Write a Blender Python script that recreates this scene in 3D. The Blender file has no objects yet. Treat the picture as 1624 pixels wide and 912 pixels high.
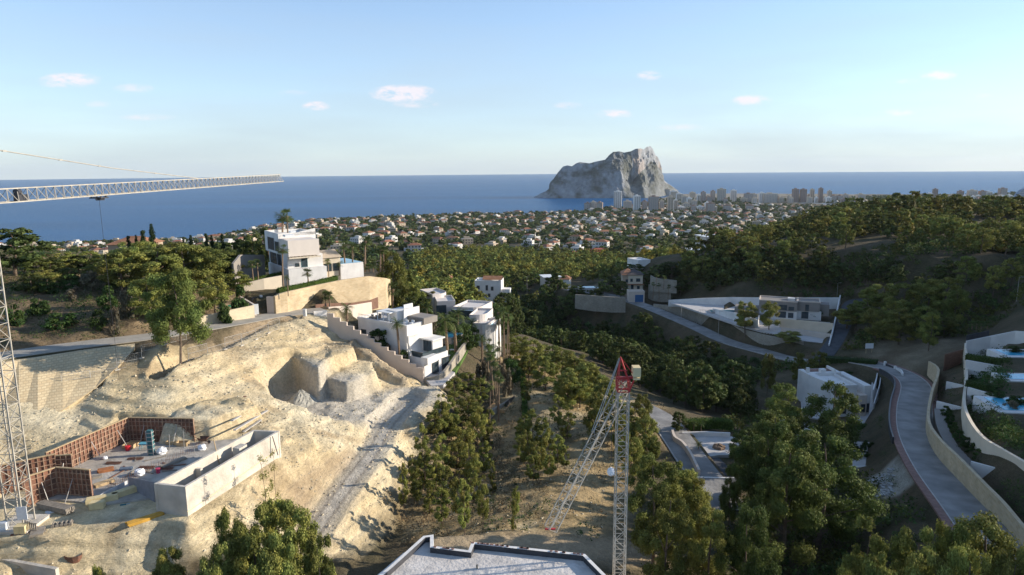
import bpy, math, random
import numpy as np
from mathutils import Vector, Matrix
R = math.radians
random.seed(7); rng = np.random.default_rng(7)
scene = bpy.context.scene
col = scene.collection

# ------------------------------------------------------------------ camera
FPX = 1083.0; CAMH = 150.0
PITCH = math.atan(187/FPX); ROLL = math.atan(14/1624)
cam_data = bpy.data.cameras.new('camera'); cam = bpy.data.objects.new('camera', cam_data); col.objects.link(cam)
cam_data.sensor_width = 36; cam_data.lens = 36*FPX/1624; cam_data.clip_start = 0.5; cam_data.clip_end = 90000
cam.matrix_world = Matrix.Translation((0,0,CAMH)) @ Matrix.Rotation(math.pi/2-PITCH,4,'X') @ Matrix.Rotation(-ROLL,4,'Z')
scene.camera = cam
scene.view_settings.view_transform = 'Standard'; scene.view_settings.look = 'None'
scene.view_settings.exposure = 0.74; scene.view_settings.gamma = 1

# ------------------------------------------------------------------ sun and sky
SUN_EL, SUN_AZ = 18.0, 9.0      # azimuth: degrees from +X towards +Y
sd = Vector((math.cos(R(SUN_EL))*math.cos(R(SUN_AZ)), math.cos(R(SUN_EL))*math.sin(R(SUN_AZ)), math.sin(R(SUN_EL))))
sl = bpy.data.lights.new('sun','SUN'); sl.energy = 4.4; sl.angle = R(0.6); sl.color = (1.0,0.90,0.76)
so = bpy.data.objects.new('sun', sl); col.objects.link(so)
so.rotation_euler = sd.to_track_quat('Z','Y').to_euler()

def ray(u, v):                    # pixel of the photograph -> direction (used to survey the site from the photo)
    x = u-812; y = 456-v
    xr = x*math.cos(ROLL)+y*math.sin(ROLL); yr = -x*math.sin(ROLL)+y*math.cos(ROLL)
    return (xr, FPX*math.cos(PITCH)+yr*math.sin(PITCH), -FPX*math.sin(PITCH)+yr*math.cos(PITCH))
def PZ(u, v, z):
    d = ray(u,v); t = (z-CAMH)/d[2]; return Vector((d[0]*t, d[1]*t, z))
def PY(u, v, Y):
    d = ray(u,v); t = Y/d[1]; return Vector((d[0]*t, Y, CAMH+d[2]*t))

world = bpy.data.worlds.new('World'); scene.world = world; world.use_nodes = True
wn = world.node_tree; wn.nodes.clear()
def N(nt, t, **kw):
    n = nt.nodes.new(t)
    for k, v in kw.items(): setattr(n, k, v)
    return n
wo = N(wn,'ShaderNodeOutputWorld'); bg = N(wn,'ShaderNodeBackground'); sky = N(wn,'ShaderNodeTexSky')
sky.sky_type = 'NISHITA'; sky.sun_disc = False; sky.sun_elevation = R(SUN_EL); sky.sun_rotation = R(90-SUN_AZ)
sky.altitude = 150; sky.air_density = 0.8; sky.dust_density = 0.1; sky.ozone_density = 2.0
bg.inputs['Strength'].default_value = 0.15
# small evening clouds: soft noisy patches at fixed directions of the sky
CLOUDS = [(112,127,46,11,.75),(85,131,22,7,.5),(212,140,30,7,.35),(155,165,20,5,.25),(235,186,42,5,.28),(640,148,50,13,.9),(660,165,34,6,.4),(502,168,22,7,.7),(465,147,24,4,.2),
          (1030,120,20,7,.6),(975,181,28,7,.6),(900,167,22,5,.35),(1192,159,30,8,.75),(1488,119,28,8,.8),(1440,129,18,4,.3),(1420,179,30,6,.5),(1080,202,36,5,.3),(1560,152,14,4,.2)]
tc = N(wn,'ShaderNodeTexCoord')
mp = N(wn,'ShaderNodeMapping'); mp.inputs['Scale'].default_value = (1,1,2.6)
wn.links.new(tc.outputs['Generated'], mp.inputs['Vector'])
nz = N(wn,'ShaderNodeTexNoise'); nz.inputs['Scale'].default_value = 46; nz.inputs['Detail'].default_value = 6; nz.inputs['Roughness'].default_value = 0.66
wn.links.new(mp.outputs['Vector'], nz.inputs['Vector'])
def wm(op, a, b=None, c=None):
    m = N(wn,'ShaderNodeMath', operation=op)
    for i, x in enumerate((a,b,c)):
        if x is None: continue
        if isinstance(x,(int,float)): m.inputs[i].default_value = x
        else: wn.links.new(x, m.inputs[i])
    return m.outputs[0]
acc = None
sep = N(wn,'ShaderNodeSeparateXYZ'); wn.links.new(tc.outputs['Generated'], sep.inputs[0])
sx = wm('DIVIDE', sep.outputs['X'], wm('MAXIMUM', sep.outputs['Y'], 0.05)); sz = wm('DIVIDE', sep.outputs['Z'], wm('MAXIMUM', sep.outputs['Y'], 0.05))
for (cu, cv, cw, ch, st) in CLOUDS:
    d = ray(cu, cv); x0 = d[0]/d[1]; z0 = d[2]/d[1]
    a = wm('DIVIDE', wm('SUBTRACT', sx, x0), cw/FPX); b = wm('DIVIDE', wm('SUBTRACT', sz, z0), ch/FPX)
    q = wm('ADD', wm('MULTIPLY', a, a), wm('MULTIPLY', b, b))
    g = wm('MULTIPLY', wm('MAXIMUM', wm('SUBTRACT', 1.25, q), 0.0), st)
    acc = g if acc is None else wm('MAXIMUM', acc, g)
ndev = wm('MULTIPLY_ADD', nz.outputs['Fac'], 5.5, -2.05)
cf = wm('MULTIPLY', acc, wm('MAXIMUM', ndev, 0.0)); cf = wm('MINIMUM', cf, 0.74)
# thin high veil over the whole sky
mp2 = N(wn,'ShaderNodeMapping'); mp2.inputs['Scale'].default_value = (1,1,7)
wn.links.new(tc.outputs['Generated'], mp2.inputs['Vector'])
nz2 = N(wn,'ShaderNodeTexNoise'); nz2.inputs['Scale'].default_value = 2.2; nz2.inputs['Detail'].default_value = 5
wn.links.new(mp2.outputs['Vector'], nz2.inputs['Vector'])
veil = wm('ADD', wm('MULTIPLY', wm('MAXIMUM', wm('SUBTRACT', nz2.outputs['Fac'], 0.40), 0), 0.7), wm('MULTIPLY', wm('POWER', 2.718, wm('MULTIPLY', wm('ABSOLUTE', sep.outputs['Z']), -6.0)), 0.8))
mx0 = N(wn,'ShaderNodeMixRGB'); wn.links.new(veil, mx0.inputs[0]); wn.links.new(sky.outputs[0], mx0.inputs[1]); mx0.inputs[2].default_value = (2.2,2.6,2.95,1)
mx = N(wn,'ShaderNodeMixRGB'); wn.links.new(cf, mx.inputs[0]); wn.links.new(mx0.outputs[0], mx.inputs[1]); mx.inputs[2].default_value = (4.3,3.85,4.0,1)
wn.links.new(mx.outputs[0], bg.inputs['Color']); wn.links.new(bg.outputs[0], wo.inputs[0])

# ------------------------------------------------------------------ materials
MATS = {}
def mat(name, c=(.5,.5,.5), rough=.8, var=.25, scale=1.0, bump=0.0, metal=0, attr=None, c2=None, spec=.3, objrand=0, alpha=None, trans=0, detail=5):
    if name in MATS: return MATS[name]
    m = bpy.data.materials.new(name); m.use_nodes = True; nt = m.node_tree; nt.nodes.clear()
    out = N(nt,'ShaderNodeOutputMaterial'); b = N(nt,'ShaderNodeBsdfPrincipled'); nt.links.new(b.outputs[0], out.inputs[0])
    b.inputs['Roughness'].default_value = rough; b.inputs['Metallic'].default_value = metal
    if 'Specular IOR Level' in b.inputs: b.inputs['Specular IOR Level'].default_value = spec
    tc = N(nt,'ShaderNodeTexCoord'); n1 = N(nt,'ShaderNodeTexNoise'); n1.inputs['Scale'].default_value = scale; n1.inputs['Detail'].default_value = detail
    nt.links.new(tc.outputs['Object'], n1.inputs['Vector'])
    cr = N(nt,'ShaderNodeValToRGB'); cr.color_ramp.elements[0].position = .3; cr.color_ramp.elements[1].position = .7
    c2 = c2 or tuple(x*(1-var) for x in c)
    cr.color_ramp.elements[0].color = (*c2,1); cr.color_ramp.elements[1].color = (*[min(1,x*(1+var*.35)) for x in c],1)
    nt.links.new(n1.outputs['Fac'], cr.inputs[0]); cur = cr.outputs[0]
    if attr:
        at = N(nt,'ShaderNodeAttribute'); at.attribute_name = attr
        mm = N(nt,'ShaderNodeMixRGB', blend_type='MULTIPLY'); mm.inputs[0].default_value = 1
        nt.links.new(cur, mm.inputs[1]); nt.links.new(at.outputs['Color'], mm.inputs[2]); cur = mm.outputs[0]
    if objrand:
        oi = N(nt,'ShaderNodeObjectInfo'); hs = N(nt,'ShaderNodeHueSaturation')
        a = N(nt,'ShaderNodeMapRange'); a.inputs[3].default_value = (.5-.016*objrand); a.inputs[4].default_value = (.5+.016*objrand)
        nt.links.new(oi.outputs['Random'], a.inputs[0]); nt.links.new(a.outputs[0], hs.inputs['Hue'])
        v_ = N(nt,'ShaderNodeMath', operation='FRACT'); v2 = N(nt,'ShaderNodeMath', operation='MULTIPLY'); v2.inputs[1].default_value = 7.31
        nt.links.new(oi.outputs['Random'], v2.inputs[0]); nt.links.new(v2.outputs[0], v_.inputs[0])
        v3 = N(nt,'ShaderNodeMapRange'); v3.inputs[3].default_value = 1-.3*objrand; v3.inputs[4].default_value = 1+.3*objrand
        nt.links.new(v_.outputs[0], v3.inputs[0]); nt.links.new(v3.outputs[0], hs.inputs['Value'])
        nt.links.new(cur, hs.inputs['Color']); cur = hs.outputs[0]
    nt.links.new(cur, b.inputs['Base Color'])
    if bump:
        n2 = N(nt,'ShaderNodeTexNoise'); n2.inputs['Scale'].default_value = scale*5; n2.inputs['Detail'].default_value = 6
        nt.links.new(tc.outputs['Object'], n2.inputs['Vector'])
        bp = N(nt,'ShaderNodeBump'); bp.inputs['Strength'].default_value = bump; bp.inputs['Distance'].default_value = .3/scale
        nt.links.new(n2.outputs['Fac'], bp.inputs['Height']); nt.links.new(bp.outputs[0], b.inputs['Normal'])
    if trans:
        tr = N(nt,'ShaderNodeBsdfTranslucent'); ms = N(nt,'ShaderNodeMixShader'); ms.inputs[0].default_value = trans
        nt.links.new(cur, tr.inputs['Color']); nt.links.new(b.outputs[0], ms.inputs[1]); nt.links.new(tr.outputs[0], ms.inputs[2]); nt.links.new(ms.outputs[0], out.inputs[0])
    MATS[name] = m; return m
def brickmat(name, c1, c2, mortar, scale, bw=.5, rh=.25, ms=.02, bump=.3):
    """coursed stone / block masonry laid along the wall's own length (uv attribute in metres)"""
    m = bpy.data.materials.new(name); m.use_nodes = True; nt = m.node_tree; b = nt.nodes['Principled BSDF']; b.inputs['Roughness'].default_value = .9
    at = N(nt,'ShaderNodeUVMap'); br = N(nt,'ShaderNodeTexBrick'); br.inputs['Scale'].default_value = scale
    nt.links.new(at.outputs[0], br.inputs['Vector'])
    br.inputs['Color1'].default_value = (*c1,1); br.inputs['Color2'].default_value = (*c2,1); br.inputs['Mortar'].default_value = (*mortar,1)
    br.inputs['Brick Width'].default_value = bw; br.inputs['Row Height'].default_value = rh; br.inputs['Mortar Size'].default_value = ms
    nz = N(nt,'ShaderNodeTexNoise'); nz.inputs['Scale'].default_value = .35; nz.inputs['Detail'].default_value = 6
    nt.links.new(at.outputs[0], nz.inputs['Vector'])
    mr = N(nt,'ShaderNodeMapRange'); mr.inputs[3].default_value = .6; mr.inputs[4].default_value = 1.25; nt.links.new(nz.outputs['Fac'], mr.inputs[0])
    mm = N(nt,'ShaderNodeMixRGB', blend_type='MULTIPLY'); mm.inputs[0].default_value = 1
    nt.links.new(br.outputs['Color'], mm.inputs[1]); nt.links.new(mr.outputs[0], mm.inputs[2]); nt.links.new(mm.outputs[0], b.inputs['Base Color'])
    bp = N(nt,'ShaderNodeBump'); bp.inputs['Strength'].default_value = bump; bp.inputs['Distance'].default_value = .05
    nt.links.new(br.outputs['Fac'], bp.inputs['Height']); bp.invert = True; nt.links.new(bp.outputs[0], b.inputs['Normal'])
    MATS[name] = m; return m

# ------------------------------------------------------------------ helpers
def tag(o, label=None, cat=None, group=None, kind=None):
    if label: o['label'] = label
    if cat: o['category'] = cat
    if group: o['group'] = group
    if kind: o['kind'] = kind
    return o
def empty(name, loc=(0,0,0), rz=0, label=None, cat=None, group=None):
    o = bpy.data.objects.new(name, None); col.objects.link(o); o.location = loc; o.rotation_euler = (0,0,rz); o.empty_display_size = .5
    return tag(o, label, cat, group)
def copy_tree(o, parent=None):
    c = o.copy(); col.objects.link(c); c.parent = parent
    for ch in o.children: copy_tree(ch, c)
    return c
class MB:
    """collects faces; build() links them as ONE mesh object; coordinates are relative to org/rot"""
    def __init__(s, org=(0,0,0), rz=0):
        s.v=[]; s.f=[]; s.m=[]; s.uv=[]; s.org=Vector(org); s.rz=rz
    def face(s, pts, mi=0, uv=None):
        n=len(s.v); s.v += [tuple(p) for p in pts]; s.f.append(list(range(n,n+len(pts)))); s.m.append(mi); s.uv.append(uv); return s
    def box(s, x0,y0,z0,x1,y1,z1, mi=0, top=None):
        P=[(x0,y0),(x1,y0),(x1,y1),(x0,y1)]
        return s.prism(P, z0, z1, mi, top)
    def prism(s, P, z0, z1, mi=0, top=None, bottom=True):
        a=0
        for i in range(len(P)): a += P[i][0]*P[(i+1)%len(P)][1]-P[(i+1)%len(P)][0]*P[i][1]
        if a<0: P=P[::-1]; 
        n=len(P); Z0 = z0 if hasattr(z0,'__len__') else [z0]*n; Z1 = z1 if hasattr(z1,'__len__') else [z1]*n
        if a<0:
            Z0=list(Z0)[::-1]; Z1=list(Z1)[::-1]
        for i in range(n):
            j=(i+1)%n; L=math.dist(P[i],P[j])
            s.face([(*P[i][:2],Z0[i]),(*P[j][:2],Z0[j]),(*P[j][:2],Z1[j]),(*P[i][:2],Z1[i])], mi, [(0,Z0[i]),(L,Z0[j]),(L,Z1[j]),(0,Z1[i])])
        s.face([(*P[i][:2],Z1[i]) for i in range(n)], mi if top is None else top, [(P[i][0],P[i][1]) for i in range(n)])
        if bottom: s.face([(*P[i][:2],Z0[i]) for i in range(n-1,-1,-1)], mi)
        return s
    def obox(s, c, size, rz=0, mi=0, top=None):
        cx,cy,cz=c; hx,hy,hz=size[0]/2,size[1]/2,size[2]/2; ca,sa=math.cos(rz),math.sin(rz)
        P=[(cx+ca*x-sa*y, cy+sa*x+ca*y) for x,y in ((-hx,-hy),(hx,-hy),(hx,hy),(-hx,hy))]
        return s.prism(P, cz-hz, cz+hz, mi, top)
    def tube(s, a, b, r0, r1=None, n=6, mi=0, cap=True):
        a=Vector(a); b=Vector(b); r1 = r0 if r1 is None else r1
        d=(b-a); 
        if d.length<1e-6: return s
        d.normalize(); u=d.orthogonal().normalized(); w=d.cross(u)
        A=[a+(u*math.cos(t)+w*math.sin(t))*r0 for t in [2*math.pi*i/n for i in range(n)]]
        B=[b+(u*math.cos(t)+w*math.sin(t))*r1 for t in [2*math.pi*i/n for i in range(n)]]
        for i in range(n):
            j=(i+1)%n; s.face([A[i],A[j],B[j],B[i]], mi)
        if cap: s.face(A[::-1],mi); s.face(B,mi)
        return s
    def path(s, pts, radii, n=6, mi=0):
        for i in range(len(pts)-1): s.tube(pts[i],pts[i+1],radii[i],radii[i+1],n,mi,cap=(i==len(pts)-2))
        return s
    def bar(s, a, b, w, mi=0, h=None):
        """square bar between two points"""
        a=Vector(a); b=Vector(b); d=(b-a)
        if d.length<1e-6: return s
        d.normalize(); up=Vector((0,0,1)) if abs(d.z)<.95 else Vector((1,0,0)); u=d.cross(up).normalized()*w/2; v=u.cross(d).normalized()*(h or w)/2
        A=[a+u+v,a-u+v,a-u-v,a+u-v]; B=[p+(b-a) for p in A]
        for i in range(4):
            j=(i+1)%4; s.face([A[i],A[j],B[j],B[i]][::-1], mi)
        s.face(A,mi); s.face(B[::-1],mi); return s
    def build(s, name, mats, parent=None, smooth=False):
        if not isinstance(mats,(list,tuple)): mats=[mats]
        me=bpy.data.meshes.new(name); ca,sa=math.cos(-s.rz),math.sin(-s.rz)
        V=[]
        for p in s.v:
            x,y,z=p[0]-s.org.x,p[1]-s.org.y,p[2]-s.org.z; V.append((ca*x-sa*y, sa*x+ca*y, z))
        me.from_pydata(V,[],s.f)
        for m in mats: me.materials.append(m)
        me.polygons.foreach_set('material_index', s.m)
        if any(u is not None for u in s.uv):
            ul=me.uv_layers.new(name='UVMap'); k=0; buf=[]
            for f,u in zip(s.f,s.uv):
                if u is None:
                    for i in f: q=s.v[i]; buf += [q[0]+q[1], q[2]]
                else:
                    for a_ in u: buf += [a_[0],a_[1]]
            ul.data.foreach_set('uv', buf)
        if smooth: me.polygons.foreach_set('use_smooth',[True]*len(s.f))
        me.update()
        o=bpy.data.objects.new(name, me); col.objects.link(o)
        if parent: o.parent=parent
        else: o.location=s.org; o.rotation_euler=(0,0,s.rz)
        return o
def npmesh(name, V, Fq, mats, parent=None, smooth=False, mi=None, colr=None, attrname='tint'):
    """fast mesh from arrays; Fq: (n,3) or (n,4)"""
    me=bpy.data.meshes.new(name); k=Fq.shape[1]; n=len(Fq)
    me.vertices.add(len(V)); me.vertices.foreach_set('co', V.astype(np.float32).ravel())
    me.loops.add(n*k); me.loops.foreach_set('vertex_index', Fq.astype(np.int32).ravel())
    me.polygons.add(n); me.polygons.foreach_set('loop_start', np.arange(0,n*k,k,dtype=np.int32)); 
    me.polygons.foreach_set('use_smooth', np.full(n, bool(smooth)))
    if not isinstance(mats,(list,tuple)): mats=[mats]
    for m in mats: me.materials.append(m)
    if mi is not None: me.polygons.foreach_set('material_index', mi.astype(np.int32))
    if colr is not None:
        a=me.color_attributes.new(attrname,'FLOAT_COLOR','POINT'); c4=np.ones((len(V),4),np.float32); c4[:,:3]=colr; a.data.foreach_set('color', c4.ravel())
    me.update(calc_edges=True); me.validate()
    if name is None: return me
    o=bpy.data.objects.new(name, me); col.objects.link(o)
    if parent: o.parent=parent
    return o

# ------------------------------------------------------------------ numpy noise
def vnoise(x, y, seed=0):
    xi=np.floor(x).astype(np.int64); yi=np.floor(y).astype(np.int64); xf=x-xi; yf=y-yi
    def h(a,b):
        n=(a*374761393+b*668265263+seed*1442695041)&0xffffffff; n=((n^(n>>13))*1274126177)&0xffffffff; return ((n^(n>>16))&0xffff)/65535.0
    u=xf*xf*(3-2*xf); v=yf*yf*(3-2*yf)
    return (h(xi,yi)*(1-u)+h(xi+1,yi)*u)*(1-v)+(h(xi,yi+1)*(1-u)+h(xi+1,yi+1)*u)*v
def fbm(x, y, sc, oct=4, seed=0, gain=.5):
    t=0; a=1; s=0
    for i in range(oct): t=t+a*(vnoise(x/sc+i*17.3,y/sc-i*9.1,seed+i)-.5)*2; s+=a; a*=gain; sc=sc/2.03
    return t/s
# ================================================================== TERRAIN
# survey points (pixel in the photo, ground height)
CP_PX = [
 # left hill behind road
 (20,480,129),(100,478,128.5),(180,470,128),(60,440,131),(20,410,132.5),(120,412,131),(100,398,131.5),(200,430,130),(260,500,127),(330,480,126.5),(350,430,129),(400,440,127),
 (150,500,127.5),(30,520,126.5),(250,450,129),(60,540,125.6),(200,530,125.2),(330,505,124.4),(400,490,123.6),
 # road left
 (0,566,125.2),(30,560,125.1),(150,545,124.9),(270,530,124.4),(380,510,123.5),(440,500,123),(520,492,122.5),
 # slope below the road
 (270,560,124.2),(330,560,122.5),(440,515,122.4),(500,510,121.8),(300,620,119.8),(60,690,117.9),(0,700,117.6),(120,650,119.0),(180,610,121.2),(225,590,122.0),(400,580,119.5),(350,640,118),
 (520,540,119),(560,560,116.5),(620,600,113.2),(570,530,118.5),
 # site
 (60,770,116.5),(200,730,116.5),(320,720,116.5),(120,830,115.7),(200,830,115.0),(150,880,114.0),(40,880,114.5),(250,880,113),(0,800,116.5),(280,850,113.6),
 (340,830,114.5),(420,770,115.8),(470,720,115.8),(540,670,114),(400,680,116.6),
 # track and slopes
 (680,625,111.5),(600,640,112.5),(620,680,111.8),(570,750,111.3),(520,815,111),(480,870,110),(480,780,112.8),
 (650,690,110.5),(620,760,108.5),(600,850,106.5),(700,660,109),(760,640,106.5),(720,720,106),(740,790,106),(780,700,105),
 (800,640,107),(850,600,106.5),(850,640,107.5),(870,560,101),(830,530,100),(780,560,104),
 (900,620,107),(960,600,102),(940,680,107.5),(850,760,107),(830,830,109.5),(960,760,106.5),(1010,700,106),(1060,650,104.5),(1000,640,104.5),(930,560,93),
 (780,850,111.5),(900,860,110.5),(1000,880,109),(1100,900,107),(880,800,109),(1040,800,105.5),
 (1080,700,105.5),(1120,740,105),(1150,790,104),(1130,690,104.5),(1200,700,102),(1200,900,104.5),(1300,850,102.5),(1350,900,104),
 # villa C surroundings and right road
 (1300,690,98.5),(1350,640,98.5),(1240,640,98),(1220,600,97),(1300,580,98.5),(1380,590,100),(1420,595,100.5),(1440,650,104),(1450,720,107),(1520,800,109.5),(1600,880,110.5),
 (1400,770,106),(1380,720,102.5),(1340,740,101.5),(1420,840,107.5),(1500,900,109),
 (1500,620,106),(1540,700,109),(1600,800,112),(1560,600,109),(1600,640,112),(1620,700,114),(1560,530,106),(1600,560,111),(1624,600,114.5),
 # ravine
 (1000,560,78),(1050,590,82),(1100,620,88),(1150,640,92),(900,510,78),(950,540,78),(850,480,82),(1000,520,77),(1080,550,80),(1180,590,90),(1050,520,84),(930,480,84),(780,480,88),(790,510,93),
 # curve road, grey villa
 (1030,490,95),(1100,525,94.5),(1200,560,94.5),(1270,575,97),(1340,560,99.5),(1200,520,97.5),(1250,500,99.5),(1150,490,99.5),(1300,520,99.5),(1380,520,101),(1420,550,102),
 (1000,468,97),(950,462,97),(1060,470,99),(1350,475,102.5),(1250,468,103),(1450,520,104),(1500,540,105),(1450,475,106),(1550,475,109),(1620,475,111.5),
 (1010,442,99.5),(1025,428,103.5),(1045,434,103.5),(1000,428,101),(970,452,97.5),(945,450,96.5),(775,474,94),(880,448,92),(1010,455,96),(700,480,104),(640,470,113),(740,530,104),(690,520,108),
 # right hill
 (1100,440,105),(1150,420,110),(1250,420,112),(1350,420,114),(1450,420,117),(1560,420,119),(1300,375,117),(1400,360,121),(1500,360,121),(1620,380,118),(1230,380,106),(1130,400,104),
 (1440,332,126),(1360,338,121),(1540,345,122.5),(1280,352,112),(1240,370,105),
 # middle
 (870,440,86),(800,440,86),(950,440,86),(700,450,92),(650,440,94),(800,410,70),(900,410,70),(1000,420,78),(660,410,76),
 (800,380,52),(900,380,52),(1000,380,54),(700,380,52),(1100,380,60),(600,390,60),
 (100,400,48),(20,402,44),(250,399,56),(350,396,62),(600,370,40),(450,372,40),(750,360,28),(900,360,27),(1050,360,28),(1180,360,30),(1100,345,14),(900,345,13),(1180,345,12),(700,350,18),(560,358,25),(350,388,30),(200,394,26),
 (1100,330,6),(1250,330,6),(1200,322,2.5),(1000,340,12),
]
CP_W = [ # outside the frame (X, Y, z)
 (-30,32,113),(-20,44,113.5),(-32,48,114),(-12,38,112.5),(0,30,108),(25,32,106),(60,35,112),(40,45,109.5),(100,40,116),(-60,40,115),(-90,60,124),(-80,85,125.2),(-120,110,131),(-160,180,134),(-120,40,124),(-200,100,138),
 (0,48,112),(10,45,112),(-14,48,111.5),
 (120,60,124),(150,120,128),(185,150,150),(180,90,150),(150,190,124),(260,185,172),(320,230,188),(270,120,180),(205,237,117),(178,205,114.5),(245,290,122),(160,178,114.5),(360,300,165),(420,380,140),(345,400,126),(420,500,116),(500,520,115),
 (600,900,90),(900,1200,60),(500,800,85),(1500,1500,60),(1500,2500,10),(800,1600,25),(1500,900,150),(400,40,200),(100,20,125),
 (-110,190,125),(-60,190,118),(-45,175,120),(-20,170,114),(-60,260,100),(-150,280,105),(-200,400,90),(0,230,84),(-30,220,96),(-300,600,68),(-500,800,50),(-100,350,88),(-700,900,36),(-1500,1200,14),(-900,1100,14),(-600,1100,20),
 (150,600,72),(250,700,78),(400,1100,45),(300,1500,28),
]
pts = [tuple(PZ(*q)) for q in CP_PX] + list(CP_W)
PA = np.array(pts); 
def wcoord(x, y):
    y=np.maximum(y,20.0); s=np.clip(x/y,-2.5,2.5); return s*1.6, np.log(y)
ps, pt = wcoord(PA[:,0],PA[:,1])
KC=.02
def kern(ds, dt): return np.sqrt(ds*ds+dt*dt+KC*KC)
Am = kern(ps[:,None]-ps[None], pt[:,None]-pt[None]); nP=len(ps)
Am = Am - np.eye(nP)*0.006
Pm = np.stack([np.ones(nP),ps,pt],1)
Mx = np.zeros((nP+3,nP+3)); Mx[:nP,:nP]=Am; Mx[:nP,nP:]=Pm; Mx[nP:,:nP]=Pm.T
SOL = np.linalg.solve(Mx, np.concatenate([PA[:,2],np.zeros(3)]))
def rbf(x, y):
    sh=x.shape; x=x.ravel(); y=y.ravel(); s,t=wcoord(x,y); out=SOL[nP]+SOL[nP+1]*s+SOL[nP+2]*t
    for i in range(nP): out=out+SOL[i]*np.sqrt((s-ps[i])**2+(t-pt[i])**2+KC*KC)
    return out.reshape(sh)
def img_poly(q, z): return [tuple(PZ(u,v,z)[:2]) for u,v in q]
def polysd(P, x, y):
    """signed distance, negative inside"""
    d=np.full(x.shape,1e9); ins=np.zeros(x.shape,bool); n=len(P)
    for i in range(n):
        ax,ay=P[i][:2]; bx,by=P[(i+1)%n][:2]; ex,ey=bx-ax,by-ay; L=ex*ex+ey*ey+1e-9
        t=np.clip(((x-ax)*ex+(y-ay)*ey)/L,0,1); d=np.minimum(d,np.hypot(x-ax-t*ex,y-ay-t*ey))
        c=((ay>y)!=(by>y))&(x<(bx-ax)*(y-ay)/(by-ay+1e-12)+ax); ins^=c
    return np.where(ins,-d,d)
def lined(L, x, y):
    """distance to polyline and interpolated height"""
    d=np.full(x.shape,1e9); z=np.zeros(x.shape)
    for i in range(len(L)-1):
        ax,ay,az=L[i]; bx,by,bz=L[i+1]; ex,ey=bx-ax,by-ay; q=ex*ex+ey*ey+1e-9
        t=np.clip(((x-ax)*ex+(y-ay)*ey)/q,0,1); dd=np.hypot(x-ax-t*ex,y-ay-t*ey); m=dd<d
        d=np.where(m,dd,d); z=np.where(m,az+t*(bz-az),z)
    return d,z
def smooth_line(P, n=6):
    """Catmull-Rom through points"""
    P=[Vector(p) for p in P]; out=[]
    for i in range(len(P)-1):
        a=P[max(i-1,0)]; b=P[i]; c=P[i+1]; d=P[min(i+2,len(P)-1)]
        for k in range(n):
            t=k/n; out.append(.5*((2*b)+(c-a)*t+(2*a-5*b+4*c-d)*t*t+(3*b-a-3*c+d)*t**3))
    out.append(P[-1]); return out
# coast
COAST_PX=[(0,392),(165,390),(300,385),(400,364),(480,353),(600,349),(730,344.5),(850,343),(925,337),(975,331),(1010,325),(1040,317),(1060,312),(1085,308),(1150,307),(1300,308),(1450,309),(1624,311)]
LAND=[tuple(PZ(u,v,0)[:2]) for u,v in COAST_PX]
LAND=[(-3500,1100)]+LAND[0:]+[(6000,3600),(6000,-800),(-3500,-800)]
# roads (centre lines with heights)
def L3(q): return [tuple(PZ(*p)) for p in q]
ROADS = {
 'left':  (smooth_line(L3([(-120,590,125.6),(-40,573,125.4),(30,560,125.1),(150,544,124.9),(270,529,124.4),(380,510,123.5),(440,499,123.0),(515,491,122.6)])), 2.6),
 'right': (smooth_line(L3([(1610,905,111.2),(1545,820,109.9),(1486,745,108.3),(1456,690,106.6),(1450,650,104.8),(1452,612,102.6),(1428,592,101.3),(1385,578,100.2),(1330,570,99),(1270,572,97.3),(1205,556,95.2),(1150,540,94.6),(1100,517,95),(1060,500,95.6),(1020,484,96.3),(975,470,97),(935,463,97.4),(900,458,97)])), 3.4),
 'upper': (smooth_line(L3([(1300,573,98.3),(1325,540,100),(1342,505,101.6),(1355,478,102.8),(1420,474,104),(1500,474,106),(1580,473,108),(1700,475,112)])), 2.4),
 'centre':(smooth_line(L3([(1010,642,104.6),(1050,664,105),(1075,695,105.3),(1098,728,105.2),(1130,770,104.6),(1160,810,104.2)])), 2.7),
 'track': (smooth_line(L3([(500,840,110.6),(528,800,111),(560,757,111.3),(592,715,111.6),(618,670,111.9),(650,636,112.0)])), 1.9),
 'dirt':  (smooth_line(L3([(700,868,111.5),(850,866,110.6),(960,873,109.7),(1040,886,108.7),(1120,915,107.2)])), 2.2),
}
SITE = img_poly([(-20,850),(-20,800),(60,748),(195,688),(318,688),(420,680),(446,715),(446,745),(300,828),(250,822),(180,835),(100,848)],116.5)
BAY  = img_poly([(428,648),(440,630),(470,618),(520,622),(600,622),(640,612),(692,612),(700,632),(650,660),(600,668),(520,676),(450,668)],113.1)
BLK1 = img_poly([(449,560),(478,571),(504,583),(514,575),(562,552),(545,522),(515,520),(480,530),(455,545)],118.5)
BLK2 = img_poly([(521,600),(549,607),(598,590),(588,570),(560,558),(522,582)],116.1)
BENCH= img_poly([(262,672),(330,668),(405,640),(390,628),(330,632),(280,650)],119.0)
TR_TREE=img_poly([(262,552),(285,550),(300,556),(268,566)],124.3)
P_V1 = img_poly([(560,498),(640,478),(742,520),(750,548),(690,605),(675,598),(600,545)],112.3)
P_UP = img_poly([(395,448),(470,452),(560,436),(612,430),(590,405),(480,400),(400,425)],126)
P_UP = [tuple(PZ(u,v,125.8)[:2]) for u,v in ((392,470),(430,478),(530,455),(556,446),(600,430),(600,420),(520,418),(395,435))]
P_PAD= img_poly([(1085,690),(1155,688),(1200,700),(1180,760),(1115,756),(1095,720)],104.2)
P_VC = img_poly([(1195,612),(1290,600),(1400,588),(1410,600),(1402,690),(1380,700),(1290,690),(1215,672)],98.2)
P_GV = img_poly([(1120,500),(1180,482),(1320,480),(1322,545),(1300,556),(1200,530)],99.2)
P_RG = img_poly([(1352,698),(1400,700),(1412,742),(1350,742)],102.4)
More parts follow.
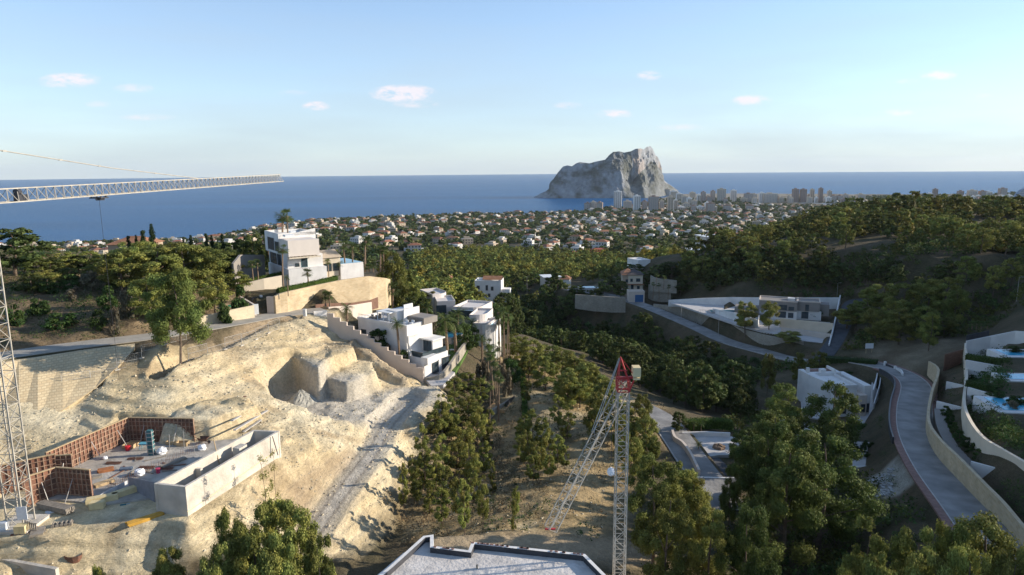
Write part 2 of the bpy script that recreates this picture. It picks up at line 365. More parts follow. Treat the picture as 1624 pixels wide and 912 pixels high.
P_PL = img_poly([(1573,650),(1580,625),(1598,545),(1680,545),(1720,700),(1610,700)],112.0)
LEDGES=[L3([(470,508,122.0),(436,517,121.5),(370,548,121.0),(308,583,120.4),(255,618,119.4)]), L3([(150,618,120.3),(100,640,119.4),(40,655,118.6),(-40,668,118.2)]), L3([(560,540,118.9),(600,572,116.2),(640,600,113.9)]), L3([(560,700,113.6),(500,745,113.8),(450,800,113.6)])]
def ops(x, y, z):
    def region(P, m):
        xs=[p[0] for p in P]; ys=[p[1] for p in P]
        return np.where((x>min(xs)-m)&(x<max(xs)+m)&(y>min(ys)-m)&(y<max(ys)+m))
    def padop(P, h, up=3.0, dn=.8, m=25):
        i=region(P,m)
        if len(i[0])==0: return
        X,Y,Z=x[i],y[i],z[i]; d=polysd(P,X+fbm(X,Y,5,3,3)*.5,Y+fbm(X,Y,5,3,9)*.5) if up>2 else polysd(P,X,Y)
        Z=np.minimum(Z,h+np.maximum(d,0)*up); Z=np.maximum(Z,h-np.maximum(d,0)*dn); z[i]=Z
    def fill(P, h, dn):
        i=region(P,12)
        X,Y,Z=x[i],y[i],z[i]; d=polysd(P,X+fbm(X,Y,3,3,5)*.45,Y+fbm(X,Y,3,3,6)*.45); z[i]=np.maximum(Z,h-np.maximum(d,0)*dn+np.minimum(-d,1)*.15)
    padop(P_UP,125.8,.4,2.5,20); padop(P_V1,112.3,1.2,.8); padop(P_GV,99.2,.8,1.5); padop(P_VC,98.2,.8,1.0); padop(P_PAD,104.2,.6,.8); padop(P_RG,102.4,1.,.8,14)
    padop(BAY,113.1,3.2,1.0,22); padop(SITE,116.5,2.6,1.0,26)
    fill(BENCH,119.0,2.6); fill(BLK1,118.5,5.5); fill(BLK2,116.1,5.0)
    padop(P_PL,112.0,.9,1.4,14)
    for L in LEDGES:
        xs=[p[0] for p in L]; ys=[p[1] for p in L]; i=np.where((x>min(xs)-5)&(x<max(xs)+5)&(y>min(ys)-5)&(y<max(ys)+5))
        X,Y,Z=x[i],y[i],z[i]; d,h=lined(L,X+fbm(X,Y,4,2,41)*.4,Y+fbm(X,Y,4,2,42)*.4); e=np.maximum(d-.8,0); w_=np.clip(1-(d-3)/2,0,1)
        Z2=np.minimum(Z,h+e*2.6); Z2=np.maximum(Z2,h-e*2.2); z[i]=Z*(1-w_)+Z2*w_
    for k,(L,w) in ROADS.items():
        if k in('dirt',): w_=w
        xs=[p[0] for p in L]; ys=[p[1] for p in L]; i=np.where((x>min(xs)-14)&(x<max(xs)+14)&(y>min(ys)-14)&(y<max(ys)+14))
        X,Y,Z=x[i],y[i],z[i]; d,h=lined(L,X,Y); e=np.maximum(d-w-.3,0); 
        up,dn=(1.6,1.2)
        if k=='track': up,dn=(1.3,1.0)
        if k=='left': up,dn=(1.2,2.2)
        Z=np.minimum(Z,h+e*up); Z=np.maximum(Z,h-e*dn); Z=np.where(e<=0,h-.06,Z); z[i]=Z
    return z
def ground(x, y, rough=True):
    x=np.asarray(x,float); y=np.asarray(y,float); sh=x.shape; x=x.ravel().copy(); y=y.ravel().copy()
    z=rbf(x,y)
    if rough:
        a=np.clip((y-130)/900,0,1)
        z=z+fbm(x,y,9,4,1)*(.45+4*a*.3)+fbm(x,y,70,4,2)*a*7
    z=ops(x,y,z)
    # coast
    i=np.where(y>900)[0]
    if len(i):
        d=-polysd(LAND,x[i]+fbm(x[i],y[i],120,4,11)*22,y[i]+fbm(x[i],y[i],160,4,12)*40)
        z[i]=np.minimum(np.maximum(z[i],1.6), np.where(d>0,1.0+d*np.where(x[i]<-300,.10,.2),d*.3))
    if rough:
        # rough dug earth around the excavation
        m=np.exp(-((x+35)/38)**2)*(y<165)*(y>45)
        L=z+.10*x+.05*y+fbm(x,y,7,3,22)*.9; hh=.95; fr_=L/hh-np.floor(L/hh); g_=np.clip((fr_-.5)*3.2+.5,0,1); g_=g_*g_*(3-2*g_)
        flat=(np.abs(polysd(SITE,x,y)+1.5)<0)|(polysd(SITE,x,y)<-.4)
        dt_,_=lined(ROADS['track'][0][::3],x,y); dr_,_=lined(ROADS['left'][0][::3],x,y)
        mm=np.where(flat|(dt_<2.2)|(dr_<3.4),0,m)
        z=z+mm*((g_-fr_)*hh*.62*np.clip(.7+fbm(x,y,6,2,23)*1.2,0,1)+fbm(x,y,1.9,4,21,.62)*.15-np.abs(fbm(x+y*.6,y*.35,3.2,3,24))*.22)
    return z.reshape(sh)
def gz(x, y): return float(ground(np.array([x]),np.array([y]))[0])

sv=np.concatenate([-.82-np.geomspace(2.6,.01,46),np.arange(-.82,.8201,.003),.82+np.geomspace(.01,3.2,56)])
yv=np.exp(np.concatenate([np.arange(math.log(30),math.log(170),.0034),np.arange(math.log(170),math.log(7200),.0052)]))
GS,GY=np.meshgrid(sv,yv); GX=GS*GY
GZ=ground(GX,GY)
nr,nc=GX.shape
# ground types -> base colour of the soil itself
def mixc(a,b,w): return a*(1-w[...,None])+np.array(b)*w[...,None]
Cc=np.zeros((nr,nc,3))+np.array((.13,.10,.062))
n1=fbm(GX,GY,6,4,31); n2=fbm(GX,GY,1.6,3,32); n3=fbm(GX,GY,25,3,33)
Cc=mixc(Cc,(.062,.06,.032),np.clip(.5+n1*1.2,0,1)*.8)
def zone(P, soft, z=0): return np.clip(.5-polysd(P,GX,GY)/soft,0,1)
DUG=[PZ(u,v,z)[:2] for u,v,z in ((-150,600,124),(30,580,124.5),(180,563,124.5),(300,545,124),(440,512,122.5),(520,500,121.5),(580,545,116.5),(640,590,113),(700,620,111),(712,650,109.5),(668,700,109.5),(650,760,107),(610,850,106),(560,900,107),(450,912,110),(100,940,113),(-150,940,115))]
near=GY<190
zd=zone(DUG,2.5); zd=np.clip(zd*1.0+n2*.55*(zd>0)*(zd<1),0,1)
cream=np.zeros_like(Cc)+np.array((.61,.485,.285)); cream=mixc(cream,(.67,.58,.40),np.clip(.5+n1,0,1)); cream=mixc(cream,(.56,.43,.25),np.clip(n3*1.6+n2*.5,0,.5)); cream=mixc(cream,(.38,.29,.18),np.clip(n2*1.8-.7,0,.5))
Cc=Cc*(1-zd[...,None])+cream*zd[...,None]
Ls=GZ+.10*GX+.05*GY+fbm(GX,GY,7,3,22)*.9; band=np.sin(Ls*5.1)+.6*np.sin(Ls*11.3+1); Cc=Cc*(1+(.10*band*zd*(GY<150))[...,None])
Cc=mixc(Cc,(.36,.26,.15),np.clip(fbm(GX,GY,5,4,61)*2.2-.6,0,.6)*zd*near)
dtr,_=lined(ROADS['track'][0],GX,GY); 
for L in LEDGES: dle,_=lined(L,GX,GY); Cc=mixc(Cc,(.37,.28,.18),np.clip(1.25-dle/1.1+n2*.5,0,.8)*near)
# trodden pale bay and track surroundings
zt=zone(BAY,4); Cc=Cc*(1-zt[...,None])+np.array((.56,.50,.40))*(zt*(1+.12*n2))[...,None]
wtr=np.clip(1.3-dtr/2.2,0,1)*near; Cc=mixc(Cc,(.50,.45,.37),wtr); rut=np.exp(-((np.abs(dtr)-.85)/.22)**2)*near; Cc=mixc(Cc,(.27,.23,.18),np.clip(rut*.75,0,1))
# dry grass slopes left of the ravine
GOLD=[PZ(u,v,z)[:2] for u,v,z in ((800,560,104),(880,570,103),(960,600,103),(1050,640,105),(1040,700,106),(1000,760,107),(960,850,110),(850,860,110),(690,860,110),(640,800,108),(690,720,107),(790,660,107),(790,600,107))]
zg=zone(GOLD,5); gold=np.zeros_like(Cc)+np.array((.40,.29,.15)); gold=mixc(gold,(.52,.43,.27),np.clip(n1*1.5,0,1)); gold=mixc(gold,(.15,.12,.06),np.clip(n2*1.3+n3*.8,0,.8))
Cc=Cc*(1-zg[...,None])+gold*zg[...,None]
LHILL=[PZ(u,v,z)[:2] for u,v,z in ((-150,420,131),(60,402,131),(190,405,130.5),(300,420,129),(380,450,127),(400,490,124),(250,530,125.2),(0,560,125.5),(-150,590,126))]
zl=zone(LHILL,3); sc=np.zeros_like(Cc)+np.array((.19,.14,.085)); sc=mixc(sc,(.50,.37,.22),np.clip(n3*2.5+n1*1.6-.35,0,1)); sc=mixc(sc,(.10,.08,.045),np.clip(-n1*1.4+n2*.6,0,.8))
Cc=Cc*(1-zl[...,None])+sc*zl[...,None]
dl,_=lined(ROADS['dirt'][0],GX,GY); w=np.clip(1.5-dl/3.2+n2*.3,0,1)*near; Cc=mixc(Cc,(.40,.31,.20),w*.9)
# right side bare soil, near the sign and rubble
RUB=img_poly([(1350,745),(1420,742),(1450,800),(1350,790)],105.5); w=zone(RUB,1.5); Cc=mixc(Cc,(.42,.38,.31),np.clip(w*(1+n2*.4),0,1))
SGN=img_poly([(1380,530),(1500,540),(1530,565),(1440,585),(1370,560)],103); w=zone(SGN,6)*np.clip(.7+n1,0,1); Cc=mixc(Cc,(.27,.22,.15),w*.8)
# town ground
wt=np.clip((GY-600)/500,0,1); Cc=mixc(Cc,(.19,.165,.115),wt*np.clip(.5+fbm(GX,GY,40,3,44)*1.3,0,1)); 
shore=np.clip(1-(GZ-0.5)/3,0,1)*(GY>900); Cc=mixc(Cc,(.34,.30,.24),shore)
# steep rock on natural ground
V=np.stack([GX,GY,GZ],-1).reshape(-1,3); idx=np.arange(nr*nc).reshape(nr,nc)
Fq=np.stack([idx[:-1,:-1],idx[:-1,1:],idx[1:,1:],idx[1:,:-1]],-1).reshape(-1,4)
def ground_mat():
    m=bpy.data.materials.new('soil'); m.use_nodes=True; nt=m.node_tree; b=nt.nodes['Principled BSDF']; b.inputs['Roughness'].default_value=.95; b.inputs['Specular IOR Level'].default_value=.1
    at=N(nt,'ShaderNodeAttribute'); at.attribute_name='tint'; tc=N(nt,'ShaderNodeTexCoord')
    def noise(sc,d=6,r=.6):
        n=N(nt,'ShaderNodeTexNoise'); n.inputs['Scale'].default_value=sc; n.inputs['Detail'].default_value=d; n.inputs['Roughness'].default_value=r; nt.links.new(tc.outputs['Object'],n.inputs['Vector']); return n.outputs['Fac']
    cur=at.outputs['Color']
    for sc,lo,hi in ((.5,.84,1.13),(2.6,.82,1.16),(8.5,.84,1.14)):
        mr=N(nt,'ShaderNodeMapRange'); mr.inputs[1].default_value=.3; mr.inputs[2].default_value=.7; mr.inputs[3].default_value=lo; mr.inputs[4].default_value=hi; nt.links.new(noise(sc),mr.inputs[0])
        mm=N(nt,'ShaderNodeMixRGB',blend_type='MULTIPLY'); mm.inputs[0].default_value=1; nt.links.new(cur,mm.inputs[1]); nt.links.new(mr.outputs[0],mm.inputs[2]); cur=mm.outputs[0]
    nt.links.new(cur,b.inputs['Base Color'])
    # bedding streaks + clods
    mp=N(nt,'ShaderNodeMapping'); mp.inputs['Scale'].default_value=(.35,.35,1.6); mp.inputs['Rotation'].default_value=(.3,.25,0); nt.links.new(tc.outputs['Object'],mp.inputs['Vector'])
    n=N(nt,'ShaderNodeTexNoise'); n.inputs['Scale'].default_value=1.7; n.inputs['Detail'].default_value=7; n.inputs['Roughness'].default_value=.68; nt.links.new(mp.outputs[0],n.inputs['Vector'])
    b1=N(nt,'ShaderNodeBump'); b1.inputs['Strength'].default_value=.95; b1.inputs['Distance'].default_value=.55; nt.links.new(n.outputs['Fac'],b1.inputs['Height'])
    b2=N(nt,'ShaderNodeBump'); b2.inputs['Strength'].default_value=.6; b2.inputs['Distance'].default_value=.12; nt.links.new(noise(5,5,.65),b2.inputs['Height']); nt.links.new(b1.outputs[0],b2.inputs['Normal']); nt.links.new(b2.outputs[0],b.inputs['Normal'])
    return m
g=npmesh('ground',V,Fq,ground_mat(),smooth=True,colr=Cc.reshape(-1,3)); tag(g,kind='structure')

# ------------------------------------------------------------------ sea
def sea_mat():
    m=bpy.data.materials.new('sea_water'); m.use_nodes=True; nt=m.node_tree; b=nt.nodes['Principled BSDF']
    b.inputs['Roughness'].default_value=.28; b.inputs['IOR'].default_value=1.33; b.inputs['Specular IOR Level'].default_value=.05
    tc=N(nt,'ShaderNodeTexCoord'); mq=N(nt,'ShaderNodeMapping'); mq.inputs['Scale'].default_value=(.35,1.6,1); nt.links.new(tc.outputs['Object'],mq.inputs['Vector']); n=N(nt,'ShaderNodeTexNoise'); n.inputs['Scale'].default_value=.0014; n.inputs['Detail'].default_value=7; nt.links.new(mq.outputs[0],n.inputs['Vector'])
    cr=N(nt,'ShaderNodeValToRGB'); cr.color_ramp.elements[0].position=.35; cr.color_ramp.elements[1].position=.7
    cr.color_ramp.elements[0].color=(.0,.060,.165,1); cr.color_ramp.elements[1].color=(.0,.088,.235,1); nt.links.new(n.outputs['Fac'],cr.inputs[0]); nt.links.new(cr.outputs[0],b.inputs['Base Color'])
    n2=N(nt,'ShaderNodeTexNoise'); n2.inputs['Scale'].default_value=.09; n2.inputs['Detail'].default_value=8; n2.inputs['Roughness'].default_value=.6; nt.links.new(tc.outputs['Object'],n2.inputs['Vector'])
    bp=N(nt,'ShaderNodeBump'); bp.inputs['Strength'].default_value=1; bp.inputs['Distance'].default_value=4.5; nt.links.new(n2.outputs['Fac'],bp.inputs['Height']); nt.links.new(bp.outputs[0],b.inputs['Normal'])
    return m
mb=MB(); RS=22000
mb.face([(RS*math.cos(2*math.pi*i/180),RS*math.sin(2*math.pi*i/180),0) for i in range(180)])
tag(mb.build('sea',sea_mat()),kind='structure')
# lagoon
LAG=[tuple(PZ(u,v,2.6)[:2]) for u,v in ((1195,326),(1240,328),(1318,329),(1335,324),(1260,321),(1200,322))]

# ------------------------------------------------------------------ rock headland
SIL=[(846,313),(855,308),(866,303),(872,298),(874,289),(880,282),(886,272),(893,264),(900,262),(907,264),(914,259),(920,257),(935,259),(945,256),(960,253),(966,246),(972,241),(982,240),(990,242),(1000,240),(1008,236),(1018,235),(1025,236),(1033,231.5),(1041,230.5),(1047,235),(1053,244),(1060,248),(1066,257),(1068.5,265),(1069,281),(1075,287),(1085,293),(1096,299),(1112,307)]
def build_rock():
    nu,nv=420,150; us=np.linspace(SIL[0][0],SIL[-1][0],nu); vs=np.interp(us,[s[0] for s in SIL],[s[1] for s in SIL])
    Y0=3750.
    X=np.array([PY(u,v,Y0)[0] for u,v in zip(us,vs)]); Zr=np.maximum(np.array([PY(u,v,Y0)[2] for u,v in zip(us,vs)]),1)
    k=np.linspace(0,1,nu)
    V=[];
    T=np.linspace(0,1,nv)
    # front profile: offset from ridge (towards camera) as function of height fraction
    wt=np.interp(us,[846,880,960,1000,1040,1068,1112],[60,150,200,230,260,190,90])      # half depth of the base
    talus=np.interp(us,[980,1010,1035,1060,1104],[0,.45,.66,.72,1.0])                 # height share of the scree cone
    P=np.zeros((nv,nu,3))
    for j,t in enumerate(T):
        # t 0..0.65 front base -> ridge ; 0.65..1 back
        if t<.65:
            a=t/.65; 
            hf=np.where(a<.45, talus*(a/.45)+(1-talus)*0, talus+(1-talus)*((a-.45)/.55))
            steep=(a**1.0)
            hf_n=a**.8
            tw=np.clip(talus*3,0,1)
            h=hf*tw+hf_n*(1-tw)
            # scree goes far out, cliff steep
            off_t=np.where(a<.45,1-(a/.45)*.78,.22*(1-(a-.45)/.55))
            off=off_t*tw+(1-a**1.25)*(1-tw)
            P[j,:,1]=Y0-wt*off
        else:
            a=(t-.65)/.35; h=1-a**1.5; P[j,:,1]=Y0+wt*1.1*a
        P[j,:,0]=X; P[j,:,2]=-6+h*(Zr+6)
    x,y,z=P[...,0],P[...,1],P[...,2]; T2=np.broadcast_to(T[:,None],x.shape)
    amp=np.clip(z/60,0,1)*np.clip((T2-.0)*6,0,1)*np.clip(np.abs(T2-.65)*9,.12,1)
    rid=(1-np.abs(fbm(x*1.0,z*.55+y*.3,95,5,71,.55)))
    P[...,1]-=amp*((rid-.75)*60+fbm(x,z*.35,26,4,73)*11+fbm(x*.5,z,18,3,75)*7)
    P[...,2]+=amp*fbm(x,y+z*.7,70,5,76,.6)*20
    P[...,0]+=amp*fbm(y+z*.6,x*.6,60,4,77)*13
    idx=np.arange(nu*nv).reshape(nv,nu); Fq=np.stack([idx[:-1,:-1],idx[:-1,1:],idx[1:,1:],idx[1:,:-1]],-1).reshape(-1,4)
    # the right end turns towards the viewer's right: shear the depth with x so that the cliff shows a side face
    uu=np.broadcast_to(us[None,:],x.shape); P[...,1]+=np.where(uu>1012,(uu-1012)*5.5,0)
    tint=np.zeros((nv,nu,3))+np.array((.37,.38,.39)); nn=fbm(x,z*1.2,50,5,81,.6); veg=np.clip(nn*1.6+.25+np.clip((z-170)/260,0,.25),0,1)
    cliff=(uu>1000)&(z/np.maximum(np.broadcast_to(Zr[None],z.shape),1)>np.broadcast_to(talus[None],z.shape)*1.02)
    veg=np.where(cliff,veg*.10,veg); screem=(uu>985)&~cliff&(T2<.65); veg=np.where(screem,np.clip(veg*.5+.55,0,1),veg)
    tint=tint*(1-veg[...,None]*.82)+np.array((.085,.085,.05))*(veg*.82)[...,None]
    wm_=np.clip(fbm(x,z*.35,40,4,83)*1.8,0,1)*cliff; tint=tint*(1-wm_[...,None]*.7)+np.array((.52,.38,.28))*(wm_*.7)[...,None]  # warm sunlight on the right cliff, painted into its tint
    m=mat('limestone',(1,1,1),.95,.45,.03,.9,attr='tint',spec=.1)
    o=npmesh('rocky_headland',P.reshape(-1,3),Fq,m,smooth=True,colr=tint.reshape(-1,3)); tag(o,kind='structure')
build_rock()
# low distant hills of the coast beyond the frame's right edge are hidden by the near hill

# ------------------------------------------------------------------ haze
hz=MB(); hz.box(-23500,-1500,-32,23500,23500,420)
hm=bpy.data.materials.new('haze_air'); hm.use_nodes=True; nt=hm.node_tree; nt.nodes.clear(); ho=N(nt,'ShaderNodeOutputMaterial'); pv=N(nt,'ShaderNodeVolumePrincipled')
pv.inputs['Color'].default_value=(.80,.90,1,1); pv.inputs['Density'].default_value=.000020; pv.inputs['Anisotropy'].default_value=.1; nt.links.new(pv.outputs[0],ho.inputs['Volume'])
hzo=hz.build('haze',hm); tag(hzo,'thin pale evening haze over town and sea','haze',kind='stuff')
# ================================================================== VEGETATION
def leafmat(name, c, objrand=1.0, trans=.22):
    return mat(name, c, .75, .35, .9, attr='tint', spec=.15, objrand=objrand, trans=trans, detail=2)
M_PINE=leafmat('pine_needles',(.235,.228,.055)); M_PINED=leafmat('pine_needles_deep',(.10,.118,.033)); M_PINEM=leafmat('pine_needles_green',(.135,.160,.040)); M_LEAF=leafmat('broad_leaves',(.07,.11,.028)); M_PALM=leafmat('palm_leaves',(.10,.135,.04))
M_CYP=leafmat('cypress_leaves',(.035,.055,.02),.5); M_BARK=mat('pine_bark',(.17,.125,.09),.95,.4,3,.6); M_PTRUNK=mat('palm_bark',(.27,.19,.125),.95,.4,4,.6); M_DRY=leafmat('dry_twigs',(.20,.16,.10),.8,.1); M_HEDGE=leafmat('hedge_leaves',(.10,.16,.03),.5)
def leafcloud(C, Nrm, size, rg, aspect=.5):
    """one small triangle per point, lying across the given normal"""
    n=len(C); Nrm=Nrm/np.linalg.norm(Nrm,axis=1,keepdims=True)
    a=rg.normal(size=(n,3)); t=np.cross(Nrm,a); t/=np.linalg.norm(t,axis=1,keepdims=True)+1e-9; b=np.cross(Nrm,t)
    s=size*rg.uniform(.6,1.35,(n,1))
    V=np.stack([C-t*s*.5-b*s*aspect*.5, C+t*s*.5-b*s*aspect*.5, C+b*s*aspect+t*s*rg.uniform(-.3,.3,(n,1))],1).reshape(-1,3)
    return V, np.arange(3*n).reshape(n,3)
def crown_arrays(seed, H=10, R=3.4, base=.3, ncl=26, nleaf=6000, leaf=.35, shape='pine', rs=(.17,.30)):
    rg=np.random.default_rng(seed); cl=[]
    tries=0
    while len(cl)<ncl and tries<4000:
        tries+=1; t=rg.uniform(0,1)**.85
        if shape=='pine': prof=(math.sin(math.pi*min(1,(t*.80+.16)))**.45)
        elif shape=='cone': prof=(1-t)**.8+.08
        else: prof=math.sqrt(max(0,1-(2*t-1)**2))
        a=rg.uniform(0,2*math.pi); r=R*prof*rg.uniform(.25,.85)**.7; rc=R*rg.uniform(*rs)*(1-.35*t)
        z=H*(base+(1-base)*t)-rc*.4
        p=np.array([r*math.cos(a),r*math.sin(a),z])
        if all(np.linalg.norm((p-q[:3])*np.array([1,1,1.3]))>.62*min(rc,q[3]) for q in cl): cl.append(np.array([*p,rc]))
    cl=np.array(cl); w=cl[:,3]**2; k=rg.choice(len(cl),nleaf,p=w/w.sum())
    d=rg.normal(size=(nleaf,3)); d/=np.linalg.norm(d,axis=1,keepdims=True)
    rr=rg.uniform(.15,1,(nleaf,1))**.5*rg.uniform(.78,1.3,(nleaf,1))
    # ragged lobes
    rr*=1+.18*np.sin(d[:,:1]*7+k[:,None])*np.cos(d[:,1:2]*6+k[:,None]*2.)
    C=cl[k,:3]+d*rr*cl[k,3:4]*np.array([1.08,1.08,.78])
    Nr=d*.9+rg.normal(size=(nleaf,3))*.55+np.array([0,0,.25])
    V,F_=leafcloud(C,Nr,leaf,rg,.55)
    ct=rg.uniform(.78,1.25,len(cl)); hue=rg.uniform(-.14,.04,len(cl)); lv=rg.uniform(.75,1.28,nleaf)*ct[k]
    col_=np.stack([lv*(1+hue[k]),lv,lv*(1-.5*hue[k])],1); col_=np.repeat(col_,3,axis=0)
    return V,F_,col_,cl
def trunk_mb(cl, H, R, base, seed, lean=.05, r0=.02, nb=9):
    rg=random.Random(seed); m=MB(); pts=[]; rad=[]; n=6
    for i in range(n+1):
        t=i/n; pts.append((lean*H*math.sin(t*2+seed)*t, lean*H*math.cos(t*3+seed*2)*t, H*.92*t-(.6 if i==0 else 0))); rad.append(H*r0*(1-.85*t)+.02)
    m.path(pts,rad,7)
    for c in sorted(cl.tolist(), key=lambda c:-c[3])[:nb]:
        z=max(H*base*.7,c[2]-abs(math.hypot(c[0],c[1]))*.5); t=min(.95,z/(H*.92)); i=min(n-1,int(t*n)); f=t*n-i
        s=tuple(pts[i][k]*(1-f)+pts[i+1][k]*f for k in range(3)); e=tuple(c[:3]); mid=tuple((s[k]+e[k])/2+(rg.uniform(-.2,.2) if k<2 else .15) for k in range(3))
        m.path([s,mid,e],[H*r0*.38,H*r0*.25,.02],5)
    return m
def tree_proto(kind, seed, H, R, base, ncl, nleaf, leaf, lmat, shape='pine', lean=.05, rs=(.17,.31), r0=.02):
    V,F_,c,cl=crown_arrays(seed,H,R,base,ncl,nleaf,leaf,shape,rs)
    root=empty(kind); t=trunk_mb(cl,H,R,base,seed,lean,r0).build('trunk',M_BARK,root,smooth=True); k=npmesh('crown',V,F_,lmat,parent=root,colr=c)
    root['_H']=H; root['_R']=R; return root
USED=set()
def place(proto, loc, sc, rz, label, cat, group=None):
    if proto.name in USED: o=copy_tree(proto)
    else: o=proto; USED.add(proto.name)
    o.location=loc; o.scale=sc if hasattr(sc,'__len__') else (sc,sc,sc); o.rotation_euler=(0,0,rz)
    for k in('_H','_R'):
        pass
    tag(o,label,cat,group)
    if group is None and 'group' in o: del o['group']
    return o
PROTO={}
def protos(kind, lod):
    key=(kind,lod)
    if key in PROTO: return PROTO[key]
    if kind=='pine':
        n,leaf=((42000,.165),(16000,.25),(4200,.46))[lod]; L=[tree_proto('pine_tree',11+lod*10+i,10,(3.9,3.3,4.3,3.5)[i],(.22,.34,.28,.16)[i],(52,44,58,48)[i],n,leaf,M_PINE,lean=(.03,.07,.05,.04)[i]) for i in range(4 if lod<2 else 3)]
    if kind=='green': L=[tree_proto('pine_tree',711+i,10,(4.0,3.5,4.4)[i],.2,(50,46,56)[i],((42000,.165),(16000,.25),(4200,.46))[lod][0],((42000,.165),(16000,.25),(4200,.46))[lod][1],M_PINEM,lean=.04) for i in range(3)]
    if kind=='wisp': L=[tree_proto('sapling',991,6,1.0,.12,12,620,.15,M_PINE,lean=.04,rs=(.4,.7),r0=.006)]
    if kind=='slim':   # young sparse pines of the dry slope
        n,leaf=((11000,.16),(8000,.19),(2000,.45))[lod]; L=[tree_proto('young_pine_tree',51+i,7,(1.9,2.3,2.1)[i],(.22,.3,.12)[i],(34,38,36)[i],n,leaf,M_PINE,lean=.05,rs=(.20,.36),r0=.012) for i in range(3)]
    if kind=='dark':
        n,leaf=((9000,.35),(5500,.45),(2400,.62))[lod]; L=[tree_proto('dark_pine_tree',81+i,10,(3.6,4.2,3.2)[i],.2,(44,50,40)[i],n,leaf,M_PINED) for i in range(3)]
    if kind=='bush':
        L=[tree_proto('bush',101+i,2,(1.3,1.6,1.1)[i],.05,14,1500,.22,(M_LEAF,M_DRY,M_LEAF)[i],shape='round',rs=(.3,.5)) for i in range(3)]
    if kind=='cypress':
        L=[tree_proto('cypress_tree',121+i,9,(.95,1.15)[i],.04,26,3200,.3,M_CYP,shape='cone',rs=(.45,.8)) for i in range(2)]
    if kind=='round':
        L=[tree_proto('garden_tree',131+i,5,(1.9,2.3)[i],.3,18,3600,.26,M_LEAF,shape='round',rs=(.3,.48)) for i in range(2)]
    PROTO[key]=L; return L
tree_i=[0]
def tree_top(kind, u, vtop, Y, wpx, label, cat='tree', group=None, lod=None, hmin=1.5, hmax=None):
    """tree whose crown top and width were read from the photograph at distance Y"""
    p=PY(u,vtop,Y); z0=gz(p.x,p.y); h=max(p.z-z0,hmin)
    if hmax: h=min(h,hmax)
    if lod is None: lod=0 if Y<90 else (1 if Y<170 else 2)
    L=protos(kind,lod); tree_i[0]+=1; pr=L[tree_i[0]%len(L)]; H=pr['_H']; Rr=pr['_R']
    w=wpx*Y/1083/2; 
    return place(pr,(p.x,p.y,z0-.05),(w/Rr,w/Rr,h/H),random.uniform(0,6.28),label,cat,group)

# --- palms
def tree_h(kind, u, vtop, h, wpx, label, cat='tree', group=None, lod=None, Y0=40, Y1=260):
    """as tree_top, but the height is given and the distance follows from the ground"""
    Ys=np.arange(Y0,Y1,1.0); d=ray(u,vtop); X=d[0]/d[1]*Ys; Z=CAMH+d[2]/d[1]*Ys; g_=ground(X,Ys,False); k=np.where(Z-g_<=h)[0]
    Y=float(Ys[k[0]]) if len(k) else Y1
    return tree_top(kind,u,vtop,Y,wpx,label,cat,group,lod,hmin=1.2)
def palm_mb(kind, seed, H):
    rg=random.Random(seed); m=MB(); l=MB(); n=5; pts=[]; rad=[]
    for i in range(n+1):
        t=i/n; pts.append((.04*H*t*t,.02*H*math.sin(t*2),H*t-(.4 if i==0 else 0))); rad.append((.26-.10*t) if kind!='date' else .28)
    m.path(pts,rad,8); top=Vector(pts[-1])
    # ringed boot of old leaves
    if kind=='fan': m.tube(top-Vector((0,0,.9)),top,.3,.42,8)
    nf={'fan':34,'date':38,'feather':26}[kind]; L={'fan':1.35,'date':2.0,'feather':2.1}[kind]
    for f in range(nf):
        a=f*2.39996; el=math.radians(rg.uniform(-50,75) if kind=='fan' else rg.uniform(-25,75)); d=Vector((math.cos(a)*math.cos(el),math.sin(a)*math.cos(el),math.sin(el)))
        side=Vector((-math.sin(a),math.cos(a),0)); LL=L*rg.uniform(.8,1.15)
        if kind=='fan':
            b=top+d*.75*LL; nn=side.cross(d)
            for k in range(9):
                t=math.radians(-78+156*k/8); q=d*math.cos(t)+side*math.sin(t); q2=d*math.cos(t+.2)+side*math.sin(t+.2)
                l.face([b,b+q*.55*LL*.8,b+((q+q2)*.5)*LL*.85+Vector((0,0,-.18)),b+q2*.55*LL*.8])
            l.bar(top,b,.05)
        else:
            p=top.copy(); dd=d.copy(); K=7
            for k in range(K):
                q=p+dd*LL/K; w=LL*.26*math.sin(math.pi*(k+.8)/(K+1))
                for sg in (-1,1):
                    for h in (0,.5):
                        s=p.lerp(q,h); l.face([s,s.lerp(q,.35),s.lerp(q,.35)+side*sg*w+dd*.22+Vector((0,0,-.22*w-.05))])
                p=q; dd=(dd+Vector((0,0,-.20 if kind=='date' else -.27))).normalized()
    return m,l
def palm_proto(kind, seed, H):
    root=empty('palm_tree'); m,l=palm_mb(kind,seed,H); m.build('trunk',M_PTRUNK,root,smooth=True); k=l.build('crown',M_PALM,root)
    a=k.data.color_attributes.new('tint','FLOAT_COLOR','POINT'); n=len(k.data.vertices); c=np.ones((n,4),np.float32); c[:,:3]=np.random.default_rng(seed).uniform(.7,1.3,(n,1)); a.data.foreach_set('color',c.ravel())
    root['_H']=H+.9; root['_R']=2.2; return root
for k_ in ('fan','date','feather'): PROTO[('palm_'+k_,0)]=[palm_proto(k_,5+i,hh_) for i,hh_ in enumerate((2.5,4.5,7.5,12))]
def palm_top(kind,u,vtop,Y,wpx,label,group='palms in the gardens',z0=None):
    p=PY(u,vtop,Y); zg=gz(p.x,p.y) if z0 is None else z0; h=max(1.6,p.z-zg); tree_i[0]+=1; w=wpx*Y/1083/2*1.1; sxy=w/2.2; pr=min(PROTO[('palm_'+kind,0)],key=lambda q:abs(math.log(q['_H']*sxy/h)))
    return place(pr,(p.x,p.y,zg-.05),(sxy,sxy,h/pr['_H']),random.uniform(0,6.28),label,'palm',group)

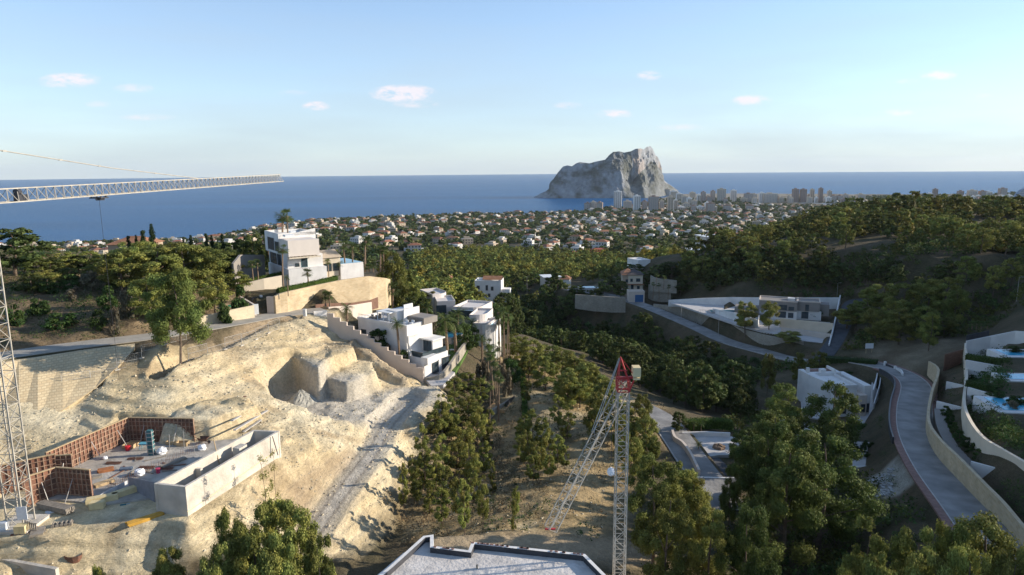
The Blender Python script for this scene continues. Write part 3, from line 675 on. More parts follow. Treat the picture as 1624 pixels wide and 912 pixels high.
def proj(x,y,z):
    z=z-CAMH; c=y*math.cos(PITCH)-z*math.sin(PITCH); up=y*math.sin(PITCH)+z*math.cos(PITCH); X=FPX*x/c; Yv=FPX*up/c
    return (812+X*math.cos(ROLL)-Yv*math.sin(ROLL), 456-(X*math.sin(ROLL)+Yv*math.cos(ROLL)))

# --- woods: scatter, nearest ones as single trees, far ones as one wood
def merged(name, label, trees, lmat, nvar=5, nl=260, leaf=.95, R=3.4, H=8.5, seed=900, trunks=True):
    """trees: list of (x,y,z,scale_xy,scale_z,tint)"""
    T=np.array(trees); vs=[]; fs=[]; cs=[]; off=0; rg=np.random.default_rng(seed)
    for v in range(nvar):
        V,F_,c,cl=crown_arrays(seed+v,H,R,.12,16,nl,leaf,'pine',(.26,.44)); S=T[v::nvar]
        if len(S)==0: continue
        a=rg.uniform(0,6.28,len(S)); ca,sa=np.cos(a),np.sin(a)
        x=V[None,:,0]*S[:,3:4]; y=V[None,:,1]*S[:,3:4]; z=V[None,:,2]*S[:,4:5]
        W=np.stack([x*ca[:,None]-y*sa[:,None]+S[:,0:1], x*sa[:,None]+y*ca[:,None]+S[:,1:2], z+S[:,2:3]],-1)
        vs.append(W.reshape(-1,3)); k=len(V); fs.append((F_[None]+(np.arange(len(S))*k)[:,None,None]).reshape(-1,3)+off); off+=k*len(S)
        cc=c[None]*S[:,5][:,None,None]*np.stack([1+S[:,6]*.9,np.ones(len(S)),1-S[:,6]*.5],1)[:,None,:]; cs.append(cc.reshape(-1,3))
    o=npmesh(name,np.concatenate(vs),np.concatenate(fs),lmat,colr=np.concatenate(cs)); tag(o,label,'wood',kind='stuff'); return o
ROADLINES=[ROADS[k][0] for k in ROADS]; NOGO=[P_V1,P_UP,P_PAD,P_VC,P_GV,P_RG,SITE,BAY,LHILL[:0]]
def clear(x, y, m=2.5):
    ok=np.ones(x.shape,bool)
    for k in ROADS: d,_=lined(ROADS[k][0][::2],x,y); ok&=d>ROADS[k][1]+m
    for P in NOGO:
        if len(P)>2: ok&=polysd(P,x,y)>m
    return ok
def scatter(P, spacing, seed, jitter=.45, m=2.5):
    rg=np.random.default_rng(seed); xs=[p[0] for p in P]; ys=[p[1] for p in P]
    gx,gy=np.meshgrid(np.arange(min(xs),max(xs),spacing),np.arange(min(ys),max(ys),spacing)); gx=gx.ravel()+rg.uniform(-jitter,jitter,gx.size)*spacing; gy=gy.ravel()+rg.uniform(-jitter,jitter,gy.size)*spacing
    k=(polysd(P,gx,gy)<0); gx,gy=gx[k],gy[k]; k=clear(gx,gy,m); gx,gy=gx[k],gy[k]; return gx,gy,ground(gx,gy,False)
def zone_px(q): return [tuple(PZ(*p)[:2]) for p in q]
W_RAV=zone_px([(770,520,100),(800,480,90),(860,462,90),(930,475,93),(1010,488,92),(1110,535,92),(1190,572,92),(1240,590,96),(1210,640,95),(1180,680,100),(1130,672,100),(1060,640,101),(1000,600,98),(930,560,93),(850,530,96)])
def G(u,v,Y0=45,Y1=700):
    Ys=np.exp(np.arange(math.log(Y0),math.log(Y1),.006)); d=ray(u,v); X=d[0]/d[1]*Ys; Z=CAMH+d[2]/d[1]*Ys; k=np.where(Z<=ground(X,Ys,False))[0]; i=int(k[0]) if len(k) else len(Ys)-1
    return (float(X[i]),float(Ys[i]))
W_HILL=[G(u,v) for u,v in ((1063,462),(1150,458),(1240,462),(1345,464),(1440,462),(1540,464),(1660,462))]+[(330,330),(420,420),(480,520),(420,600),(300,600),(200,500),(150,440),(110,400),(96,340)]
W_MID=zone_px([(640,455,98),(660,405,76),(700,400,68),(800,398,66),(900,404,68),(1000,412,72),(1085,412,80),(1060,440,95),(1000,440,94),(900,446,90),(840,462,90),(760,462,95)])
W_BANK=zone_px([(800,480,90),(760,500,95),(700,480,104),(640,468,110),(640,448,98),(760,462,95)])
cand=[]
def add_zone(P,sp,seed,kind,grp,lab,hs=(6,9.5),keep=1.0,lean=0):
    gx,gy,gzz=scatter(P,sp,seed); rg=np.random.default_rng(seed+1)
    gap=fbm(gx,gy,22,3,seed+5)
    for x,y,z,gp in zip(gx,gy,gzz,gap):
        if rg.random()>keep or (keep<1 and gp<-.27): continue
        h=rg.uniform(*hs)
        u,v=proj(x,y,z+h); 
        if u<-40 or u>1664 or v>960: continue
        if 'ravine' in grp and 985<u<1285 and v<np.interp(u,[985,1020,1060,1100,1150,1205,1270],[476,486,502,520,543,560,574])+7: continue   # the verge of the valley road is kept clear of trees
        cand.append([h/y,x,y,z,h,kind,grp,lab,rg.uniform(.85,1.2)])
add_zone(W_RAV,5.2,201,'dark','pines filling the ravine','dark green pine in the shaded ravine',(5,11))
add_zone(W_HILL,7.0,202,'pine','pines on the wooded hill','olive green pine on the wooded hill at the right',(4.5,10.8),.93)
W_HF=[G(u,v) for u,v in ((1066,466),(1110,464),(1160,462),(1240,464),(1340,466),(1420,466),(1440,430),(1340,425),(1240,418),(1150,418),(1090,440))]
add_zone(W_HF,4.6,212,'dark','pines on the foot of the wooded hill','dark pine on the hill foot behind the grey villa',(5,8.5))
add_zone(W_MID,6.6,203,'pine','pines in the wood below the town','green pine in the sunlit wood below the town',(4,10),.93)
add_zone(W_BANK,5.5,204,'pine','pines behind the white villas','green pine on the bank behind the villas',(5,8))
NOGO2=[]
cand.sort(key=lambda c:-c[0])
blockers=[PY(775,470,296),PZ(1000,478,96.5),PZ(1050,470,99),PZ(1135,405,104),PZ(870,450,90),PZ(1100,400,104)]
def okb(c): return all(math.hypot(c[1]-b[0],c[2]-b[1])>13 for b in blockers)
cand=[c for c in cand if okb(c)]
NIND=215
def where(c):
    u,v=proj(c[1],c[2],c[3]+c[4]); a='left end' if u<880 else ('left part' if u<960 else ('middle' if u<1040 else ('right part' if u<1120 else ('right end' if u<1260 else 'far right')))); b='upper edge' if v<470 else ('upper half' if v<510 else ('lower half' if v<560 else 'lower edge'))
    return a+', '+b+(', taller' if c[4]>8 else ', shorter')
for c in cand[:NIND]:
    L=protos(c[5],2); pr=random.choice(L); place(pr,(c[1],c[2],c[3]-.1),(c[4]/pr['_H']*c[8]*1.0,)*2+(c[4]/pr['_H'],),random.uniform(0,6.28),c[7]+', '+where(c),'tree',c[6])
rest=cand[NIND:]
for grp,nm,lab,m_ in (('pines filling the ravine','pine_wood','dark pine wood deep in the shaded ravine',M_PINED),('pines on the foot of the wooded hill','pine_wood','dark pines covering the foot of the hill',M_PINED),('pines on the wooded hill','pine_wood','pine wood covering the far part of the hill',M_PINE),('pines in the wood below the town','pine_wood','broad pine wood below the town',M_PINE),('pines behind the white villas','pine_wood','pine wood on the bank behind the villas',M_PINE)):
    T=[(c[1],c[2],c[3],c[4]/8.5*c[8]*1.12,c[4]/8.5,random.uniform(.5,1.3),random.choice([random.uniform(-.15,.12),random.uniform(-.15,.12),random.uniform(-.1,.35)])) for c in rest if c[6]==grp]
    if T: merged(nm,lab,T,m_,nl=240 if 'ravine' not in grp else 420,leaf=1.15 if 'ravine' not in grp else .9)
# undergrowth on the hill and in the ravine
def scrub(name,label,P,sp,seed,m_,h=(.5,1.6),keep=.8,nl=46,leaf=.55,cat='scrub',m=1.2,tone=(.7,1.2)):
    gx,gy,gzz=scatter(P,sp,seed,m=m); rg=np.random.default_rng(seed); T=[]
    dens=fbm(gx,gy,14,3,seed)
    for x,y,z,d in zip(gx,gy,gzz,dens):
        if rg.random()>keep+d*.6: continue
        u,v=proj(x,y,z)
        if u<-30 or u>1654 or v>940: continue
        hh=rg.uniform(*h); T.append((x,y,z-.1,hh/2.2,hh/2.2,rg.uniform(*tone),rg.uniform(-.2,.3)))
    if T: o=merged(name,label,T,m_,nl=nl,leaf=leaf,R=1.9,H=2.2,seed=seed); o['category']=cat
# town: trees, houses
def town_xy(n, rg, y0, y1, u0=-20, u1=1650):
    out=[]
    while len(out)<n:
        y=math.sqrt(rg.uniform(y0*y0,y1*y1)); s=rg.uniform(-.78,.78); out.append((s*y,y))
    A=np.array(out); return A[:,0],A[:,1]
rgT=np.random.default_rng(5)
def inland(x,y,m=12): return -polysd(LAND,x,y)>m
tx,ty=town_xy(26000,rgT,480,3300); k=inland(tx,ty,15)&~((tx>ty*.22)&(ty<700)); 
lag=polysd(LAG,tx,ty)<8; k&=~lag; dn=fbm(tx,ty,130,3,55)+fbm(tx,ty,35,2,56)*.7; k&=(dn>-.22)|(ty<650)|(rgT.random(len(tx))<.12); tx,ty=tx[k],ty[k]; tz=ground(tx,ty,True)
T=[(x,y,z-1,(1.1+min(y,2400)/2400*.9)*random.uniform(.6,1.25),random.uniform(.6,1.1)*(1+y/5000),random.uniform(.6,1.1),random.uniform(-.2,.2)) for x,y,z in zip(tx,ty,tz)]
merged('town_trees','dark green trees between the houses of the town',T,M_PINED,nvar=6,nl=44,leaf=2.9,R=3.6,H=7.5,seed=700)

def house_proto(i, kindname='house'):
    rg=random.Random(300+i); m=MB(); w=rg.uniform(11,17); d=rg.uniform(8,11); h=rg.choice([3.4,6.2,6.2,6.6])
    m.box(-w/2,-d/2,-3,w/2,d/2,h,0)
    if i%2==0:   # tiled hip roof
        e=.5; z=h; rr=w/2-d/2
        A=[(-w/2-e,-d/2-e,z),(w/2+e,-d/2-e,z),(w/2+e,d/2+e,z),(-w/2-e,d/2+e,z)]; a=(-rr,0,z+d*.22); b=(rr,0,z+d*.22)
        m.face([A[0],A[1],b,a],1); m.face([A[2],A[3],a,b],1); m.face([A[1],A[2],b],1); m.face([A[3],A[0],a],1); m.face(A[::-1],0)
    else:
        m.box(-w/2-.05,-d/2-.05,h,w/2+.05,d/2+.05,h+.5,0); m.box(-w/2+.4,-d/2+.4,h+.45,w/2-.4,d/2-.4,h+.52,3)
        m.box(-w/4,-1,h,w/4,d/2-1,h+2.4,0)
    m.box(-w/2-rg.uniform(3,6),-d/2+1,-3,-w/2+.1,d/2-2,3.1,0); 
    if i%3==0: m.box(w/2-.1,-d/2-1,-3,w/2+4,d/2-4,2.9,0)
    for fl in range(2 if h>5 else 1):
        for k in range(4):
            x=-w/2+1.2+k*(w-2.4-1.3)/3; m.box(x,-d/2-.04,1+fl*3,x+1.4,-d/2+.1,2.4+fl*3,2)
        for k in range(2):
            y=-d/2+1.5+k*3.5; m.box(w/2-.1,y,1+fl*3,w/2+.04,y+1.5,2.4+fl*3,2)
    return m
M_WHITEH=mat('white_render',(.60,.57,.52),.85,.08,.2,objrand=.35); M_CREAMH=mat('cream_render',(.50,.40,.29),.85,.1,.2,objrand=.5); M_TILE=mat('roof_tiles',(.33,.15,.085),.9,.3,.6,objrand=.5); M_DARKW=mat('dark_window',(.04,.05,.06),.25,.3,1); M_FLATR=mat('gravel_roof',(.42,.40,.37),.95,.2,1); M_REDH=mat('red_render',(.42,.12,.075),.85,.2,.3)
HP=[]
for i in range(8):
    m_=house_proto(i); HP.append((m_,m_.build('house',[M_CREAMH if i in(2,5,7) else M_WHITEH,M_TILE,M_DARKW,M_FLATR])))
hx,hy=town_xy(5200,rgT,560,2900); k=inland(hx,hy,25)&~((hx>hy*.2)&(hy<750))&(polysd(LAG,hx,hy)>12); k&=polysd(W_MID,hx,hy)>10; dn=fbm(hx,hy,160,3,58); k&=(dn>-.15)|(hx<-300)|(rgT.random(len(hx))<.3); k&=~((hx<-60)&(hy<700)); hx,hy=hx[k],hy[k]
HS=[]
for x,y in zip(hx,hy):
    if all((x-a)**2+(y-b)**2>(14+y*.0065)**2 for a,b in HS[-2600:]): HS.append((x,y))
    if len(HS)>=1300: break
hz_=ground(np.array([h[0] for h in HS]),np.array([h[1] for h in HS])); HS=[(x,y,z) for (x,y),z in zip(HS,hz_)]
HS=[h for h in HS if -15<proj(*h)[0]<1640]; HS.sort(key=lambda h:h[1])
HL=[('white house with a tiled hip roof in the town','white house with tiled roof'),('white flat-roofed villa in the town','')]
for i,(x,y,z) in enumerate(HS[:290]):
    k=i%8; src=HP[k][1]; o=src if i<8 else src.copy()
    if i>=8: col.objects.link(o)
    o.location=(x,y,z); o.rotation_euler=(0,0,random.choice([-.5,-.3,.2,.9,1.2,-.9])+random.uniform(-.1,.1)); s=random.uniform(.75,1.15); o.scale=(s,s,s*random.uniform(.9,1.1))
    lab=('cream house with a brown tiled roof among the trees of the town' if k==2 else 'cream flat-roofed house among the trees of the town') if k in(2,5,7) else ('white house with a brown tiled roof among the trees of the town' if k%2==0 else 'white flat-roofed villa among the trees of the town')
    uu_,vv_=proj(x,y,z); side='left' if uu_<480 else ('left-middle' if uu_<720 else ('middle' if uu_<900 else ('right-middle' if uu_<1080 else 'right'))); row='nearest' if y<820 else ('second' if y<1050 else ('third' if y<1300 else 'farthest'))
    tag(o,lab.replace('among the trees of the town','in the '+row+' rows, '+side+' part of the town'),'house','houses of the town')
far=MB()
fv=[];ff=[];fm=[];off=0
for i,(x,y,z) in enumerate(HS[290:]):
    m_=HP[i%8][0]; a=random.uniform(-1.2,1.2); s=random.uniform(.9,1.35); V_=np.array(m_.v)*s; ca,sa=math.cos(a),math.sin(a)
    W_=np.stack([V_[:,0]*ca-V_[:,1]*sa+x,V_[:,0]*sa+V_[:,1]*ca+y,V_[:,2]+z],1); fv.append(W_)
    for f,mi in zip(m_.f,m_.m): ff.append([q+off for q in f]); fm.append(mi if mi else (4 if i%8 in(2,5,7) else 0))
    off+=len(V_)
if fv:
    me=bpy.data.meshes.new('far_houses'); me.from_pydata(np.concatenate(fv).tolist(),[],ff)
    for m_ in (M_WHITEH,M_TILE,M_DARKW,M_FLATR,M_CREAMH): me.materials.append(m_)
    me.polygons.foreach_set('material_index',fm); o=bpy.data.objects.new('far_houses',me); col.objects.link(o); tag(o,'crowded pale houses in the farthest part of the town','houses',kind='stuff')

# towers by the bay: (u centre, v top, v base, width px, tone, floors look, rot)
TW=[(979.5,304,333,13,'w',0),(1009.5,311,338,11,'w',0),(1036,312,338,17,'p',1),(1062.5,311.5,338.5,9,'c',0),(1071,317,337,6,'w',1),(1049,318,336,7,'c',1),(932,322,335,11,'p',1),(941,320,335,9,'c',1),(951,321,336,10,'p',1),(995,319,334,13,'c',1),(1022,319,336,8,'p',1),
 (1143.5,300,322,14,'c',1),(1162.5,302,321,9,'w',0),(1186,307,322,14,'p',1),(1207,306,322,8,'w',0),(1220,307,322,24,'c',1),(1239,313,322,8,'c',0),(1126,322,341,13,'p',1),(1121,321,336,7,'w',0),(1132,327,341,8,'w',1),(1152,325,338,12,'p',1),(1188,325,338,12,'p',1),
 (1108,309,322,6,'w',1),(1115,304.5,321,7,'p',1),(1122,311,321,6,'c',1),(1130,303,321,7,'p',1),(1085,311,322,9,'c',1),(1093,314,326,8,'w',1),(1101,318,329,9,'c',1),(1077,307,318,10,'w',1),(1068,303,314,12,'w',1),(1088,322,333,10,'c',1),(1080,328,337,12,'w',1),(1098,305,313,9,'c',0),(1110,327,336,10,'w',0),(1058,300,309,8,'c',1),(1099,326,338,8,'p',1),
 (1260.5,300,321,9,'p',0),(1273,300.5,321,10,'p',0),(1287,300.5,320,6,'c',0),(1300.5,299,321,6,'p',0),(1314.5,303,321,6,'c',0),(1321,310,321,9,'p',1),(1331,310,321,9,'p',1),(1340,308,320,8,'c',1),(1251,310,322,7,'c',1),(1294,313,322,5,'w',1),(1308,313,321,5,'w',1),(1364,308,320,13,'c',1),
 (1482,300,316,7,'p',0),(1522,303,317,8,'p',0),(1540.5,302,317,13,'c',1),(1557,303,317,10,'p',1),(1566,304,317,9,'w',1),(1588.5,299,317,11,'p',1),(1586,310,320,14,'c',1),(1602,311,320,12,'w',1),(1575,311,320,8,'c',1),(1530,310,318,8,'w',1),(1510,309,318,9,'c',1),(1551,310,318,6,'w',1)]
_r=random.Random(33)
for _k in range(30):
    _u=_r.uniform(1072,1350) if _k<20 else _r.uniform(1470,1620); _b=_r.uniform(317,324); _h=_r.uniform(6,12); TW.append((_u,_b-_h,_b,_r.uniform(5,11),_r.choice('wcccp'),_r.choice([0,1,1])))
M_TOWW=mat('tower_white',(.72,.70,.66),.8,.06,.02); M_TOWC=mat('tower_cream',(.56,.47,.36),.85,.1,.02); M_TOWP=mat('tower_brown',(.34,.25,.20),.85,.15,.02); M_TOWD=mat('tower_window_brown',(.16,.14,.13),.6,.2,.05)  # M_TOWD is the dark brown of the tower windows
tone={'w':('white',M_TOWW),'c':('cream',M_TOWC),'p':('brown and cream',M_TOWP)}
for i,(u,vt,vb,w,tn,bal) in enumerate(TW):
    b=PZ(u,vb,3.0); s=b.y/math.cos(PITCH)/FPX; W=max(w*s*.92,9); Hh=(vb-vt)*s+2; D=min(W,22)*.9
    root=empty('tower_block',(b.x,b.y,0.5),random.uniform(-.25,.1),None,'tower block','tower blocks along the bay')
    m=MB(); m.box(-W/2,-D/2,-4,W/2,D/2,Hh,0); nf=int(Hh/3)
    bb=MB(); ww=m
    for f in range(1,nf):
        z=f*3
        for k in range(max(2,int(W/6))):
            n_=max(2,int(W/6)); x=-W/2+W*(k+.5)/n_
            ww.box(x-W/n_*.32,-D/2-.12,z-1.9,x+W/n_*.32,-D/2+.05,z-.5,1)
        for k in range(2): y=-D/2+D*(k+.5)/2; ww.box(W/2-.05,y-2,z-1.9,W/2+.12,y+2,z-.5,1)
        if bal: bb.box(-W*.46,-D/2-1.1,z-.1,W*.46,-D/2-.14,z+.9)
    m.build('wall',[tone[tn][1],M_TOWD],root)
    if bal: bb.build('balcony',M_TOWW if tn!='w' else M_TOWC,root)
    r_=MB(); r_.box(-W*.2,-D*.2,Hh,W*.15,D*.25,Hh+4); r_.build('roof_room',tone[tn][1],root)
    zone_='at the foot of the rock' if u<1110 else ('beside the salt lake' if u<1360 else 'beyond the wooded hill')
    hh='tall' if vb-vt>18 else 'low'
    root['label']=f"{hh} {tone[tn][0]} tower block {'with balconies' if bal else 'with plain sides'} {zone_}"
SPECIAL={0:'tallest plain white tower block standing by the bay left of the others',1:'slim white tower block just right of the tallest white one',2:'broad dark brown tower block between slim pale ones near the bay',3:'slim cream tower block right of the broad brown one'}
tws=[o for o in col.objects if o.name.startswith('tower_block')]
for k,v in SPECIAL.items():
    tws[k]['label']=v; del tws[k]['group']
# sail-shaped glass tower at the right edge
b=PZ(1622,321,3); s=b.y/FPX; root=empty('sail_tower',(b.x,b.y,.5),0,'curved sail-shaped glass tower at the right edge of the bay','tower block')
m=MB(); P=[(-16*s+16*s*(1-math.cos(t))*.0+ -0, 0) for t in (0,)]; prof=[(-16*s,0),(-15*s,8*s),(-11*s,15*s),(-5*s,21*s),(3*s,25*s),(3*s,0)]
n=len(prof)
for i in range(n):
    j=(i+1)%n; m.face([(prof[i][0],-9,prof[i][1]),(prof[j][0],-9,prof[j][1]),(prof[j][0],9,prof[j][1]),(prof[i][0],9,prof[i][1])][::-1])
m.face([(p[0],-9,p[1]) for p in prof][::-1]); m.face([(p[0],9,p[1]) for p in prof]); m.build('wall',mat('blue_glass',(.22,.28,.36),.3,.2,.05),root)
m=MB()
for k in range(1,8): z=k*2.7*s; xl=np.interp(z,[0,8*s,15*s,21*s,25*s],[-16*s,-15*s,-11*s,-5*s,3*s]); m.box(xl,-9.6,z,3*s,-8.9,z+.5*s)
m.build('balcony',M_TOWW,root)
# salt lake
m=MB(); m.face([(x,y,3.4) for x,y in LAG]); tag(m.build('salt_lake',mat('pale_water',(.30,.34,.36),.3,.15,.01)),kind='structure')

def stones(name,label,P,n,size,seed,m_):
    rg=np.random.default_rng(seed); xs=[p[0] for p in P]; ys=[p[1] for p in P]; x=rg.uniform(min(xs),max(xs),n*3); y=rg.uniform(min(ys),max(ys),n*3); k=(polysd(P,x,y)<0)&(polysd(SITE,x,y)>.5); x,y=x[k][:n],y[k][:n]
    kk=(fbm(x,y,6,3,seed)>-.05)|(rg.random(len(x))<.3); x,y=x[kk],y[kk]; z=ground(x,y); s_=size*rg.uniform(.35,1,len(x))**2.2*1.6
    B=np.array([(1,0,0),(-1,0,0),(0,1,0),(0,-1,0),(0,0,.8),(0,0,-.8)]); Fo=np.array([(0,2,4),(2,1,4),(1,3,4),(3,0,4),(2,0,5),(1,2,5),(3,1,5),(0,3,5)])
    V=B[None]*s_[:,None,None]*rg.uniform(.6,1.3,(len(x),6,3)); V=V+rg.normal(size=V.shape)*s_[:,None,None]*.15; V+=np.stack([x,y,z+s_*.1],1)[:,None,:]
    F_=(Fo[None]+np.arange(len(x))[:,None,None]*6).reshape(-1,3); c=np.repeat(rg.uniform(.75,1.15,(len(x),1)),6,0)*np.ones(3)
    tag(npmesh(name,V.reshape(-1,3),F_,m_,colr=c),label,'stones',kind='stuff')
M_ROCK=mat('loose_rock',(.56,.48,.34),.95,.3,1.5,.2,attr='tint')
# ================================================================== BUILT THINGS
M_STONE=brickmat('honey_stone',(.60,.47,.29),(.50,.37,.21),(.52,.43,.30),1.0,.7,.32,.03)
M_STONEG=brickmat('grey_stone',(.40,.35,.27),(.30,.26,.20),(.36,.32,.26),1.0,.6,.28,.03)
M_BOULD=brickmat('boulder_wall',(.62,.51,.32),(.54,.42,.25),(.47,.37,.23),1.0,.6,.34,.06,.5)
M_RENDER=mat('white_plaster',(.75,.72,.675),.8,.16,.4,.08,detail=9); M_PINK=mat('pinkish_plaster',(.62,.52,.43),.85,.10,.5,.05); M_CREAM=mat('cream_plaster',(.68,.58,.44),.85,.1,.4,.05)
M_CONC=mat('raw_concrete',(.58,.525,.44),.85,.28,.6,.2,detail=9); M_CONCD=mat('slab_concrete',(.44,.40,.34),.9,.35,.8,.2); M_GREYC=mat('grey_concrete',(.27,.24,.21),.8,.12,.5,.05)
M_GLASS=mat('window_glass',(.05,.07,.08),.08,.3,1,spec=.6); M_FRAME=mat('dark_frame',(.06,.06,.065),.5,.2,1); M_WHITEM=mat('white_metal',(.75,.75,.73),.5,.1,1)
M_STEEL=mat('galvanised_steel',(.46,.44,.41),.5,.25,2,metal=.35); M_BEIGEM=mat('beige_crane_paint',(.44,.40,.33),.6,.25,1.5); M_RED=mat('red_crane_paint',(.50,.055,.05),.5,.25,1.5)
M_RUST=mat('rusty_formwork',(.25,.115,.07),.9,.45,1.6,.2,c2=(.10,.065,.05)); M_TIMB=mat('timber',(.48,.35,.20),.85,.3,2.5,.2); M_TIMBG=mat('weathered_timber',(.30,.26,.21),.9,.35,2.5,.2); M_YEL=mat('yellow_beam',(.62,.35,.06),.7,.25,2)
M_ASPH=mat('road_concrete',(.29,.275,.255),.9,.38,.33,.15,detail=10); M_ROADL=mat('dusty_road',(.36,.33,.28),.9,.22,.6,.1); M_ASPHD=mat('asphalt',(.075,.078,.085),.9,.3,.6,.1); M_BRICKP=mat('red_brick_paving',(.26,.15,.12),.9,.3,2.0,.2); M_KERB=mat('kerb_stone',(.46,.43,.39),.9,.2,1)
M_PAVE=mat('pale_paving',(.52,.49,.46),.85,.12,.6,.05); M_WATER=mat('pool_water',(.07,.46,.66),.12,.15,.5,.1,spec=.5); M_OCHRE=mat('ochre_gravel',(.58,.36,.17),.95,.2,1.5,.3); M_GRASS=mat('lawn_grass',(.09,.16,.03),.95,.35,2,.5)
M_TEAL=mat('teal_form',(.05,.16,.17),.5,.3,2); M_PLAST=mat('white_plastic',(.78,.78,.78),.6,.1,2,.3); M_CREB=mat('cream_block',(.68,.55,.30),.8,.12,2); M_GRV=mat('grey_roof_gravel',(.64,.595,.545),.95,.30,.7,.25,detail=9); M_BLK=mat('black_membrane',(.06,.06,.065),.8,.3,1)
M_HARD=mat('hardwood_fence',(.20,.11,.075),.8,.3,2)

def ptag(mb, name, m, label, cat, group=None, parent=None, smooth=False): return tag(mb.build(name,m,parent,smooth),label,cat,group)
def wallI(name, q, th, m, label, cat='wall', group=None, sink=1.5, side=1, cap=None, smoothn=0, steps=False):
    """wall surveyed from the photo: q = [(u, v_bottom, z_bottom, v_top)]"""
    P=[]
    for u,vb,zb,vt in q:
        b=PZ(u,vb,zb); t=PY(u,vt,b.y); P.append((b.x,b.y,zb-sink,t.z))
    if smoothn:
        S=[]; 
        A=smooth_line([(p[0],p[1],p[3]) for p in P],smoothn); B=smooth_line([(p[0],p[1],p[2]) for p in P],smoothn); P=[(a[0],a[1],b[2],a[2]) for a,b in zip(A,B)]
    return wallW(name,P,th,m,label,cat,group,side,cap,steps)
def wallW(name,P,th,m,label,cat='wall',group=None,side=1,cap=None,steps=False):
    """P=[(x,y,zb,zt)], thickness laid to the left (side=1) of the line direction"""
    n=len(P); org=P[0]; mb=MB((org[0],org[1],org[2])); off=[]
    for i in range(n):
        a=P[max(i-1,0)]; b=P[min(i+1,n-1)]; dx,dy=b[0]-a[0],b[1]-a[1]; L=math.hypot(dx,dy) or 1; off.append((P[i][0]-dy/L*th*side,P[i][1]+dx/L*th*side))
    s=0
    for i in range(n-1):
        a,b=P[i],P[i+1]; L=math.hypot(b[0]-a[0],b[1]-a[1]); A,B=off[i],off[i+1]; za=a[3]; zb_=a[3] if steps else b[3]
        mb.face([(a[0],a[1],a[2]),(b[0],b[1],b[2]),(b[0],b[1],zb_),(a[0],a[1],za)],0,[(s,a[2]),(s+L,b[2]),(s+L,zb_),(s,za)])
        mb.face([(B[0],B[1],b[2]),(A[0],A[1],a[2]),(A[0],A[1],za),(B[0],B[1],zb_)],0,[(s+L,b[2]),(s,a[2]),(s,za),(s+L,zb_)])
        mb.face([(a[0],a[1],za),(b[0],b[1],zb_),(B[0],B[1],zb_),(A[0],A[1],za)],0 if cap is None else 1,[(s,0),(s+L,0),(s+L,th),(s,th)])
        if steps: mb.face([(b[0],b[1],b[3]),(B[0],B[1],b[3]),(B[0],B[1],za),(b[0],b[1],za)],0)
        s+=L
    for i,k in ((0,0),(n-1,-2 if steps else -1)):
        a=P[i]; A=off[i]; z=P[k][3]; mb.face([(a[0],a[1],a[2]),(a[0],a[1],z),(A[0],A[1],z),(A[0],A[1],a[2])],0)
    return ptag(mb,name,[m]+([cap] if cap else []),label,cat,group)
def sheet(name, q, z, m, label=None, cat=None, kind=None, th=.0):
    P=[tuple(PZ(u,v,z)[:2]) for u,v in q]
    o=MB((P[0][0],P[0][1],z)); 
    o.prism(P,z-.6,z+.03,0); b=o.build(name,m); return tag(b,label,cat,None,kind)
def bar_frame(mb, x0,x1,z0,z1,y,t=.09,d=.1):
    mb.box(x0-t,y-d,z0-t,x1+t,y,z0); mb.box(x0-t,y-d,z1,x1+t,y,z1+t); mb.box(x0-t,y-d,z0,x0,y,z1); mb.box(x1,y-d,z0,x1+t,y,z1)
def window(root, a, z, w, h, y=0.0, face='-y', x=0, fm=None, name='window'):
    """frame + pane set on a facade; a = start along the wall"""
    f=MB(); g=MB()
    bar_frame(f,a,a+w,z,z+h,0,.08,.08); 
    if w>1.6: f.box(a+w/2-.04,-.07,z,a+w/2+.04,0,z+h)
    g.box(a,-.03,z,a+w,.0,z+h)
    rz=0
    if face=='-y': M=Matrix.Translation((0,y,0))
    if face=='+x': M=Matrix.Translation((x,0,0))@Matrix.Rotation(math.pi/2,4,'Z')
    if face=='-x': M=Matrix.Translation((x,0,0))@Matrix.Rotation(-math.pi/2,4,'Z')@Matrix.Scale(-1,4,(1,0,0))
    for mb in (f,g): mb.v=[tuple(M@Vector(p)) for p in mb.v]
    if face=='-x':
        for mb in (f,g): mb.f=[q[::-1] for q in mb.f]
    o=f.build(name,fm or M_FRAME,root); g.build('pane',M_GLASS,o); return o
def parapet(mb, x0,y0,x1,y1,z,h=.5,t=.25,mi=0):
    mb.box(x0,y0,z,x1,y0+t,z+h,mi); mb.box(x0,y1-t,z,x1,y1,z+h,mi); mb.box(x0,y0+t,z,x0+t,y1-t,z+h,mi); mb.box(x1-t,y0+t,z,x1,y1-t,z+h,mi)

# ---------------------------------------------------------------- roads
def road_mesh(name, key, m, w=None, dz=.03, off=0.0, i0=0, i1=None, thick=.25):
    L=ROADS[key][0][i0:i1]; w=w or ROADS[key][1]; mb=MB(L[0]); n=len(L); E=[]
    for i in range(n):
        a=L[max(i-1,0)]; b=L[min(i+1,n-1)]; d=Vector((b[0]-a[0],b[1]-a[1],0)).normalized(); p=Vector((L[i][0],L[i][1],L[i][2]+dz)); s=Vector((-d.y,d.x,0)); E.append((p+s*(off+w),p+s*(off-w)))
    for i in range(n-1):
        a,b=E[i],E[i+1]; mb.face([a[1],b[1],b[0],a[0]][::1])
        dn=Vector((0,0,-thick)); mb.face([a[0],b[0],b[0]+dn,a[0]+dn]); mb.face([b[1],a[1],a[1]+dn,b[1]+dn])
    o=mb.build(name,m); tag(o,kind='structure'); return o
road_mesh('road','left',M_ROADL,2.5); road_mesh('road','right',M_ASPH,2.9); road_mesh('road','upper',M_ASPHD,2.2); road_mesh('road','centre',M_ASPH,2.5)
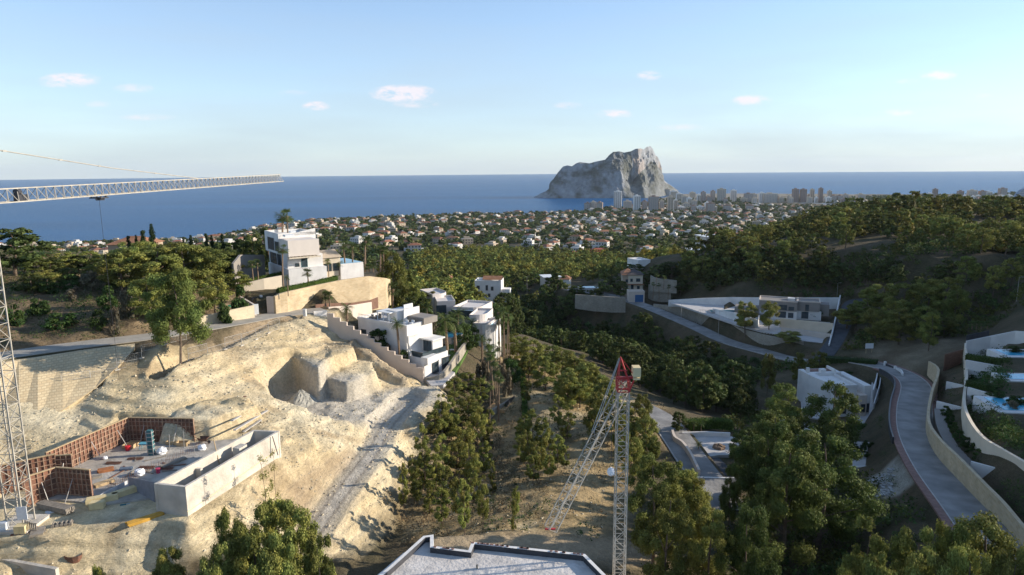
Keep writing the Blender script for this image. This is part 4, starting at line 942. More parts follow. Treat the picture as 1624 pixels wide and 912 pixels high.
road_mesh('pavement','right',M_BRICKP,.5,.15,3.42,0,40); road_mesh('pavement','right',M_BRICKP,.5,.15,-3.42,0,48)
road_mesh('kerb','right',M_KERB,.08,.17,2.86,0,66); road_mesh('kerb','right',M_KERB,.08,.17,-2.86,0,48)
road_mesh('kerb','centre',M_KERB,.12,.12,-2.6)

# ---------------------------------------------------------------- tower crane at the left
def lattice(mb, a, b, w, h, step, chord=.07, brace=.04, tri=False, up=Vector((0,0,1))):
    a=Vector(a); b=Vector(b); d=(b-a); L=d.length; d.normalize(); s=d.cross(up).normalized(); u=s.cross(d).normalized()
    if tri: C=[s*w/2, -s*w/2, u*h]
    else: C=[s*w/2-u*h/2, -s*w/2-u*h/2, -s*w/2+u*h/2, s*w/2+u*h/2]
    n=max(1,round(L/step)); k=len(C)
    for c in C: mb.bar(a+c,b+c,chord)
    for i in range(n+1):
        p=a+d*L*i/n
        for j in range(k): 
            if not(tri and j!=0): mb.bar(p+C[j],p+C[(j+1)%k],brace)
    for i in range(n):
        p=a+d*L*i/n; q=a+d*L*(i+1)/n
        for j in range(k):
            A,B=C[j],C[(j+1)%k]
            if tri and j>0:
                m_=(p+q)/2; base=B if j==2 else A; ap=C[2]; bb=C[1] if j==1 else C[0]; mb.bar(p+bb,m_+ap,brace); mb.bar(m_+ap,q+bb,brace)
            elif i%2: mb.bar(p+A,q+B,brace)
            else: mb.bar(p+B,q+A,brace)
cb=PZ(35,838,116.2); CX,CY=cb.x,cb.y
cr=empty('tower_crane',(CX,CY,116.2),0,'tall beige tower crane rising from the building site, its long jib reaching over the sea','crane')
m=MB(cr.location); lattice(m,(CX,CY,116.4),(CX,CY,147.2),1.55,1.55,1.55,.11,.05,up=Vector((0,1,0))); m.build('mast',M_BEIGEM,cr)
m=MB(cr.location); m.obox((CX,CY,116.3),(3.4,3.4,.95)); 
m.build('base',M_CONC,cr)
JA=Vector((CX+.2,CY+.3,147.35)); JB=PY(445,287.5,130)
m=MB(cr.location); lattice(m,JA,JB,1.15,1.25,1.25,.11,.055,tri=True); m.build('jib',M_BEIGEM,cr)
AP=Vector((CX,CY-1,152.6)); m=MB(cr.location); lattice(m,(CX,CY,147.2),(CX,CY-1,152.4),1.2,1.2,1.3,.11,.06,up=Vector((0,1,0))); m.build('tower_head',M_BEIGEM,cr)
J2=JA.lerp(JB,.57)+Vector((0,0,1.25)); m=MB(cr.location); m.path([AP,AP.lerp(J2,.5)+Vector((0,0,-.25)),J2],[.055]*3,5); 
for t in (.12,.3,.45,.72): m.obox(tuple(AP.lerp(J2,t)+Vector((0,0,-.25*(1-abs(2*t-1))))),(.12,.5,.14))
m.build('tie_rod',M_BEIGEM,cr)
CJ=Vector((CX-.5,CY-13,147.2)); m=MB(cr.location); lattice(m,JA,CJ,1.1,.8,1.4,.1,.05); m.build('counter_jib',M_BEIGEM,cr)
m=MB(cr.location); m.obox((CJ.x,CJ.y,146.6),(1.2,2.2,1.9)); m.build('counterweight',M_CONC,cr)
for (t,k) in ((.235,0),(.055,1)):
    tp=JA.lerp(JB,t); m=MB(cr.location); 
    if k==0:
        m.obox((tp.x,tp.y,tp.z-.28),(1.3,1.5,.14)); m.obox((tp.x,tp.y+.2,tp.z-.45),(.5,.9,.25)); m.bar((tp.x,tp.y-.9,tp.z-.2),(tp.x+.6,tp.y-1.4,tp.z-.5),.1); m.bar((tp.x,tp.y+.9,tp.z-.25),(tp.x,tp.y+1.6,tp.z-.1),.1)
        for sx_ in (-.5,.5):
            for sy_ in (-.5,.5): m.tube((tp.x+sx_,tp.y+sy_,tp.z-.12),(tp.x+sx_*1.15,tp.y+sy_,tp.z-.12),.12,n=8)
        m.build('trolley',M_FRAME,cr); m=MB(cr.location); m.tube((tp.x,tp.y,tp.z-.4),(tp.x,tp.y,126),.018,n=4); m.build('hoist_cable',M_FRAME,cr)
    else: m.obox((tp.x,tp.y+1,tp.z+.35),(.5,1.3,.6)); m.tube((tp.x,tp.y+.4,tp.z+.9),(tp.x,tp.y+.9,tp.z+.9),.3,n=10); m.build('winch',M_FRAME,cr)
m=MB(cr.location); m.obox((CX+.95,CY-1.0,118.3),(.9,.06,1.3),.15); m.build('notice_board',M_PLAST,cr)
m=MB(cr.location); m.obox((CX-.9,CY-1.1,117.0),(.7,.5,.9),.1); m.build('switch_box',M_WHITEM,cr)
m=MB(cr.location)
for k in range(6): m.obox((CX+1.3+k*.22,CY-1.15-.05*k,117.0-.05*k),(.12,.05,1.3),.1)
for z in (116.7,117.4): m.obox((CX+1.85,CY-1.2,z),(1.3,.05,.08),-.2)
ptag(m,'pallet',M_TIMBG,'upright grey timber pallet leaning at the foot of the tall crane','pallet')

# ---------------------------------------------------------------- folded crane in the middle
Bx,By=8.05,48.0; gb=gz(Bx,By)
fc=empty('folded_crane',(Bx,By,gb),0,'self-erecting crane with a red head and its pale jib folded down, among the pines','crane')
TZ=134.0
m=MB(fc.location); lattice(m,(Bx,By,gb),(Bx,By,TZ),.82,.82,.82,.075,.032,up=Vector((0,1,0))); m.build('mast',M_BEIGEM,fc)
m=MB(fc.location); m.obox((Bx,By,gb+.2),(4.4,1.0,.35),.6); m.obox((Bx,By,gb+.2),(4.4,1.0,.33),2.17); m.obox((Bx,By-.1,gb+.75),(1.8,1.8,.75),.6); m.build('base',M_RED,fc)
m=MB(fc.location); lattice(m,(Bx,By,TZ),(Bx,By,TZ+.9),.86,.86,.9,.08,.05,up=Vector((0,1,0))); m.bar((Bx-.5,By,TZ+.9),(Bx+1.0,By,TZ+1.0),.18)
apx=PY(984,566,48); 
for sx_ in(-.38,.38):
    m.bar((Bx+sx_,By-.3,TZ+.8),(apx.x,By,apx.z),.075); m.bar((Bx+sx_*1.2,By+.4,TZ+.5),(apx.x,By,apx.z),.07)
m.bar((Bx-.35,By,TZ+1.5),(Bx+.3,By,TZ+1.5),.08); m.bar((Bx+.9,By,TZ+1.0),(apx.x,By,apx.z),.05); m.bar((Bx+.4,By,TZ-.2),(Bx+.95,By,TZ+1.1),.1); m.bar((Bx-.45,By,TZ+.1),(Bx+.5,By,TZ+.1),.12)
m.build('slewing_head',M_RED,fc)
m=MB(fc.location); m.obox((Bx+.95,By,TZ+1.45),(.55,.8,.7)); m.obox((Bx+.95,By,TZ+.95),(.5,.7,.14)); m.build('counterweight',M_CREB,fc)
ja=PY(994,603,48.6); jb=PY(873,839,45.5)
m=MB(fc.location); lattice(m,ja,jb,.68,.68,.72,.06,.028); m.build('jib',M_BEIGEM,fc)
m=MB(fc.location); m.obox(tuple(jb),(.8,.15,.1)); m.build('jib_end',M_RED,fc)
m=MB(fc.location); jm=ja.lerp(jb,.38)+Vector((-.35,0,.2)); m.tube(apx,jm,.035,n=4); m.tube(apx+Vector((-.1,0,-.1)),jm+Vector((-.15,0,.1)),.03,n=4); m.build('tie_rope',M_STEEL,fc)
m=MB(fc.location); hb=PY(969,748,47.6); m.tube((hb.x,hb.y,TZ),(hb.x,hb.y,hb.z+.4),.02,n=4); m.build('hoist_cable',M_FRAME,fc)
def bagmesh(c, r, seed, sq=.75):
    rg=np.random.default_rng(seed); nu,nv=12,9; V=[]
    for j in range(nv):
        t=math.pi*j/(nv-1)
        for i in range(nu):
            a=2*math.pi*i/nu; q=r*(1+rg.uniform(-.16,.16)); V.append((c[0]+q*math.sin(t)**.7*math.cos(a),c[1]+q*math.sin(t)**.7*math.sin(a),c[2]+q*sq*math.cos(t)))
    mb=MB(c); 
    for j in range(nv-1):
        for i in range(nu): k=(i+1)%nu; mb.face([V[j*nu+i],V[(j+1)*nu+i],V[(j+1)*nu+k],V[j*nu+k]])
    return mb
ptag(bagmesh(tuple(hb),.27,3,1.1),'lifting_bag',M_PLAST,'white plastic bag hanging from the hoist cable of the folded crane','bag')

# ---------------------------------------------------------------- building site
sheet('concrete_slab',[(60,790),(90,752),(200,702),(308,702),(420,692),(300,765),(245,790),(170,800)],116.62,M_CONCD,'dusty grey concrete floor slab between the rusty formwork walls','floor slab')
def formwork(p, q, zt, zb, label, ribside=1, t=.12):
    p=Vector((*p,0)); q=Vector((*q,0)); d=(q-p); L=d.length; d.normalize(); n=Vector((-d.y,d.x,0))*ribside
    root=empty('formwork_wall',(p.x,p.y,zb),0,label,'formwork'); org=root.location
    m=MB(org); a=p; b=q; m.prism([(a.x,a.y),(b.x,b.y),(b.x-n.x*t,b.y-n.y*t),(a.x-n.x*t,a.y-n.y*t)],zb,zt); m.build('panel',M_RUST,root)
    m=MB(org); k=int(L/.5)
    for i in range(k+1):
        c=p+d*L*i/k+n*.06; m.prism([(c.x-d.x*.04-n.x*.059,c.y-d.y*.04-n.y*.059),(c.x+d.x*.04-n.x*.059,c.y+d.y*.04-n.y*.059),(c.x+d.x*.04+n.x*.06,c.y+d.y*.04+n.y*.06),(c.x-d.x*.04+n.x*.06,c.y-d.y*.04+n.y*.06)],zb+.02,zt-.02)
    for z in np.linspace(zb+.4,zt-.4,5):
        m.bar(p+n*.1+Vector((0,0,z)),q+n*.1+Vector((0,0,z)),.07)
    m.build('ribs',mat('formwork_ribs',(.40,.27,.18),.9,.5,1.3,c2=(.20,.11,.075)),root)
    m=MB(org); m.bar(p-n*.02+Vector((0,0,zt+.06)),q-n*.02+Vector((0,0,zt+.06)),.22,h=.1); m.build('top_plank',M_TIMB,root)
    # raking props
    for i in range(max(1,int(L/3.4))):
        c=p+d*(L*(i+.5)/max(1,int(L/3.4))); m=MB(org); m.tube(c+n*.15+Vector((0,0,zb+2.2)),c+n*1.5+Vector((0,0,zb+.05)),.035,n=5); m.build('prop',M_STEEL,root)
    return root
F1=(-48.5,82.0); F2=(-51.6,71.2); F3=(-40.0,81.4); F4=(-48.0,67.4); F5=(-49.7,65.0); F6=(-44.0,66.7); F7=(-50.2,70.6); F8=(-55.8,66.6)
formwork(F2,F1,119.6,116.5,'long rusty ribbed formwork wall along the left side of the building site',-1)
formwork(F1,F3,119.6,116.5,'dark shaded formwork wall across the far end of the building site',-1)
formwork(F5,F4,119.6,116.4,'short lit formwork wall next to the mast of the tall crane',-1)
formwork(F4,F6,119.6,116.4,'dark shaded formwork wall in front of the site slab near the timber pile',-1)
formwork(F8,F7,119.7,116.5,'formwork wall standing behind the mast of the tall crane',-1)
formwork(F7,(-48.6,70.9),119.5,116.5,'narrow formwork return between the long and the near formwork walls',-1)
# basement box
bb=empty('basement_box',(-35.6,63.5,115.6),0,'long open pale concrete basement box with tall walls beside the track','concrete basement'); o_=bb.location
A,B,C_,D=(-35.7,63.5),(-32.2,62.7),(-27.8,77.2),(-31.1,77.6)
def seg(mb,p,q,t,z0,z1,side=1,ext=0):
    d=Vector((q[0]-p[0],q[1]-p[1])).normalized(); n=Vector((-d.y,d.x))*t*side; p=(p[0]-d.x*ext,p[1]-d.y*ext); q=(q[0]+d.x*ext,q[1]+d.y*ext)
    mb.prism([p,q,(q[0]+n.x,q[1]+n.y),(p[0]+n.x,p[1]+n.y)],z0,z1)
m=MB(o_); seg(m,B,C_,.3,114.8,119.6); m.build('long_wall',M_CONC,bb)
m=MB(o_); seg(m,D,A,.3,114.8,119.597,1,-.001); m.build('long_wall',M_CONC,bb)
m=MB(o_); seg(m,A,B,.3,114.8,119.603,1,-.003); m.build('end_wall',M_CONC,bb)
m=MB(o_); seg(m,C_,D,.3,114.8,119.603,1,-.003); m.build('end_wall',M_CONC,bb)
m=MB(o_); m.prism([(A[0]+.2,A[1]+.1),(B[0]-.2,B[1]+.2),(C_[0]-.3,C_[1]-.2),(D[0]+.2,D[1]-.2)],115.2,117.0); m.build('floor',M_CONCD,bb)
m=MB(o_); m.obox((-30.9,73.0,118.2),(1.3,.9,2.6),1.27); m.build('shaft',M_CONC,bb)
m=MB(o_); m.prism([(-34.4,68.4),(-33.2,68.1),(-33.1,68.4),(-34.3,68.7)],117,119.0); m.build('partition',M_CONC,bb)
m=MB(o_); m.bar(Vector((B[0]-.015,B[1]-.06,117.0)).lerp(Vector((C_[0],C_[1],117.5)),.0),Vector((C_[0]+.03,C_[1],117.5)),.05); m.build('joint_strip',M_CREB,bb)
# props and planks at the box
def board(p,q,w,h,mm,label,cat,name='timber_board',group=None):
    m=MB(p); m.bar(p,q,w,h=h); return ptag(m,name,mm,label,cat,group)
def onslab(u,v,z=116.65): return PZ(u,v,z)
for k,(u0,v0,z0,u1,v1,z1,lab) in enumerate([(350,745,117.4,339,698,119.2,'plank leaning inside the concrete basement box'),(381,715,117.2,385,688,119.7,'plank leaning against the shaft of the basement box'),(441,722,117.3,432,692,119.5,'dark steel bar leaning on the outside of the basement box near its far end')]):
    a=PZ(u0,v0,z0); b=PY(u1,v1,a.y+.1); board(tuple(a),tuple(b),.12,.06,M_TIMB if k<2 else M_FRAME,lab,'board')
def stack(name,c,size,rz,n,mm,label,cat,group=None,gap=.02,lay=1):
    m=MB(c); sx_,sy_,sz_=size
    for j in range(lay):
        for i in range(n):
            y=-sy_/2+sy_*(i+.5)/n; w=sy_/n-gap; x=random.uniform(-.12,.12)
            ca,sa=math.cos(rz),math.sin(rz); m.obox((c[0]+x*ca-y*sa,c[1]+x*sa+y*ca,c[2]+sz_*(j+.5)/lay),(sx_,w,sz_/lay-.015),rz)
    return ptag(m,name,mm,label,cat,group)
stack('timber_stack',tuple(onslab(88,808)),(4.2,.9,.55),-.35,7,M_TIMBG,'long stack of weathered grey planks in front of the near formwork wall','timber stack',lay=3)
stack('timber_stack',tuple(onslab(168,747)),(1.5,.9,.3),.5,5,mat('orange_timber',(.42,.17,.07),.8,.3,3),'small stack of orange-brown planks on the site slab','timber stack',lay=2)
stack('timber_stack',tuple(onslab(165,768)),(1.9,.8,.3),.9,4,M_TIMB,'pale plank stack at the near edge of the site slab','timber stack',lay=2)
stack('timber_stack',tuple(onslab(150,758)),(1.2,.7,.22),.6,4,M_TIMBG,'grey plank stack behind the near formwork wall','timber stack',lay=2)
stack('timber_stack',tuple(onslab(275,735)),(3.0,.7,.25),1.05,5,M_TIMBG,'grey planks lying on the slab beside the basement box','timber stack',lay=2)
stack('timber_stack',tuple(onslab(200,745)),(1.3,.6,.25),.2,4,mat('blue_grey_sheets',(.16,.20,.25),.6,.3,3),'blue-grey sheets piled in the middle of the slab','sheet pile')
for k,(u,v,lab) in enumerate([(205,710,'first open timber box near the far formwork wall, left of the red bucket'),(213,706,'open timber box right of the red bucket'),(274,704,'open timber box near the far end of the slab, left one of a pair'),(290,706,'open timber box near the far end of the slab, right one of a pair')]):
    c=onslab(u,v); m=MB(c); L_,W_,H_=1.3,.8,.45
    for a in ((0,-W_/2,L_,.06),(0,W_/2,L_,.06),(-L_/2,0,.06,W_),(L_/2,0,.06,W_)): m.obox((c.x+a[0],c.y+a[1],c.z+H_/2),(a[2]-.002 if a[2]>.1 else a[2],a[3]-.07 if a[3]>.1 else a[3],H_))
    m.obox((c.x,c.y,c.z+.04),(L_-.1,W_-.1,.05)); ptag(m,'timber_box',M_TIMB,lab,'box','timber boxes on the slab')
def tub(name,c,r,h,mm,label,cat,group=None,n=14,taper=.85):
    m=MB(c); m.tube((c[0],c[1],c[2]),(c[0],c[1],c[2]+h),r*taper,r,n); m.tube((c[0],c[1],c[2]+h),(c[0],c[1],c[2]+h+.05),r*1.06,r*1.06,n); return ptag(m,name,mm,label,cat,group)
tub('bucket',tuple(onslab(203,714)),.30,.5,mat('red_plastic',(.62,.03,.04),.5,.1,2),'bright red round bucket on the slab near the far formwork','bucket')
tub('bucket',tuple(onslab(251,750)),.24,.5,mat('pink_plastic',(.55,.06,.12),.5,.1,2),'red-pink can standing near the basement box wall','can')
tub('bucket',tuple(PZ(238,826,115.6)),.22,.35,mat('purple_plastic',(.35,.05,.14),.5,.1,2),'small magenta bucket beside the yellow beams','bucket')
c=onslab(230,712); m=MB(c)
for sx_ in(-.5,.5):
    for sy_ in(-.25,.25): m.bar((c.x+sx_,c.y+sy_,c.z),(c.x+sx_,c.y+sy_,c.z+.7),.05)
m.obox((c.x,c.y,c.z+.74),(1.2,.7,.08)); ptag(m,'work_table',mat('cyan_top',(.12,.38,.48),.6,.1,2),'low light-blue work table on the slab','table')
for k,(u,v,r,lab) in enumerate([(257,719,.6,'white builder\'s bag right of the teal column form'),(321,713,.5,'white bag at the far right of the slab'),(167,728,.3,'small white bag on the slab near the long formwork'),(222,753,.55,'white bag above the grey sheeting at the slab edge'),(82,820,.6,'white sack on the ground near the tall crane'),(152,877,.25,'scrap of white plastic on the slope below the site')]):
    z=116.65 if k<4 else (115.9 if k==4 else 113.9); c=PZ(u,v,z); ptag(bagmesh((c.x,c.y,c.z+r*.5),r,20+k),'white_bag',M_PLAST,lab,'bag','white bags on the site')
c=onslab(241,721); root=empty('column_form',tuple(c),0,'upright dark teal column form standing on the slab','column form')
m=MB(c); m.obox((c.x,c.y,c.z+1.55),(.55,.5,3.1)); m.build('shell',M_TEAL,root); m=MB(c)
for z in np.linspace(.3,2.8,6): m.obox((c.x,c.y,c.z+z),(.68,.62,.09))
for sx_ in(-.33,.33): m.obox((c.x+sx_,c.y-.27,c.z+1.5),(.06,.06,3.2))
m.build('clamps',M_STEEL,root)
for k,(u,v,h) in enumerate([(269,712,1.9),(292,710,2.2),(120,770,1.6),(128,757,2.4),(308,725,1.2)]):
    c=onslab(u,v); m=MB(c); m.tube(tuple(c),(c.x+.12,c.y,c.z+h),.035,n=5); m.obox((c.x,c.y,c.z+.02),(.2,.2,.03)); ptag(m,'steel_prop',M_STEEL,('slim steel prop standing at the far right of the slab, left of a pair','slim steel prop standing at the far right of the slab, right of a pair','slim steel prop in front of the shaded near formwork, shorter one','slim steel prop in front of the shaded near formwork, taller one','short steel stake at the right side of the slab')[k],'prop','props on the slab')
# wheelbarrow-like mixer at the right end of the far formwork
c=onslab(323,703); root=empty('wheelbarrow',tuple(c),0,'rusty brown wheelbarrow at the right end of the far formwork','wheelbarrow'); m=MB(c)
m.face([(c.x-.5,c.y-.3,c.z+.45),(c.x+.4,c.y-.3,c.z+.45),(c.x+.4,c.y+.3,c.z+.45),(c.x-.5,c.y+.3,c.z+.45)])
for s_ in(-1,1): m.face([(c.x-.5,c.y+.3*s_,c.z+.45),(c.x+.4,c.y+.3*s_,c.z+.45),(c.x+.65,c.y+.42*s_,c.z+.8),(c.x-.6,c.y+.42*s_,c.z+.8)])
m.face([(c.x+.4,c.y-.3,c.z+.45),(c.x+.4,c.y+.3,c.z+.45),(c.x+.65,c.y+.42,c.z+.8),(c.x+.65,c.y-.42,c.z+.8)]); m.build('tray',M_RUST,root); m=MB(c)
for s_ in(-1,1): m.bar((c.x+.7,c.y,c.z+.2),(c.x-1.2,c.y+.35*s_,c.z+.65),.05); m.bar((c.x-.4,c.y+.25*s_,c.z+.5),(c.x-.45,c.y+.28*s_,c.z),.05)
m.build('frame',M_RUST,root); m=MB(c); m.tube((c.x+.7,c.y-.05,c.z+.2),(c.x+.7,c.y+.05,c.z+.2),.2,n=12); m.build('wheel',M_FRAME,root)
rgc=random.Random(12)
for k in range(16):
    u=rgc.uniform(170,330); v=rgc.uniform(712,768); 
    if u>300 and v>735: continue
    a=onslab(u,v,116.7); an=rgc.uniform(0,3.1); L_=rgc.uniform(1.2,3.2); b=a+Vector((math.cos(an)*L_,math.sin(an)*L_,rgc.uniform(0,.05))); board(tuple(a),tuple(b),rgc.uniform(.1,.25),.06,rgc.choice([M_TIMB,M_TIMBG,M_TIMBG,M_RUST]),'loose plank or batten lying on the dusty slab','board',group='loose planks on the slab')
for k,(u,v) in enumerate([(232,742),(262,744),(180,735),(215,728)]):
    a=onslab(u,v,116.65); m=MB(tuple(a)); 
    for i in range(12): m.tube((a.x-.9+rgc.uniform(-.08,.08),a.y-.35+i*.06,a.z+.05+.03*(i%3)),(a.x+.9+rgc.uniform(-.08,.08),a.y-.35+i*.06,a.z+.05+.03*(i%3)),.018,n=4)
    m.bar((a.x-.4,a.y-.4,a.z+.04),(a.x-.4,a.y+.4,a.z+.04),.06); m.bar((a.x+.4,a.y-.4,a.z+.04),(a.x+.4,a.y+.4,a.z+.04),.06); ptag(m,'rebar_bundle',M_RUST,'rusty bundle of reinforcing bars on the slab, '+('nearest the basement box','beside the sheets in the middle','against the long formwork','behind the sheets')[k],'rebar')
for k in range(14):
    u=172+k*11.5; v=775-k*5.2+ (k%2)*2; a=onslab(u,v,116.6); m=MB(tuple(a))
    for i in range(5): m.tube((a.x+i*.16,a.y+i*.07,a.z),(a.x+i*.16+rgc.uniform(-.03,.03),a.y+i*.07,a.z+rgc.uniform(.6,1.0)),.014,n=4)
    m.tube((a.x-.1,a.y-.04,a.z+.35),(a.x+.75,a.y+.33,a.z+.35),.014,n=4); ptag(m,'starter_bars',M_RUST,'short row of upright rusty starter bars at the near edge of the slab','rebar','starter bars along the slab edge')
# grey sheeting hung at the slab edge
wallI('membrane_sheet',[(158,815,115.2,787),(178,805,115.2,776),(205,790,115.2,762)],.06,mat('pale_sheet',(.55,.54,.54),.7,.15,1.5,.4),'pale grey sheeting covering the cut edge of the slab','sheeting',sink=.2)
wallI('membrane_sheet',[(207,795,115.0,757),(228,808,115.0,760),(248,818,115.0,765)],.06,mat('grey_sheet',(.26,.26,.28),.6,.2,1.5,.4),'darker grey sheeting hanging beside the basement box','sheeting',sink=.2)
# block pallets and beams in the foreground
def pallet_blocks(c,nx,ny,nz,s,rz,label,mm=M_CREB,group='cream blocks on the site'):
    root=empty('block_stack',tuple(c),rz,label,'block stack',group); m=MB()
    for i in range(nx):
        for j in range(ny):
            for k in range(nz): m.box(i*s+.02,j*s*.8+.02,.14+k*s*.75,i*s+s-.01,j*s*.8+s*.8-.01,.14+k*s*.75+s*.75-.012)
    m.build('blocks',mm,root); m=MB()
    for j in (0,.4,.8): m.box(0,j*ny*s*.8*.95,0,nx*s,j*ny*s*.8*.95+.1,.05)
    for i in range(4): m.box(i*nx*s/3.2,0,.05,i*nx*s/3.2+.12,ny*s*.8,.11)
    m.build('pallet',M_TIMBG,root); return root
def gnd(u,v,zg):
    p=PZ(u,v,zg)
    for _ in range(8): p=PZ(u,v,gz(p.x,p.y))
    return p
pallet_blocks(gnd(0,868,114.8),3,2,3,.55,.1,'stack of cream blocks at the left edge of the photo')
pallet_blocks(gnd(22,850,115),2,2,2,.5,.1,'smaller stack of cream blocks beside the brown formwork pile')
stack('panel_pile',tuple(gnd(42,855,115.4)),(1.9,1.2,.9),.25,5,M_RUST,'pile of rusty brown formwork panels below the tall crane','panel pile',lay=5)
stack('panel_pile',tuple(gnd(60,845,115.5)),(1.1,1.6,.25),.5,3,M_TIMBG,'low pile of grey panels beside the brown panel pile','panel pile',lay=3)
for k,(u,v,sx_,rz,lab) in enumerate([(202,785,3.0,.85,'long cream insulation block on the mound beside the basement box'),(163,797,2.9,.45,'cream block lying left of the mound, split in two'),(155,806,1.3,.2,'single cream block on the bare earth in front of the site')]):
    c=gnd(u,v,116); m=MB(c); m.obox((c.x,c.y,c.z+.35),(sx_,.75,.65),rz); m.obox((c.x,c.y,c.z+.71),(sx_*.96,.7,.06),rz); ptag(m,'insulation_block',M_CREB,lab,'block','cream blocks on the site')
def leaning(u,v,w,l,mm,label,rz,zh):
    c=gnd(u,v,115); m=MB(c); ca,sa=math.cos(rz),math.sin(rz); d=Vector((ca,sa,0)); s=Vector((-sa,ca,0)); a=c+Vector((0,0,.05)); b=c+s*l*.75+Vector((0,0,zh))
    up=Vector((0,0,.1)); m.face([a,a+d*w,b+d*w,b]); m.face([a+up,b+up,b+d*w+up,a+d*w+up]); m.face([a,a+up,a+d*w+up,a+d*w]); m.face([a+d*w,a+d*w+up,b+d*w+up,b+d*w]); m.face([a,b,b+up,a+up]); m.face([b,b+d*w,b+d*w+up,b+up]); return ptag(m,'formwork_panel',mm,label,'panel','panels leaning on the mound')
leaning(186,845,.55,3.4,M_TEAL,'dark teal panel leaning on the mound, leftmost of three',.35,1.7)
leaning(193,846,.5,3.5,mat('pale_blue_panel',(.28,.38,.42),.6,.25,3),'pale blue panel leaning on the mound, middle one of three',.35,1.8)
leaning(202,846,.5,3.6,M_RUST,'rust-brown panel leaning on the mound, rightmost of three',.35,1.85)
stack('beam_stack',tuple(gnd(231,825,115)),(3.2,.8,.3),.75,6,M_YEL,'bundle of yellow timber beams lying beside the mound','beam stack',lay=2)
stack('beam_stack',tuple(gnd(238,845,114)),(2.2,.6,.45),.8,5,M_RUST,'rusty steel beams below the yellow ones','beam stack',lay=3)
c=gnd(192,866,114.3); m=MB(c)
for k in (-1,1): m.bar((c.x-.5*k,c.y-.1,c.z),(c.x+.4*k,c.y+.1,c.z+1.1),.09); m.bar((c.x-.5*k+.5,c.y+.5,c.z),(c.x+.4*k+.5,c.y+.6,c.z+1.1),.09)
m.bar((c.x-.3,c.y,c.z+.6),(c.x+.6,c.y+.5,c.z+.6),.08); ptag(m,'trestle',M_TIMBG,'crossed timber trestle at the foot of the leaning panels','trestle')
for k,(u,v,lab) in enumerate([(168,885,'rusty edge-protection posts with a board, nearest pair'),(190,874,'rusty edge-protection posts with a board, farther pair')]):
    c=gnd(u,v,113.5); m=MB(c); m.tube(c,(c.x+.1,c.y,c.z+1.1),.06,n=6); m.tube((c.x+1,c.y+.35,c.z-.1),(c.x+1,c.y+.35,c.z+1.1),.06,n=6); m.bar((c.x-.2,c.y-.05,c.z+.2),(c.x+1.2,c.y+.4,c.z+.2),.05,h=.3); ptag(m,'edge_barrier',M_RUST,lab,'barrier','edge barriers below the site')
c=gnd(118,895,114); m=MB(c)
for i in range(10):
    a=math.pi*2*i/10; b=math.pi*2*(i+1)/10
    for r0,r1 in ((.5,.44),): m.face([(c.x+.7*math.cos(a),c.y+.45*math.sin(a),c.z),(c.x+.7*math.cos(b),c.y+.45*math.sin(b),c.z),(c.x+.8*math.cos(b),c.y+.55*math.sin(b),c.z+1),(c.x+.8*math.cos(a),c.y+.55*math.sin(a),c.z+1)]); m.face([(c.x+.74*math.cos(b),c.y+.49*math.sin(b),c.z+1),(c.x+.74*math.cos(a),c.y+.49*math.sin(a),c.z+1),(c.x+.64*math.cos(a),c.y+.4*math.sin(a),c.z+.1),(c.x+.64*math.cos(b),c.y+.4*math.sin(b),c.z+.1)])
ptag(m,'skip_bucket',M_RUST,'rusty open steel tub on the slope below the site','tub')
c=gnd(85,835,115.5); m=MB(c)
for k in range(5): m.obox((c.x+k*.35,c.y+.12*k,c.z+.12),(.28,.7,.22),.3); m.obox((c.x+k*.35,c.y+.12*k,c.z+.3),(.1,.5,.12),.3)
ptag(m,'block_row',M_TIMBG,'row of grey and blue offcuts near the white sack','offcuts')
c=gnd(222,865,113.8); ptag(bagmesh((c.x,c.y,c.z+.25),.55,44,.5),'grey_tarpaulin',mat('grey_tarp',(.30,.31,.33),.6,.2,2),'crumpled grey tarpaulin on the slope right of the trestle','tarpaulin')
# pipes / planks above the box
for k,(u0,v0,u1,v1,lab) in enumerate([(368,669,398,652,'uppermost pale plank lying on the bank behind the basement box'),(372,684,424,653,'long pale plank lying on the bank behind the basement box'),(386,687,414,668,'short pale plank on the bank behind the basement box'),(388,630,404,648,'dark plank sliding down the bank')]):
    a=gnd(u0,v0,118)+Vector((0,0,.15)); b=gnd(u1,v1,118)+Vector((0,0,.2)); board(tuple(a),tuple(b),.35,.12,M_KERB if k<3 else M_RUST,lab,'plank','timber_board')
a=PZ(0,884,114.9); b=PZ(94,906,114.6)
wallW('low_concrete_wall',[(a.x-6,a.y+1,111,115.0),(a.x,a.y,111,115.0),(b.x,b.y,111,115.0)],.35,M_CONC,'low concrete wall across the bottom-left corner','wall',side=-1)

# ---------------------------------------------------------------- left road: boulder wall, site fence, low wall
T_=[(-10,577,125.15),(30,571,125.0),(60,567,124.95),(100,561,124.85),(150,553,124.75),(190,548.5,124.6),(214,546,124.5)]; B_=[(-10,690,117.6),(30,683,117.9),(60,672,118.4),(100,650,119.3),(150,616,120.8),(190,578,122.9),(214,552,124.2)]
bw=MB(tuple(PZ(30,571,125))); s=0; Tp=[PZ(*q) for q in T_]; Bp=[PZ(*q) for q in B_]
for i in range(len(Tp)-1):
    L=(Tp[i+1]-Tp[i]).length; bw.face([Bp[i],Bp[i+1],Tp[i+1],Tp[i]],0,[(s,Bp[i].z*1.3),(s+L,Bp[i+1].z*1.3),(s+L,Tp[i+1].z*1.3),(s,Tp[i].z*1.3)])
    k=Vector((-.25,.45,.0)); bw.face([Tp[i],Tp[i+1],Tp[i+1]+k,Tp[i]+k],0,[(s,0),(s+L,0),(s+L,.5),(s,.5)]); s+=L
dn=Vector((-.6,1.2,-1.5))
for i in range(len(Tp)-1): bw.face([Bp[i+1],Bp[i],Bp[i]+dn,Bp[i+1]+dn],0,[(0,0),(1,0),(1,1),(0,1)])
